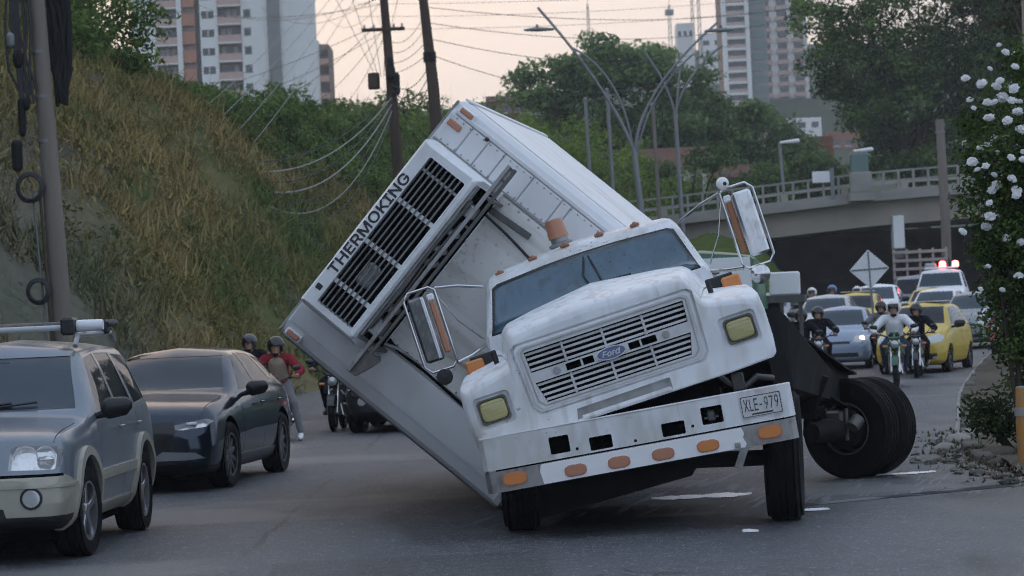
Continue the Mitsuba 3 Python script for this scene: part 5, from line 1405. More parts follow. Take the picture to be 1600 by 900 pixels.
# green jeep-like truck glimpsed beside the tipped cab
gj = thing('green_truck', 'green truck with canvas hood glimpsed behind the right mirror of the tipped truck', 'truck', pose(3.02, 44.2, 0, 8, s=1.16))
jst = [(0.0, cp(.5, .70, .8, 1.05, .70, .6, 1.12, 1.13)), (.05, cp(.45, .82, .8, 1.1, .80, .7, 1.2, 1.22)), (1.0, cp(.45, .88, .8, 1.2, .85, .72, 1.32, 1.35)), (1.1, cp(.45, .9, .8, 1.22, .86, .74, 1.5, 1.52)), (1.2, cp(.45, .9, .8, 1.25, .86, .78, 2.2, 2.27)), (1.5, cp(.45, .9, .8, 1.25, .86, .78, 2.22, 2.32)), (3.6, cp(.45, .9, .8, 1.25, .86, .78, 2.16, 2.26)), (3.7, cp(.5, .85, .8, 1.2, .82, .7, 1.9, 2.0))]
jb, ji = man(loft(jst, 4, 1)), man(loft(jst, 4, 1, off=-0.012))
jw = prism([(-.75, 1.56), (-.72, 2.19), (.72, 2.19), (.75, 1.56)], 'y', 0.9, 1.45)
obj(gj, 'body', tmesh(jb - (jw - ji)), 'green_paint', 32)
obj(gj, 'windshield', tmesh((man(loft(jst, 4, 1, off=-0.003)) ^ jw) - man(loft(jst, 4, 1, off=-0.02))), 'lens_clear', 40)
obj(gj, 'windshield_frame', box(-0.015, 0.015, 1.07, 1.1, 1.54, 2.21), 'green_paint')
obj(gj, 'grille', box(-0.36, 0.36, -0.02, 0.06, 0.78, 1.04, 0.01), 'black_part')
obj(gj, 'bumper', box(-0.84, 0.84, -0.12, -0.025, 0.50, 0.66, 0.02), 'frame_steel')
for s in (-1, 1):
    obj(gj, 'headlight', lathe([(0, -0.03), (0.06, -0.02), (0.085, 0.02), (0.085, 0.09), (0, 0.09)], 20, 'y').apply_translation((s * 0.56, 0, 0.92)), 'lens_clear', 40)
obj(gj, 'cargo_rack', cat(box(-0.9, 1.0, 3.8, 5.8, 0.6, 1.5), box(0.94, 1.0, 3.8, 5.8, 1.49, 1.6)), 'chassis_black')
obj(gj, 'white_box', box(0.86, 1.33, 3.9, 4.4, 1.62, 1.98, 0.02), 'plate_white')
obj(gj, 'side_rack', cat(box(0.7, 1.42, 3.7, 4.5, 1.50, 1.615), box(0.75, 0.81, 3.75, 3.8, 0.5, 1.51), box(1.31, 1.37, 3.75, 3.8, 0.4, 1.51)), 'frame_steel')
for y in (0.6, 3.0):
    for s in (-1, 1):
        wheel(gj, s * 0.78, y, 0.36, 0.22, s, 'frame_steel')
# ------------------------------------------------------------------ motorcycles and riders
def motorcycle(label, M, paint, group=None, lit=None):
    c = thing('motorcycle', label, 'motorcycle', M, group)
    for y, nme in ((0.0, 'front'), (1.28, 'rear')):
        wh = sub(c, 'wheel')
        obj(wh, 'tyre', mov(lathe([(0.225, -0.04), (0.26, -0.052), (0.295, -0.035), (0.30, 0), (0.295, 0.035), (0.26, 0.052), (0.225, 0.04), (0.215, 0)], 32), 0, y, 0.30), 'rubber', 35)
        sp = [lathe([(0.205, -0.025), (0.224, -0.03), (0.224, 0.03), (0.205, 0.025)], 28), lathe([(0, -0.05), (0.05, -0.05), (0.05, 0.05), (0, 0.05)], 16)]
        for k in range(6):
            sp.append(rot(box(-0.012, 0.012, -0.012, 0.012, 0.04, 0.21), [1, 0, 0], 60 * k))
        obj(wh, 'rim', mov(cat(sp), 0, y, 0.30), 'rim_dark', 35)
    for s in (-1, 1):
        obj(c, 'fork', tube([(s * 0.075, 0.0, 0.30), (s * 0.075, 0.16, 0.66), (s * 0.08, 0.26, 0.93)], [0.026, 0.022, 0.02], 10), 'chrome', 40)
        obj(c, 'shock_absorber', tube([(s * 0.13, 1.25, 0.33), (s * 0.13, 1.08, 0.70)], 0.028, 8), 'chrome', 40)
        obj(c, 'mirror', cat(bones([((s * 0.36, 0.24, 1.18), 0.045, (s * 0.43, 0.24, 1.19), 0.04)], 12), tube([(s * 0.24, 0.30, 1.02), (s * 0.34, 0.27, 1.14)], 0.008, 6)), 'black_part', 50)
        obj(c, 'turn_signal', cat(bones([((s * 0.15, 0.10, 0.80), 0.022, (s * 0.21, 0.10, 0.80), 0.026)], 10)), 'lens_amber', 50)
        obj(c, 'footpeg', cyl((s * 0.12, 0.74, 0.31), (s * 0.27, 0.74, 0.31), 0.018, 8), 'black_part')
    obj(c, 'handlebar', tube([(-0.43, 0.38, 1.02), (-0.26, 0.32, 1.03), (-0.08, 0.27, 0.96), (0.08, 0.27, 0.96), (0.26, 0.32, 1.03), (0.43, 0.38, 1.02)], 0.015, 8), 'black_part', 40)
    obj(c, 'front_fender', tmesh(prism([(0.33 * math.cos(a), 0.30 + 0.33 * math.sin(a)) for a in np.linspace(0.5, 2.7, 14)] + [(0.315 * math.cos(a), 0.30 + 0.315 * math.sin(a)) for a in np.linspace(2.7, 0.5, 14)], 'x', -0.06, 0.06)), paint, 30)
    obj(c, 'headlight_shell', lathe([(0.02, 0.0), (0.085, 0.02), (0.10, 0.10), (0.06, 0.20), (0, 0.21)] + [(0, 0.0)], 22, 'y').apply_translation((0, 0.06, 0.84)), paint, 40)
    lens = lathe([(0, -0.03), (0.05, -0.02), (0.078, 0.012), (0.078, 0.018), (0, 0.018)], 22, 'y').apply_translation((0, 0.055, 0.84))
    if lit:
        glow(c, 'headlight', lens, lit)
    else:
        obj(c, 'headlight', lens, 'lens_clear', 40)
    obj(c, 'instrument', bones([((-0.06, 0.2, 1.01), 0.05, (0.06, 0.2, 1.01), 0.05)], 12), 'black_part', 50)
    obj(c, 'visor_fairing', bones([((-0.09, 0.10, 0.96), 0.03, (0.09, 0.10, 0.96), 0.03), ((-0.07, 0.16, 1.06), 0.02, (0.07, 0.16, 1.06), 0.02), ((0, 0.10, 0.94), 0.04, (0, 0.16, 1.06), 0.02)], 12), paint, 50)
    obj(c, 'tank', bones([((0, 0.36, 0.83), 0.12, (0, 0.66, 0.80), 0.11), ((-0.07, 0.42, 0.80), 0.09, (0.07, 0.42, 0.80), 0.09)], 18, 0.03, 6), paint, True)
    for s in (-1, 1):
        obj(c, 'tank_shroud', hullp([(s * 0.11, 0.22, 0.72), (s * 0.19, 0.30, 0.62), (s * 0.19, 0.32, 0.84), (s * 0.12, 0.60, 0.76), (s * 0.14, 0.55, 0.62), (s * 0.10, 0.25, 0.85)]), paint)
    obj(c, 'seat', bones([((0, 0.74, 0.80), 0.095, (0, 1.30, 0.86), 0.075), ((-0.06, 0.85, 0.80), 0.07, (0.06, 0.85, 0.80), 0.07)], 14), 'black_part', 50)
    obj(c, 'tail', bones([((0, 1.2, 0.80), 0.07, (0, 1.52, 0.84), 0.05)], 12), paint, 50)
    obj(c, 'engine', cat(box(-0.14, 0.14, 0.42, 0.80, 0.26, 0.46, 0.03), box(-0.09, 0.09, 0.40, 0.58, 0.46, 0.68, 0.02), *[box(-0.11, 0.11, 0.385, 0.595, 0.48 + 0.03 * k, 0.492 + 0.03 * k) for k in range(6)]), 'dull_metal')
    obj(c, 'frame', cat(tube([(0, 0.25, 0.88), (0, 0.36, 0.42), (0, 0.45, 0.24), (0, 0.85, 0.25), (0, 0.95, 0.72)], 0.025, 8), tube([(0.06, 0.3, 0.8), (0.08, 0.9, 0.72), (0.09, 1.3, 0.78)], 0.018, 8), tube([(-0.06, 0.3, 0.8), (-0.08, 0.9, 0.72), (-0.09, 1.3, 0.78)], 0.018, 8),
                            tube([(0.09, 0.85, 0.32), (0.09, 1.28, 0.30)], 0.025, 8), tube([(-0.09, 0.85, 0.32), (-0.09, 1.28, 0.30)], 0.025, 8)), 'frame_steel', 40)
    obj(c, 'exhaust', tube([(0.08, 0.38, 0.45), (0.12, 0.34, 0.28), (0.16, 0.7, 0.24), (0.18, 1.35, 0.36)], [0.02, 0.022, 0.03, 0.05], 10), 'chrome', 40)
    return c


def rider(label, M, shirt, trousers, helmet, group=None, feet_down=True, pack=None):
    """Seated figure facing -y with both hands closed on the grips."""
    p = thing('person', label, 'person', M, group)
    V = np.array
    hip, waist, chest, neck, head = V([0, .93, .90]), V([0, .89, 1.05]), V([0, .82, 1.26]), V([0, .77, 1.41]), V([0, .72, 1.53])
    skin, top, legs, shoes = [], [], [], []
    skin += [(neck - [0, 0, .06], .062, head - [0, 0, .04], .060), (head, .092, head - [0, .035, .055], .072), (head - [0, .075, .09], .045, head - [0, .03, .06], .06),
             (head - [0, .10, .015], .014, head - [0, .115, .045], .018), (waist, .115, chest, .12)]
    for s in (-1, 1):
        sh, el, ha = V([s * .205, .80, 1.33]), V([s * .41, .63, 1.13]), V([s * .375, .39, 1.06])
        skin += [(sh, .05, el, .042), (el, .04, ha, .027), (ha, .03, ha + [0, -.035, -.005], .033), (chest + [0, 0, .04], .09, sh, .05)]
        for k in range(4):
            f0 = ha + V([s * (-.030 + .021 * k), -.045, .012])
            f1 = f0 + V([0, -.032 + .003 * abs(k - 1), -.012]); f2 = f1 + V([0, .010, -.030]); f3 = f2 + V([0, .025, -.008])
            skin += [(f0, .0105, f1, .010), (f1, .010, f2, .009), (f2, .009, f3, .008)]
        t0 = ha + V([-s * .035, -.012, -.005]); t1 = t0 + V([-s * .018, -.025, -.022]); t2 = t1 + V([s * .006, -.018, -.016])
        skin += [(t0, .013, t1, .011), (t1, .011, t2, .009)]
        top += [(chest + [0, 0, .05], .125, sh, .088), (sh, .086, el, .070), (el, .068, ha + [0, .055, .012], .048)]
        kn = V([s * .23, .50, .80]) if not feet_down else V([s * .27, .56, .62])
        an = V([s * .20, .72, .38]) if not feet_down else V([s * .36, .62, .13])
        hp = V([s * .10, .93, .90])
        skin += [(hp, .09, kn, .06), (kn, .055, an, .036), (waist, .1, hp, .09)]
        legs += [(hp, .108, kn, .075), (kn, .072, an + [0, 0, .03], .052), (hip, .125, hp, .112)]
        shoes += [(an - [0, 0, .04], .048, an + [0, -.06, -.075], .045), (an + [0, -.06, -.078], .043, an + [s * .015, -.17, -.085], .036), (an + [0, .04, -.082], .038, an + [0, -.06, -.08], .042)]
    top += [(waist - [0, 0, .06], .14, waist + [0, 0, .05], .135), (waist, .14, chest, .155), (waist + [-.05, 0, 0], .12, chest + [-.07, 0, .02], .115), (waist + [.05, 0, 0], .12, chest + [.07, 0, .02], .115), (chest, .14, neck - [0, 0, .05], .075)]
    scene[p] = mikit.ply(bones(skin, 12), 'skin', 60)
    scene[p]['to_world'] = T4(PLACE[p])
    obj(p, 'shirt', bones(top, 16, .035, 8), shirt, True)
    obj(p, 'trousers', bones(legs, 14, .04, 6), trousers, True)
    obj(p, 'shoe', bones(shoes[:3], 12), 'black_part' if shirt != 'cloth_red' else 'cloth_white', 60)
    obj(p, 'shoe', bones(shoes[3:], 12), 'black_part' if shirt != 'cloth_red' else 'cloth_white', 60)
    hs = man(ball(head + [0, .012, .025], .145, (1, 1.12, 1.06), 3))
    opening = tmesh(hs)
    cutb = prism([(-.095, head[2] - .125), (-.10, head[2] + .045), (0, head[2] + .06), (.10, head[2] + .045), (.095, head[2] - .125)], 'y', head[1] - .3, head[1] - .03)
    hm = hs - man(ball(head + [0, .012, .02], .118, (1, 1.1, 1.05), 2)) - cutb - prism([(-.3, head[2] - .30), (-.3, head[2] - .105), (.3, head[2] - .105), (.3, head[2] - .30)], 'y', head[1] - .4, head[1] + .4)
    obj(p, 'helmet', tmesh(hm), helmet, 40)
    vis = (man(ball(head + [0, .008, .02], .150, (1, 1.12, 1.06), 3)) - hs) ^ prism([(-.11, head[2] + .035), (-.10, head[2] + .10), (.10, head[2] + .10), (.11, head[2] + .035)], 'y', head[1] - .3, head[1] - .02)
    obj(p, 'visor', tmesh(vis), 'visor', 40)
    obj(p, 'beard' if shirt == 'cloth_white' else 'chin_strap', bones([(head - [.035, .10, .125], .022, head - [-.035, .10, .125], .022), (head - [0, .112, .12], .024, head - [0, .09, .145], .024)], 10), 'cloth_dark', 50)
    if pack:
        obj(p, 'vest', bones([(waist + [0, -.03, 0], .132, chest + [0, -.03, 0], .142), (waist + [-.05, -.03, 0], .115, chest + [-.05, -.03, .02], .112), (waist + [.05, -.03, 0], .115, chest + [.05, -.03, .02], .112)], 16), pack, 50)
    return p


RG = 'riders waiting among the queue'
MG = 'motorcycles waiting among the queue'
y0 = 52.3
m_w = motorcycle('motorcycle with dark front ridden by the person in the white shirt', pose(7.38, y0, 0.0, 9, s=1.0), 'green_paint', MG)
r_w = rider('person in white shirt and white helmet riding the nearest motorcycle on the right', pose(7.38, y0, 0, 9, s=1.0), 'cloth_white', 'cloth_jeans', 'helmet_white', RG, False)
m_k = dup(m_w, 'motorcycle', 'dark motorcycle just right of and behind the rider in white', pose(8.55, 57.4, 0, 12, s=.95), {'green_paint': 'moto_dark'}, MG)
r_k = dup(r_w, 'person', 'person in black clothes and black helmet riding right of the rider in white', pose(8.55, 57.4, 0, 12, s=.95), {'cloth_white': 'cloth_dark', 'helmet_white': 'helmet_black', 'cloth_jeans': 'cloth_dark'}, RG)
scene[r_k] = {**scene[r_w], 'to_world': T4(PLACE[r_k])}


def pair(lm, lp, x, y, yaw, paint, sw, lit=None, s=0.95, gr=(RG, MG), dz=0.0):
    z = float(gz(y)) + dz
    if lit:
        motorcycle(lm, pose(x, y, z, yaw, s=s), paint, gr[1], lit)
    else:
        dup(m_w, 'motorcycle', lm, pose(x, y, z, yaw, s=s), {'green_paint': paint}, gr[1])
    r = dup(r_w, 'person', lp, pose(x, y, z, yaw, s=s), sw, gr[0])
    scene[r] = {**scene[r_w], 'to_world': T4(PLACE[r])}
    return r


BLK = {'cloth_white': 'cloth_dark', 'helmet_white': 'helmet_black', 'cloth_jeans': 'cloth_dark'}
pair('motorcycle half hidden behind the broken axle under the front black clad rider', 'person in black with black helmet in front of the pale blue car, nearer of two', 5.80, 54.5, 8, 'moto_dark', BLK)
pair('motorcycle hidden behind the front black clad rider by the blue car', 'person in black with dark helmet, farther of two left of the blue car', 6.50, 57.6, 8, 'moto_dark', {**BLK, 'helmet_white': 'helmet_black'})
pair('motorcycle far back in the shade under the white helmeted rider', 'person in dark jacket with white helmet far back above the pale blue car', 9.75, 88.5, 14, 'moto_dark', {'cloth_white': 'cloth_dark', 'cloth_jeans': 'cloth_dark'}, s=1.12)
pair('motorcycle far back in the shade under the blue helmeted rider', 'person with blue helmet and blue jacket far back above the pale blue car', 10.6, 90, 14, 'moto_dark', {'cloth_white': 'cloth_jeans', 'helmet_white': 'helmet_blue'}, s=1.15)
pair('motorcycle far back in the shade under the tan jacketed rider', 'person in tan jacket with white helmet far back left of the diamond sign', 11.7, 92, 14, 'moto_dark', {'cloth_white': 'cloth_tan'}, s=1.1)
pair('motorcycle by the right kerb beside the grey car, nearer one', 'person in jeans jacket with white helmet by the right kerb beside the bush, nearer one', 13.0, 72.5, 20, 'moto_dark', {'cloth_white': 'cloth_jeans'})
pair('motorcycle by the right kerb beside the grey car, farther one', 'person in grey with white helmet by the right kerb beside the bush, farther one', 14.7, 79, 20, 'moto_red', {'cloth_white': 'cloth_grey', 'cloth_jeans': 'cloth_dark'})
pair('dark motorcycle between the pale blue car and the foremost taxi', 'person in dark grey with black helmet between the pale blue car and the foremost taxi', 8.55, 62.8, 11, 'moto_dark', {**BLK, 'cloth_white': 'cloth_grey'})
pair('red motorcycle behind the foremost taxi by the grey car', 'person in white with black helmet right of the foremost taxi', 12.3, 69.0, 20, 'moto_red', {'helmet_white': 'helmet_black'})
LG = ('riders left of the cargo box', 'motorcycles left of the cargo box')
rider_red = rider('person in red jacket and pale vest with black helmet left of the cargo box', pose(-3.62, 39.6, 0, 4, s=.92), 'cloth_red', 'cloth_grey', 'helmet_black', LG[0], True, 'cloth_tan')
motorcycle('red motorcycle with its round headlight lit left of the cargo box', pose(-3.62, 39.6, 0, 4, s=.92), 'moto_red', LG[1], 'lamp_on').__str__()
pair('dark motorcycle under the low edge of the cargo box', 'person in black riding under the low edge of the cargo box', -2.95, 43.0, 4, 'moto_dark', {'cloth_white': 'cloth_dark', 'cloth_jeans': 'cloth_dark', 'helmet_white': 'helmet_black'}, gr=LG, lit='lamp_warm' if 0 else None)
pair('motorcycle hidden behind the dark blue crossover', 'person with brown helmet showing just above the dark blue crossover', -4.55, 45.0, 4, 'moto_dark', {'cloth_white': 'cloth_dark', 'helmet_white': 'rim_dark'}, gr=LG)
# ------------------------------------------------------------------ vegetation
scene['leaf'] = {'type': 'principledthin', 'base_color': {'type': 'mesh_attribute', 'name': 'vertex_color'}, 'roughness': 0.55, 'diff_trans': 0.6, 'spec_trans': 0.0}
scene['grass_blade'] = two({'type': 'diffuse', 'reflectance': {'type': 'mesh_attribute', 'name': 'vertex_color'}})
matte('bark', lambda p, n, uv: mix((0.085, 0.07, 0.055), (0.04, 0.034, 0.028), fbm(p.x * 5, p.y * 5, p.z * 1.2, 4)))
matte('bark_pale', lambda p, n, uv: mix((0.14, 0.125, 0.105), (0.07, 0.06, 0.05), fbm(p.x * 6, p.y * 6, p.z * 1.5, 4)))


def leaves(rng, centers, radii, per, size, c0, c1, flat=0.75, tone=0.35):
    """Leaf quads scattered through clumps; each clump has its own tone."""
    V, F, C = [], [], []
    n = 0
    for c, r in zip(centers, radii):
        k = max(4, int(per * r * r))
        d = rng.normal(size=(k, 3)); d /= np.linalg.norm(d, axis=1, keepdims=True)
        rad = r * rng.uniform(0.15, 1.0, (k, 1)) ** 0.55
        p = c + d * rad * [1, 1, flat]
        nrm = d * 0.6 + rng.normal(size=(k, 3)) * 0.6 + [0, 0, 0.5]
        nrm /= np.linalg.norm(nrm, axis=1, keepdims=True)
        a = np.cross(nrm, rng.normal(size=(k, 3))); a /= np.linalg.norm(a, axis=1, keepdims=True)
        b = np.cross(nrm, a)
        s = size * rng.uniform(0.55, 1.35, (k, 1))
        q = np.stack([p - a * s, p + b * s * 0.45 - a * s * 0.1, p + a * s, p - b * s * 0.45 + a * s * 0.1], 1)
        V.append(q.reshape(-1, 3))
        t = np.clip(rng.random() + rng.normal(0, tone * 0.5, (k, 1)), 0, 1)
        col = np.array(c0) * (1 - t) + np.array(c1) * t
        col = col * rng.uniform(0.8, 1.2, (k, 1))
        C.append(np.repeat(col, 4, 0))
        i = n + 4 * np.arange(k)[:, None]
        F.append(np.concatenate([i + [0, 1, 2], i + [0, 2, 3]], 0))
        n += 4 * k
    return trimesh.Trimesh(np.vstack(V), np.vstack(F), process=False), np.vstack(C)


def crown_clumps(rng, lobes, n, r0, r1):
    cs, rs = [], []
    w = np.array([l[1][0] * l[1][1] * l[1][2] for l in lobes]) ** 0.7
    for i in rng.choice(len(lobes), n, p=w / w.sum()):
        c, e = lobes[i]
        d = rng.normal(size=3); d /= np.linalg.norm(d)
        cs.append(np.array(c) + d * np.array(e) * rng.uniform(0.25, 1.0) ** 0.6)
        rs.append(rng.uniform(r0, r1))
    return np.array(cs), np.array(rs)


def tree(name, label, base, lobes, n, r0, r1, per, size, c0, c1, seed, trunk_r=0.25, group=None, flat=0.75, bark='bark', limbs=7, kind_cat='tree', trunk_top=None):
    rng = np.random.default_rng(seed)
    t = thing(name, label, kind_cat, None, group)
    cs, rs = crown_clumps(rng, lobes, n, r0, r1)
    base = np.array(base, float)
    mid = np.mean([l[0] for l in lobes], 0) if trunk_top is None else np.array(trunk_top, float)
    fork = base * 0.45 + mid * 0.55 + rng.normal(size=3) * [0.2, 0.2, 0] * trunk_r * 4
    parts = [tube([base, base * 0.6 + fork * 0.4 + rng.normal(size=3) * trunk_r * 0.6, fork, fork * 0.4 + mid * 0.6], [trunk_r * 1.25, trunk_r * 0.95, trunk_r * 0.75, trunk_r * 0.4], 10)]
    obj(t, 'trunk', parts[0], bark, True)
    order = rng.permutation(len(cs))[:limbs * 3]
    for i in order[:limbs]:
        s = fork + (mid - fork) * rng.uniform(-0.3, 0.6)
        m = (s + cs[i]) / 2 + [0, 0, 0.12 * np.linalg.norm(cs[i] - s)]
        obj(t, 'limb', tube([s, m, cs[i]], [trunk_r * 0.5, trunk_r * 0.3, trunk_r * 0.08], 7), bark, True)
    m, col = leaves(rng, cs, rs, per, size, c0, c1, flat)
    obj(t, 'crown', m, 'leaf', color=col)
    return t


DK0, DK1 = (0.022, 0.038, 0.016), (0.055, 0.085, 0.032)
MD0, MD1 = (0.06, 0.105, 0.032), (0.155, 0.225, 0.068)
BR0, BR1 = (0.10, 0.165, 0.035), (0.22, 0.30, 0.065)

# spreading trees beyond the truck
FG0, FG1 = (0.085, 0.14, 0.06), (0.20, 0.285, 0.11)
tree('spreading_tree', 'broad umbrella shaped green tree behind the street lamp, left of the overpass', (9.9, 200, 3),
     [((4.0, 200, 18.8), (3.8, 4, 2.0)), ((8.0, 200, 20.3), (5.0, 5, 2.2)), ((12.0, 201, 19.6), (4.2, 4, 2.4)), ((6.0, 200, 16.0), (5.4, 4, 2.6)), ((11.5, 200, 15.5), (4.8, 4, 3.2)), ((1.8, 200, 19.6), (1.6, 2, 0.5)), ((8.5, 201, 12.5), (6.5, 4, 2.6))],
     230, 0.9, 1.7, 75, 0.24, FG0, FG1, 11, 0.45, flat=0.55)
tree('spreading_tree', 'wide dark green tree between the umbrella shaped tree and the right hand towers', (16.5, 205, 3),
     [((15.0, 205, 16.0), (4.0, 4, 2.8)), ((18.8, 205, 14.4), (4.0, 4, 3.0)), ((14.5, 204, 12.6), (5.0, 4, 2.6)), ((19.5, 206, 11.5), (4, 4, 2.5)), ((17.5, 200, 9.0), (5.5, 4, 2.2)), ((22.0, 203, 13.2), (1.8, 3, 1.6))],
     260, 0.9, 1.6, 75, 0.24, (0.08, 0.13, 0.055), (0.185, 0.265, 0.10), 12, 0.4, flat=0.6)
tree('spreading_tree', 'low dark tree behind the overpass railing under the right hand towers', (19.5, 168, 2),
     [((18.4, 168, 9.6), (2.6, 2, 1.7)), ((16.0, 168, 9.0), (2.2, 2, 1.3)), ((20.4, 169, 9.0), (1.6, 2, 1.4))], 90, 0.5, 1.0, 110, 0.18, (0.045, 0.075, 0.03), (0.12, 0.18, 0.065), 13, 0.25, flat=0.75)
tree('spreading_tree', 'dark shrubby tree in front of the white house behind the street lamp', (10.5, 160, 1.5),
     [((7.6, 160, 7.6), (2.4, 2, 1.6)), ((10.8, 160, 7.4), (2.2, 2, 1.3)), ((13.4, 160, 8.2), (1.9, 2, 1.5)), ((5.2, 160, 9), (2.6, 2, 2.4)), ((12.4, 160, 10.6), (1.5, 2, .9)), ((15.6, 160, 9.3), (2.0, 2, 1.5)), ((9.0, 160, 10.0), (1.2, 2, .8))], 170, 0.5, 1.0, 110, 0.17, (0.06, 0.10, 0.04), (0.15, 0.21, 0.075), 14, 0.2, flat=0.75)
# big dark trees upper right
tree('large_tree', 'big dark leafy tree with bright upper leaves left of the flowering bush', (28.5, 176, 2),
     [((25.2, 176, 17.0), (3.4, 4, 3.6)), ((22.6, 175, 19.2), (2.2, 3, 2.0)), ((28.5, 176, 15.5), (4.4, 4, 4.4)), ((27.0, 176, 21.5), (5.0, 4, 2.8)), ((25.5, 176, 12.2), (2.2, 3, 2.0)), ((21.9, 175, 15.6), (1.3, 2, 1.0)), ((29, 176, 11.3), (4.4, 3, 2.4)), ((31, 176, 18), (3, 4, 4)), ((21.5, 174, 17.5), (2.0, 3, 1.2)), ((20.3, 174, 20.5), (2.2, 3, 1.6)), ((24.0, 174, 14.0), (2.0, 3, 1.6)), ((27, 173, 10.2), (3.4, 3, 1.3)), ((23.3, 174, 10.3), (1.6, 2, 1.0))],
     430, 0.7, 1.4, 110, 0.17, (0.03, 0.055, 0.02), (0.15, 0.235, 0.065), 21, 0.5, flat=0.65, limbs=12)
tree('large_tree', 'tall dark tree at the upper right corner behind the flowering bush', (36, 172, 2),
     [((33.0, 172, 16.5), (3.6, 4, 4.8)), ((35.0, 172, 21.0), (4.2, 4, 3.6)), ((32.5, 172, 11.2), (3.4, 3, 2.4)), ((30.8, 172, 22.0), (3, 3, 2.4)), ((34.5, 172, 10.0), (4, 3, 1.8)), ((36, 172, 14), (3, 3, 3))],
     330, 0.7, 1.4, 110, 0.17, (0.025, 0.044, 0.017), (0.11, 0.17, 0.052), 22, 0.5, flat=0.65, limbs=12)
tree('overhanging_tree', 'dark tree with bare reddish twigs overhanging the top right corner', (13.6, 62, 0.1),
     [((12.2, 62, 8.7), (1.3, 1.3, 0.9)), ((10.9, 61, 9.0), (1.0, 1.0, 0.4)), ((12.9, 62, 7.2), (1.2, 1.2, 1.0))],
     60, 0.22, 0.5, 300, 0.08, (0.03, 0.034, 0.018), (0.08, 0.075, 0.035), 23, 0.12, limbs=14, flat=0.6, bark='bark_pale')
# shrubs on the crest of the bank
rng0 = np.random.default_rng(31)
spots = [(105, 19, 1.8), (112, 18, 1.7), (116, 15.5, 1.6), (120, 14, 2.0), (124, 13.5, 1.8), (128, 13, 2.0), (132, 14, 2.2), (136, 13, 2.2), (140, 13.5, 2.4), (145, 14, 2.6), (150, 13, 2.6), (156, 14, 2.8), (161, 13.5, 2.8)]
words = ['first', 'second', 'third', 'fourth', 'fifth', 'sixth', 'seventh', 'eighth', 'ninth', 'tenth', 'eleventh', 'twelfth', 'thirteenth']


def shrub(label, x, y, z, w, h, seed, c0, c1, group, per=130, size=0.13, n=34):
    return tree('shrub', label, (x, y, z - 0.2), [((x, y, z + h * 0.45), (w, w * 0.8, h * 0.5)), ((x + w * 0.5, y - 0.3, z + h * 0.3), (w * 0.6, w * 0.6, h * 0.3)), ((x - w * 0.55, y - 0.2, z + h * 0.35), (w * 0.5, w * 0.5, h * 0.35))],
                n, 0.28 * h * 0.6, 0.28 * h, per / max(h * 0.45, 0.6) ** 1.2, size, c0, c1, seed, 0.06, group, 0.85, limbs=4, kind_cat='shrub')


for i, (y, t, h) in enumerate(spots):
    x = float(TOE(y)) - t
    z = float(bank_z(y, t))
    shrub(f'green shrub on the crest of the grassy bank, {words[i]} from the left', x, y, z, h * 0.95, h, 100 + i, MD0, MD1, 'shrubs along the crest of the bank')
k = 0
for y, t, h in [(98, 7.5, 1.6), (103, 9.0, 1.8), (108, 7.5, 1.9), (113, 9.5, 2.0), (118, 6.5, 2.0), (121, 10, 2.0), (126, 8.5, 2.4), (131, 6.0, 2.4), (134, 9.5, 2.4), (139, 7.5, 2.6), (143, 10, 2.6), (148, 7, 2.8), (152, 9.5, 2.8), (157, 6.5, 3.0), (162, 9, 3.0), (112, 5.0, 1.4), (124, 4.5, 1.6), (137, 4.5, 2.0), (150, 4, 2.2), (166, 6, 3.0)]:
    x = float(TOE(y)) - t
    bright = (y > 128)
    shrub('leafy green shrub on the face of the bank behind the cargo box', x, y, float(bank_z(y, t)), h * 1.0, h, 200 + k, BR0 if bright else MD0, BR1 if bright else MD1, 'shrubs on the face of the bank')
    k += 1
for y, t, h in [(84, 9.3, 3.2), (87, 10.9, 3.4), (82, 10.4, 3.0), (79, 9.0, 2.4), (85, 11.8, 3.2), (76, 8.4, 1.8), (80, 7.6, 1.4), (89, 12.3, 3.0)]:
    x = float(TOE(y)) - t
    shrub('dense green bush high on the steep bank right of the left pole', x, y, float(bank_z(y, t)), h * 0.55, h, 300 + k, (0.06, 0.10, 0.03), (0.16, 0.225, 0.06), 'bushes high on the steep bank', size=0.12)
    k += 1

# grass on the bank: past counting, one mesh
rng = np.random.default_rng(17)


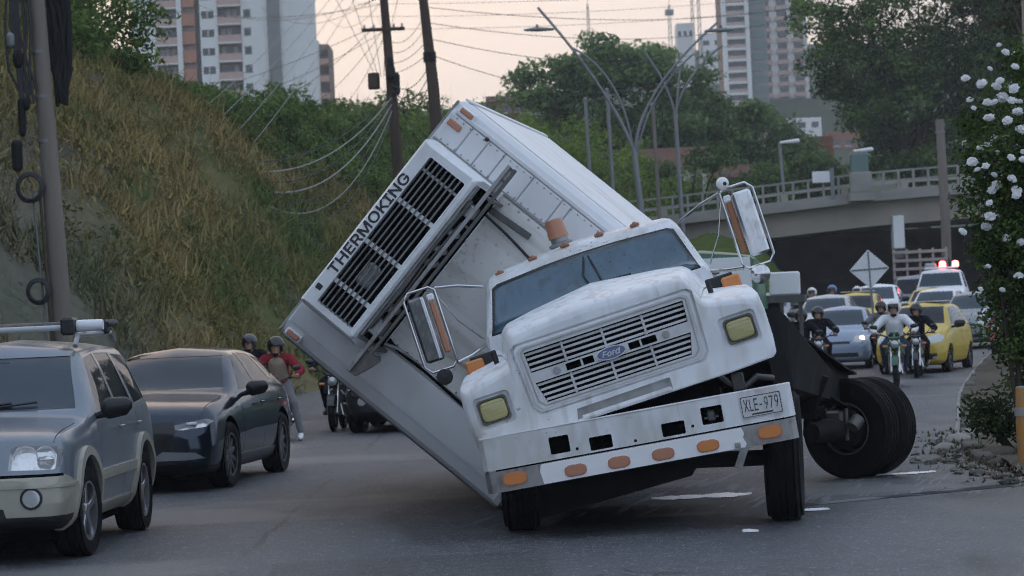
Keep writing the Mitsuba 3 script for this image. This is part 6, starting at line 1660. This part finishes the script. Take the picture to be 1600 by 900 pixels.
def grass(n, yr, tr, hgt, wid, colf, per=5):
    y = rng.uniform(*yr, n); t = rng.uniform(*tr, n)
    x = TOE(y) + 0.1 - t
    z = bank_z(y, t)
    base = np.stack([x, y, z], -1)
    tone = meshkit.fbm(np.stack([x * 0.35, y * 0.16, z * 0.35], -1), 4, seed=9)
    dens = meshkit.fbm(np.stack([x * 0.5 + 30, y * 0.25, z * 0.5], -1), 3, seed=14)
    keep = dens > 0.36 + 0.12 * np.clip((62 - y) / 10, 0, 1)
    base, tone = base[keep], tone[keep]
    base = np.repeat(base, per, 0); tone = np.repeat(tone, per)
    k = len(base)
    base = base + rng.normal(size=(k, 3)) * [0.14, 0.2, 0.03]
    clump = meshkit.noise(np.stack([base[:, 0] * 1.6, base[:, 1] * 1.1, base[:, 2] * 1.6], -1), 5)
    h = hgt * rng.uniform(0.3, 1.4, k) * (0.25 + 1.5 * clump ** 1.5)
    lean = rng.normal(size=(k, 3)) * 0.75 + [0.12, 0, 0]
    top = base + (lean + [0, 0, 1]) * h[:, None]
    mid = base + (lean * 0.35 + [0, 0, 0.55]) * h[:, None]
    a = rng.uniform(0, math.pi, k)
    sd = np.stack([np.cos(a), np.sin(a), 0 * a], -1) * wid
    v = np.stack([base - sd, base + sd, mid - sd * 0.8, mid + sd * 0.8, top], 1).reshape(-1, 3)
    i = 5 * np.arange(k)[:, None]
    f = np.concatenate([i + [0, 1, 3], i + [0, 3, 2], i + [2, 3, 4]], 0)
    col = colf(tone, rng.random(k), base)
    return trimesh.Trimesh(v, f, process=False), np.repeat(col, 5, 0)


def grass_colour(tone, r, b):
    dry, olive, green, grey = np.array([.315, .24, .105]), np.array([.215, .182, .066]), np.array([.105, .14, .046]), np.array([.20, .185, .15])
    low = np.clip((4.6 - b[:, 2]) / 2.4, 0, 1) * np.clip((b[:, 1] - 58) / 14, 0, 1)
    high = np.clip((b[:, 2] - 9.0) / 3.5, 0, 1)
    near = np.clip((60 - b[:, 1]) / 14, 0, 1)
    g = np.clip((tone - 0.42) * 4.2 + 0.8 * low + 0.75 * high + (r - 0.5) * 0.5, 0, 1)[:, None]
    c = dry * (1 - g) + green * g
    mid = np.clip(1 - np.abs(g - 0.5) * 2, 0, 1)
    c = c * (1 - mid * 0.6) + olive * mid * 0.6
    c = c * (1 - 0.6 * near[:, None]) + grey * 0.6 * near[:, None]
    return c * (0.86 + 0.28 * r[:, None])


gm, gc = grass(60000, (16, 118), (0.2, 17), 0.27, 0.026, grass_colour)
key = single('bank_grass', 'tall dry tan and green grass covering the steep roadside bank', 'grass', gm, 'grass_blade', color=gc, kind='stuff')
gm, gc = grass(7000, (118, 170), (0.2, 15), 0.7, 0.035, grass_colour)
single('bank_grass', 'greener grass and scrub on the far end of the bank behind the cargo box', 'grass', gm, 'grass_blade', color=gc, kind='stuff')

# leafy scrub scattered over the bank
rng = np.random.default_rng(19)
n_ = 3200
y_ = rng.uniform(44, 124, n_); t_ = rng.uniform(0.5, 17, n_)
x_ = TOE(y_) + 0.1 - t_
z_ = bank_z(y_, t_)
w_ = meshkit.fbm(np.stack([x_ * .3 + 9, y_ * .14, z_ * .3], -1), 4, seed=23) + 0.10 * np.clip((z_ - 9) / 3, 0, 1) + 0.08 * np.clip((y_ - 95) / 15, 0, 1)
ok_ = w_ > 0.50 + 0.06 * rng.random(n_)
pc_ = np.stack([x_, y_, z_ + 0.15], -1)[ok_]
m_, c_ = leaves(rng, pc_, rng.uniform(.18, .6, len(pc_)), 260, 0.07, (0.06, 0.085, 0.028), (0.20, 0.19, 0.075), 0.6)
single('bank_scrub', 'leafy low green scrub scattered in patches over the roadside bank', 'scrub', m_, 'leaf', color=c_, kind='stuff')

n_ = 2600
y_ = rng.uniform(86, 176, n_); t_ = rng.uniform(2.0, 14, n_)
ok_ = t_ > 6.0 - (y_ - 86) * 0.10
y_, t_ = y_[ok_], t_[ok_]
x_ = TOE(y_) + 0.1 - t_
w_ = meshkit.fbm(np.stack([x_ * .25 + 3, y_ * .12, t_ * .2], -1), 3, seed=29)
pc_ = np.stack([x_, y_, bank_z(y_, t_) + 0.2 + 1.2 * np.clip(w_ - .35, 0, .5)], -1)
r_ = rng.uniform(.4, .95, len(pc_)) * (1 + .3 * (y_ > 125)) * (1 - .35 * (y_ < 98))
for nm_, sel, c0_, c1_, lb_ in (('bank_thicket', y_ < 126, (0.055, 0.10, 0.03), (0.18, 0.26, 0.075), 'dense dark green thicket on the bank under the hanging cables'),
                                ('bank_thicket', y_ >= 126, (0.08, 0.13, 0.028), (0.21, 0.28, 0.065), 'bright green thicket on the bank beside the top of the cargo box')):
    m_, c_ = leaves(rng, pc_[sel], r_[sel], 170, 0.105, c0_, c1_, 0.8)
    single(nm_, lb_, 'thicket', m_, 'leaf', color=c_, kind='stuff')

# flowering bush at the right edge
bb = (5.25, 27.2, 0.05)
fb_ = tree('flowering_bush', 'tall dark bush with clusters of white flowers at the right edge', bb,
           [((5.05, 27.2, 3.35), (0.50, 0.5, 0.55)), ((4.95, 27.2, 2.6), (0.40, 0.5, 0.6)), ((5.15, 27.2, 1.9), (0.40, 0.45, 0.6)), ((5.4, 27.3, 3.9), (0.35, 0.4, 0.35)), ((5.25, 27.2, 1.2), (0.40, 0.4, 0.5)), ((5.5, 27.4, 2.4), (0.4, 0.4, 1.2)), ((5.05, 27.3, 1.5), (0.3, 0.4, 0.5)), ((5.35, 27.3, 1.9), (0.35, 0.4, 0.9)), ((5.3, 27.4, 1.0), (0.35, 0.4, 0.4))],
           300, 0.13, 0.26, 1800, 0.034, (0.024, 0.044, 0.015), (0.11, 0.165, 0.045), 41, 0.05, limbs=12, flat=0.85)
for i, (dx, top) in enumerate([(-0.12, 2.6), (0.05, 3.0), (0.16, 2.4), (-0.2, 2.0)]):
    obj(fb_, 'stem', tube([(5.2 + dx * 0.5, 27.15, 0.0), (5.17 + dx * 0.8, 27.15, 0.8), (5.12 + dx, 27.2, top)], [0.032, 0.026, 0.012], 8), 'bark', True)
matte('petal', (0.78, 0.77, 0.76))
rng = np.random.default_rng(43)
fl = [(1512, 130), (1548, 118), (1590, 115), (1538, 135), (1560, 140), (1573, 152), (1582, 168), (1597, 170), (1555, 172), (1590, 186), (1570, 195), (1534, 265), (1575, 252), (1592, 258), (1528, 270), (1556, 290), (1577, 285), (1537, 322), (1580, 300), (1518, 258), (1545, 195), (1597, 240), (1530, 235), (1500, 365), (1585, 390), (1540, 345), (1523, 175)]
pts_ = []
for px, py in fl:
    X = 4.6 + (px - 1512) * 0.00655 * 1.0
    Z = 0.82 + (600 - py) * 0.0064 + rng.uniform(-.03, .03)
    pts_.append((X + rng.uniform(-.02, .02), 26.75 + rng.uniform(-.15, .15), Z))
for k in range(70):
    pts_.append((rng.uniform(4.65, 5.6), rng.uniform(26.7, 27.6), rng.uniform(1.6, 4.2)))
for c in pts_:
    m = trimesh.creation.icosphere(3, 1.0)
    v = np.array(m.vertices)
    o_ = rng.uniform(0, 50, 3)
    lump = meshkit.noise(v * 2.6 + o_) * 0.6 + meshkit.noise(v * 6.5 + o_) * 0.7
    v = v * (0.42 + 0.9 * lump)[:, None]
    v[:, 2] = np.where(v[:, 2] < 0, v[:, 2] * 0.5, v[:, 2] * 0.8)
    r = rng.uniform(.024, .056)
    v = v * [r, r * .9, r]
    m = trimesh.Trimesh(v, m.faces, process=False)
    m = rot(m, [1, 0, 0], rng.uniform(-10, 55))
    m = rot(m, [0, 1, 0], rng.uniform(-35, 35))
    obj(fb_, 'flower_cluster', mov(m, *c), 'petal')
rng = np.random.default_rng(44)
shrub('low dark weeds at the foot of the flowering bush by the kerb', 5.15, 28.6, 0.1, 0.42, 0.8, 401, (0.02, 0.034, 0.014), (0.055, 0.08, 0.03), 'weeds along the right kerb', 900, 0.04, 26)
shrub('green weeds at the right kerb beside the grey car', 8.9, 45, 0.1, 0.7, 1.1, 402, (0.025, 0.04, 0.016), (0.06, 0.09, 0.03), 'weeds along the right kerb', 500, 0.055, 26)
tree('roadside_tree', 'dark leafy tree behind the flowering bush at the right kerb', (8.3, 40.5, 0.05), [((8.1, 40.5, 2.2), (0.8, .7, 1.1)), ((8.5, 40.5, 3.6), (0.8, .7, .9)), ((8.0, 40.6, 1.2), (0.5, .5, .6))], 70, 0.2, 0.42, 420, 0.055, (0.012, 0.02, 0.01), (0.034, 0.055, 0.02), 45, 0.07, limbs=10, flat=0.85)
tree('roadside_tree', 'dark leafy tree farther along the right kerb behind the riders', (15.2, 64, 0.2), [((14.6, 64, 2.9), (1.2, 1, 1.5)), ((15.0, 64, 4.9), (1.4, 1, 1.2)), ((15.3, 64, 1.6), (1.0, .8, 1))], 70, 0.3, 0.6, 260, 0.075, (0.014, 0.024, 0.012), (0.04, 0.062, 0.024), 46, 0.1, limbs=10, flat=0.85)

# rubble and litter along the right edge
rng = np.random.default_rng(51)
V = []
LT = []
for k in range(420):
    y = rng.uniform(23.2, 32); x = float(EDGE(y)) + rng.normal(0.05, 0.27) + (0.25 if y < 25 else 0)
    s = 0.012 + 0.055 * rng.random() ** 3
    m = trimesh.creation.icosphere(1, s)
    m.vertices = m.vertices * (1 + 0.5 * rng.normal(size=(len(m.vertices), 1)) * 0.4) * [1.3, 1, 0.55]
    m.apply_transform(trimesh.transformations.rotation_matrix(rng.uniform(0, 6.28), [0, 0, 1]))
    m.apply_translation((x, y, s * 0.3))
    V.append(m); LT.append(np.repeat(np.array([[.16, .15, .135]]) * rng.uniform(0.35, 1.7), len(m.vertices), 0))
single('gravel', 'loose grey gravel and clods spilled along the right edge of the road', 'gravel', cat(V), 'grass_blade', color=np.vstack(LT), kind='stuff')
V, LT = [], []
for k in range(900):
    y = rng.uniform(23, 33); x = float(EDGE(y)) + rng.normal(0.12 if y < 26 else -0.02, 0.26)
    a = rng.uniform(0, 6.28); s = rng.uniform(0.008, 0.024)
    q = np.array([[-s, 0, 0.01], [0, s * .5, .02 + rng.uniform(0, .04)], [s, 0, 0.01], [0, -s * .5, .015]])
    R = np.array([[math.cos(a), -math.sin(a), 0], [math.sin(a), math.cos(a), 0], [0, 0, 1]])
    V.append(trimesh.Trimesh(q @ R.T + [x, y, rng.uniform(0.005, 0.06)], [[0, 1, 2], [0, 2, 3]], process=False))
    c = [(.16, .12, .08), (.09, .07, .05), (.26, .24, .20), (.06, .08, .035)][rng.integers(4)]
    LT.append(np.repeat(np.array([c]) * rng.uniform(.7, 1.3), 4, 0))
single('leaf_litter', 'dry dead leaves and scraps strewn along the right kerb', 'litter', cat(V), 'grass_blade', color=np.vstack(LT), kind='stuff')
for i, (x, y, sx, sz, lb) in enumerate([(5.0, 30.6, .16, .09, 'pale broken concrete lump on the right kerb nearest the green weeds'), (4.62, 29.2, .14, .07, 'flat pale concrete slab piece lying in the rubble by the right kerb'), (5.3, 31.6, .12, .10, 'white lump of rubble farthest along the right kerb'),
                                     (4.9, 27.6, .2, .09, 'dark broad stone in the rubble heap by the right kerb'), (4.72, 26.4, .15, .06, 'grey flat stone nearest the orange post')]):
    m = trimesh.creation.icosphere(2, 1.0)
    m.vertices = m.vertices * (0.75 + 0.5 * meshkit.fbm(m.vertices * 1.4 + i * 7, 3)[:, None]) * [sx, sx * .8, sz]
    single('rubble_stone', lb, 'stone', mov(m, x, y, sz * .5), 'concrete' if i < 3 else 'soil', 40, group=None)
# ------------------------------------------------------------------ poles, wires, lamps, signs
matte('pole_concrete', lambda p, n, uv: mix((0.27, 0.235, 0.205), (0.17, 0.145, 0.125), fbm(p.x * 4, p.y * 4, p.z * 0.5, 4)))
matte('pole_wood', lambda p, n, uv: mix((0.115, 0.085, 0.065), (0.06, 0.045, 0.038), fbm(p.x * 5, p.y * 5, p.z * 0.6, 4)))
gloss('galvanised', (0.22, 0.23, 0.235), 0.5, 0.5, 0, 0.5)
gloss('wire', (0.03, 0.03, 0.032), 0.6)
gloss('wire_pale', (0.30, 0.30, 0.29), 0.5)
gloss('post_orange', grime((0.42, 0.20, 0.05), (0.30, 0.24, 0.17), 0.9, 5.0), 0.6, 0.3)


def R3(n):
    return np.random.default_rng(n)


lp_ = thing('utility_pole', 'leaning concrete utility pole with coiled cables on the left bank', 'utility pole')
obj(lp_, 'shaft', tube([(-6.98, 42, 0.2), (-7.10, 42, 3.5), (-7.24, 42, 7.4), (-7.29, 42, 9.0)], [0.165, 0.15, 0.125, 0.12], 16), 'pole_concrete', True)
for z in (4.75, 5.45, 6.15):
    x = -7.02 - (z - 1.5) * 0.04
    obj(lp_, 'band', lathe([(0.138, z), (0.148, z), (0.148, z + 0.05), (0.138, z + 0.05)], 18, 'z').apply_translation((x - 0.02, 42, 0)), 'galvanised', 30)
rg = R3(61)
for j, (cx, cz, rr) in enumerate([(-7.42, 4.05, .17), (-7.36, 1.98 + .45, .14)]):
    for q in range(3):
        a = np.linspace(0, 2 * math.pi, 30)[:-1]
        obj(lp_, 'cable_coil', tube(np.stack([cx + (rr + .02 * q) * np.cos(a), 41.78 + .02 * q + 0 * a, cz + (rr + .02 * q) * np.sin(a) * 1.1], -1), 0.02, 6, closed=True), 'wire', True)
for q, (x, z, w, h) in enumerate([(-7.60, 4.55, .15, .34), (-7.50, 5.15, .10, .5), (-7.62, 6.35, .13, .12), (-7.52, 6.05, .14, .13), (-7.42, 5.35, .09, .10)]):
    obj(lp_, 'splice_box', bones([((x, 41.8, z - h / 2), w * .55, (x, 41.8, z + h / 2), w * .6)], 12), 'chassis_black' if q != 2 else 'galvanised', 50)
for q in range(14):
    x0, z0 = -7.62 + rg.uniform(0, .25), rg.uniform(4.9, 5.6)
    obj(lp_, 'drop_cable', tube([(x0, 41.8, 7.6), (x0 + rg.uniform(-.1, .12), 41.78, 6.6), (x0 + rg.uniform(-.08, .1), 41.8, 5.9), (x0 + .12, 41.82, z0)], 0.022, 6), 'wire', True)
obj(lp_, 'cable_bundle', cat([tube([(-7.20 + rg.uniform(0, .4), 42.1 + rg.uniform(0, .2), 7.7), (-7.12 + rg.uniform(0, .38), 42.15, 6.7), (-7.06 + rg.uniform(0, .3), 42.15, 5.9), (-7.02 + rg.uniform(0, .18), 42.12, 5.2 + rg.uniform(0, .5))], [0.05, 0.06, 0.05, 0.03], 7) for q in range(12)]), 'chassis_black', True, kind='stuff')
obj(lp_, 'conduit', tube([(-7.28, 41.85, 4.0), (-7.22, 41.85, 2.4), (-7.15, 41.85, 0.6)], 0.025, 8), 'pole_wood', True)
obj(lp_, 'conduit', tube([(-7.40, 41.9, 4.0), (-7.31, 41.88, 2.4), (-7.24, 41.87, 0.6)], 0.018, 8), 'galvanised', True)

P1 = thing('utility_pole', 'brown utility pole with a crossarm and drum on the bank, left of the pair', 'utility pole', group=None)
obj(P1, 'shaft', tube([(-4.0, 100, 6.5), (-4.13, 100, 10), (-4.30, 100, 14.2), (-4.36, 100, 16)], [0.21, 0.19, 0.15, 0.14], 14), 'pole_wood', True)
obj(P1, 'crossarm', box(-5.15, -3.55, 99.75, 99.9, 12.60, 12.72), 'pole_wood')
for x in (-5.05, -4.7, -3.95, -3.65):
    obj(P1, 'insulator', lathe([(0, 12.721), (.05, 12.721), (.04, 12.85), (0, 12.87)], 10, 'z').apply_translation((x, 99.83, 0)), 'dull_metal')
obj(P1, 'drum', lathe([(0, 10.45), (.20, 10.45), (.22, 10.5), (.22, 11.0), (.20, 11.05), (0, 11.05)], 20, 'z').apply_translation((-4.78, 99.8, 0)), 'pole_wood', 30)
obj(P1, 'splice_box', bones([((-3.95, 99.7, 10.3), .14, (-3.95, 99.7, 10.9), .14)], 12), 'chassis_black', 50)
obj(P1, 'splice_box', bones([((-4.12, 99.7, 10.9), .2, (-4.15, 99.7, 11.5), .12)], 12), 'chassis_black', 50)
P2 = thing('utility_pole', 'brown utility pole without crossarm on the bank, right of the pair', 'utility pole')
obj(P2, 'shaft', tube([(-2.35, 95, 6.0), (-2.46, 95, 10), (-2.68, 95, 13.2), (-2.80, 95, 15.5)], [0.23, 0.21, 0.16, 0.14], 14), 'pole_wood', True)
obj(P2, 'clamp', lathe([(.19, 10.9), (.23, 10.9), (.23, 11.25), (.19, 11.25)], 16, 'z').apply_translation((-2.54, 95, 0)), 'chassis_black')


def wire(label, a, b, sag, r=0.012, mat='wire', group='overhead wires between the poles'):
    a, b = np.array(a, float), np.array(b, float)
    t = np.linspace(0, 1, 20)[:, None]
    p = a + (b - a) * t - np.array([0, 0, 1]) * sag * 4 * t * (1 - t)
    return single('overhead_wire', label, 'wire', tube(p, r, 5), mat, True, group=group)


rg = R3(71)
WL = 'thin dark overhead wire strung across the pale sky between the utility poles'
for q in range(5):
    wire(WL, (-4.2 + rg.uniform(-.8, .6), 99.8, 12.72 + rg.uniform(0, .15)), (-26 + q * 2.5, 150 + q * 18, 15 + q * 1.6), 1.2 + .3 * q)
for q in range(4):
    wire(WL, (-4.1, 99.8, 11.0 + .4 * q), (-2.6, 95, 11.2 + .5 * q), 0.12 + .1 * q)
for q in range(4):
    wire('thin dark overhead wire running from the right brown pole over the truck', (-2.6, 95, 11.2 + .55 * q), (10 + 4 * q, 160, 15.5 + 2.2 * q - q * q * .2), 1.0, 0.014, 'wire', 'overhead wires over the truck')
for q in range(3):
    wire('long thin wire crossing the sky high over the trees', (-9, 170, 20.5 + .8 * q), (36, 190, 24 + .9 * q), 0.9, 0.014, 'wire', 'long wires over the trees')
for q in range(4):
    wire('slack pale wire climbing from the bank to the left brown pole', (-8.4 - .5 * q, 90, float(bank_z(90, TOE(90) + 8.4 + .5 * q)) + .6), (-4.6 - .2 * q, 99.8, 15 + .2 * q), .25, 0.011, 'wire_pale', 'slack wires at the left brown pole')
for q in range(7):
    wire('sagging grey cable hanging in front of the shrubs down the bank', (-4.15, 99.6, 10.2 - .12 * q), (-9.2 + .35 * q, 84 - .5 * q, 7.2 - .33 * q), 1.0 + .12 * q, 0.022 if q < 4 else .014, 'wire_pale' if q % 2 else 'wire', 'cables sagging down the bank')

for q in range(5):
    wire(WL, (-4.3 + .2 * q, 99.8, 13.6 + .35 * q), (-20 + 3.0 * q, 140 + 9 * q, 19.5 + .6 * q), 0.8 + .2 * q)
for q in range(4):
    wire('thin dark overhead wire rising steeply from the left brown pole drum', (-4.7 + .1 * q, 99.8, 10.9), (-7.5 + 1.1 * q, 104, 16.5), -.25 + .1 * q, .012, 'wire', 'steep wires at the left brown pole')
for q in range(3):
    wire('slack cable looping low between the two brown poles', (-4.1, 99.7, 10.6 - .2 * q), (-2.5, 95, 10.9 - .25 * q), .5 + .2 * q, .016, 'wire', 'slack cables between the brown poles')
# double-armed street lamps
sl_ = thing('street_lamp', 'tall grey street lamp with curved double arms spreading left and right', 'street lamp')


def arc(a, b, c, n=14):
    a, b, c = (np.array(v, float) for v in (a, b, c))
    t = np.linspace(0, 1, n)[:, None]
    return a * (1 - t) ** 2 + 2 * b * t * (1 - t) + c * t ** 2


obj(sl_, 'pole', tube([(5.95, 120, 0.5), (5.88, 120, 6.8), (5.72, 120, 9.0)], [.17, .14, .12], 12), 'galvanised', True)
obj(sl_, 'arm', tube(arc((5.72, 120, 8.9), (4.9, 120, 11.6), (1.72, 120, 15.55)), [.085] * 5 + [.06] * 9, 10), 'galvanised', True)
obj(sl_, 'arm', tube(arc((5.74, 120.3, 8.6), (5.5, 120.3, 12.4), (3.2, 120.3, 13.7)), .05, 10), 'galvanised', True)
obj(sl_, 'arm', tube(arc((5.76, 120, 8.8), (6.0, 120, 11.6), (9.75, 120, 14.55)), [.075] * 5 + [.055] * 9, 10), 'galvanised', True)
obj(sl_, 'arm', tube(arc((5.80, 120.3, 8.4), (6.3, 120.3, 11.4), (8.6, 120.3, 13.2)), .045, 10), 'galvanised', True)
for s, x in ((-1, 2.35), (1, 9.15)):
    lh = sub(sl_, 'lamp_head')
    z = 14.55 if s < 0 else 14.15
    obj(lh, 'bracket', tube([(x + .25 * -s, 120, z + (.02 if s < 0 else -.05)), (x - .9 * -s * -1 * -1, 120, z)], .045, 8), 'galvanised', True) if 0 else None
    obj(lh, 'housing', bones([((x, 120, z), .06, (x + s * .75, 120, z + .03), .11), ((x + s * .75, 120, z + .03), .11, (x + s * 1.25, 120, z + .02), .05)], 12), 'galvanised', 50)
    obj(lh, 'photocell', cyl((x + s * .7, 120, z + .1), (x + s * .7, 120, z + .24), .06, 10), 'frame_steel')
s2 = thing('street_lamp', 'farther street lamp with a narrow V top right of the tall double armed lamp', 'street lamp')
obj(s2, 'pole', tube([(8.2, 125, 0.5), (8.02, 125, 7), (7.96, 125, 10.9)], [.13, .11, .09], 10), 'galvanised', True)
obj(s2, 'arm', tube(arc((7.96, 125, 10.7), (7.8, 125, 12.2), (6.6, 125, 13.9)), .05, 8), 'galvanised', True)
obj(s2, 'arm', tube(arc((7.98, 125, 10.5), (8.1, 125, 11.8), (8.3, 125, 13.0)), .05, 8), 'galvanised', True)
obj(s2, 'arm', tube(arc((7.97, 125, 10.9), (8.4, 125, 12.6), (10.3, 125, 14.0)), .05, 8), 'galvanised', True)
for i, (x, top, lb) in enumerate([(3.9, 12.0, 'slim grey pole left of the double armed street lamp'), (4.95, 12.4, 'slim grey pole directly behind the double armed street lamp'), (7.1, 11.6, 'slim pale pole right of the double armed street lamp')]):
    sp_ = thing('slim_pole', lb, 'pole')
    obj(sp_, 'shaft', tube([(x + .15, 128, .5), (x, 128, top)], [.12, .08], 10), 'galvanised' if i < 2 else 'pole_concrete', True)
    obj(sp_, 'cap', ball((x, 128, top), .1, n=1), 'galvanised')
pr_ = thing('utility_pole', 'pale concrete pole standing in front of the overpass railing on the right', 'utility pole')
obj(pr_, 'shaft', tube([(19.05, 118, .5), (19.15, 118, 5), (19.1, 118, 9.6)], [.24, .21, .19], 14), 'pole_concrete', True)
obj(pr_, 'band', lathe([(.2, 9.0), (.22, 9.0), (.22, 9.1), (.2, 9.1)], 14, 'z').apply_translation((19.1, 118, 0)), 'galvanised')
pc_ = thing('utility_pole', 'thin grey pole at the far right top edge among the twigs', 'utility pole')
obj(pc_, 'shaft', tube([(11.35, 59, .2), (11.55, 59, 6), (11.6, 59, 11)], [.14, .11, .09], 12), 'galvanised', True)
obj(pc_, 'band', lathe([(.10, 7.2), (.125, 7.2), (.125, 7.3), (.10, 7.3)], 14, 'z').apply_translation((11.57, 59, 0)), 'galvanised')
for i, (x, z1, lb) in enumerate([(14.0, 10.0, 'small lamp post on the overpass beside the brick house'), (17.7, 9.4, 'small lamp post with a flat head on the overpass near the right trees')]):
    lp2 = thing('overpass_lamp', lb, 'lamp post')
    obj(lp2, 'post', tube([(x, 136, 6.5), (x - .15, 136, z1)], .08, 8), 'galvanised', True)
    obj(lp2, 'head', bones([((x - .1, 135.8, z1), .06, (x + .75, 135.6, z1 + .05), .1)], 10), 'plate_white', 50)
bs = thing('equipment_box', 'pale boxes and panel standing at the overpass railing', 'cabinet')
obj(bs, 'cabinet', box(16.5, 17.5, 128.9, 129.7, 6.9 if 0 else 7.02, 8.0, .03), 'concrete')
obj(bs, 'upper_panel', box(16.55, 17.4, 129.2, 129.6, 8.003, 8.9, .03), 'green_glass')
obj(bs, 'shelf', box(16.4, 17.6, 128.8, 129.75, 6.62, 7.017), 'concrete')
sg = thing('overpass_sign', 'small white panel hung on the overpass railing left of the boxes', 'sign')
obj(sg, 'panel', box(14.75, 15.6, 129.9, 130.0, 7.6, 8.15, .02), 'plate_white')
obj(sg, 'post', box(15.62, 15.8, 129.9, 130.0, 6.8, 8.3), 'galvanised')

# diamond sign seen from the back
ds = thing('road_sign', 'white diamond shaped road sign seen from behind above the queue', 'sign', pose(9.85, 74, 2.60, 8, 2))
obj(ds, 'board', rot(box(-.385, .385, -.006, .006, -.385, .385, .004), [0, 1, 0], 45), 'plate_white')
obj(ds, 'brace', box(-.50, .50, -.03, -.008, -.022, .022), 'galvanised')
obj(ds, 'brace', box(-.02, .02, -.035, -.0305, -.50, .50), 'galvanised')
obj(ds, 'post', box(-.03, .03, .01, .06, -2.75, .42), 'galvanised')
po = thing('post', 'short rusty orange post at the right edge by the flowering bush', 'post')
obj(po, 'shaft', tube([(4.80, 25.6, 0), (4.79, 25.6, .45), (4.80, 25.6, .78)], [.062, .058, .055], 14), 'post_orange', True)
obj(po, 'cap', lathe([(0, .78), (.056, .78), (.05, .80), (0, .805)], 14, 'z').apply_translation((4.8, 25.6, 0)), 'concrete', 30)
obj(po, 'band', lathe([(.058, .52), (.066, .52), (.066, .60), (.058, .60)], 16, 'z').apply_translation((4.79, 25.6, 0)), 'concrete', 30)

# lattice masts on the ridge
for i, (x, z0, z1, w, lb) in enumerate([(23.0, 62, 83.0, .5, 'thin lattice mast on the ridge farthest left'), (44.2, 64, 82.0, .55, 'lattice mast with a small platform in the middle of the ridge'), (50.2, 64, 88.0, .5, 'tall lattice mast, left one of the close pair on the ridge'), (51.9, 64, 88.0, .5, 'tall lattice mast, right one of the close pair on the ridge')]):
    ms = thing('lattice_mast', lb, 'mast', None, 'masts on the far ridge')
    for sx in (-1, 1):
        for sy in (-1, 1):
            obj(ms, 'leg', tube([(x + sx * w, 700 + sy * w, z0), (x + sx * w * .35, 700 + sy * w * .35, z1)], .1, 5), 'galvanised')
    zz = np.linspace(z0, z1, 12)
    for a, b in zip(zz[:-1], zz[1:]):
        f0, f1 = (1 - .65 * (a - z0) / (z1 - z0)) * w, (1 - .65 * (b - z0) / (z1 - z0)) * w
        obj(ms, 'brace', tube([(x - f0, 700 - f0, a), (x + f1, 700 - f1, b)], .06, 4), 'galvanised')
    if i == 1:
        obj(ms, 'platform', box(x - 1.1, x + 1.1, 699, 701, 79.2, 80.6), 'galvanised')
    obj(ms, 'tip', tube([(x, 700, z1), (x, 700, z1 + 2.5)], .06, 4), 'galvanised')

# marks on the asphalt
matte('road_paint', lambda p, n, uv: mix((0.24, 0.24, 0.245), (0.075, 0.075, 0.08), smoothstep(0.38, 0.60, fbm(p.x * 2.2, p.y * 2.2, 0, 4))))
setting('road_marking', cat(grid(np.linspace(0, 1, 2), np.linspace(0, 1, 24), lambda X, Y: 0.004 + 0 * X, None)) if 0 else
        trimesh.Trimesh([(2.2, 22.2, .004), (4.5, 23.6, .004), (4.5, 23.95, .004), (2.2, 22.4, .004)], [[0, 1, 2], [0, 2, 3]], process=False), 'road_paint')


def torn(label, x0, x1, y, w, slope, seed, z=0.006):
    """A thin crumpled strip with ragged edges lying on the road."""
    n = 90
    rg_ = np.random.default_rng(seed)
    x = np.linspace(x0, x1, n)
    yc = y + slope * (x - x0) + 0.04 * (meshkit.fbm(np.stack([x * 2.5, 0 * x, 0 * x], -1), 3, seed) - .5)
    hw = w * (0.25 + 0.9 * meshkit.fbm(np.stack([x * 13, 0 * x + 3, 0 * x], -1), 3, seed)) * np.minimum(1, 6 * np.minimum(x - x0 + .01, x1 - x + .01))
    zc = z + 0.035 * np.abs(meshkit.fbm(np.stack([x * 6, 0 * x + 9, 0 * x], -1), 3, seed) - .5)
    v = np.concatenate([np.stack([x, yc - hw, zc * 0 + z], 1), np.stack([x, yc, zc + .01], 1), np.stack([x, yc + hw, zc * 0 + z + .004], 1)])
    f = []
    for i in range(n - 1):
        for r_ in (0, n):
            f += [(r_ + i, r_ + i + 1, r_ + n + i + 1), (r_ + i, r_ + n + i + 1, r_ + n + i)]
    single('torn_sheet', label, 'debris', trimesh.Trimesh(v, f, process=False), 'plate_white')


torn('long ragged white sheet lying on the asphalt beneath the truck', 1.15, 2.05, 23.9, 0.30, 0.1, 3)
torn('small white flake on the asphalt beside the front wheel near the detached wheels', 2.2, 2.48, 21.7, 0.06, 0.05, 5)
torn('white strip of debris under the outer detached wheel', 3.4, 4.0, 25.75, 0.12, 0.25, 7)
torn('tiny pale scrap alone on the asphalt in front of the truck', 1.62, 1.74, 19.9, 0.04, -0.1, 9)

# ------------------------------------------------------------------ evening haze
scene['haze_air'] = {'type': 'homogeneous', 'albedo': rgb((0.95, 0.955, 0.965)), 'sigma_t': 0.00034}
scene['haze'] = {'type': 'cube', 'to_world': T4().translate([0, 590, 59]).scale([1550, 1000, 60.5]), 'bsdf': {'type': 'null'}, 'interior': {'type': 'ref', 'id': 'haze_air'}}
labels['haze'] = {'kind': 'stuff', 'label': 'thin evening haze over the valley', 'category': 'haze'}
scene['camera']['medium'] = {'type': 'ref', 'id': 'haze_air'}
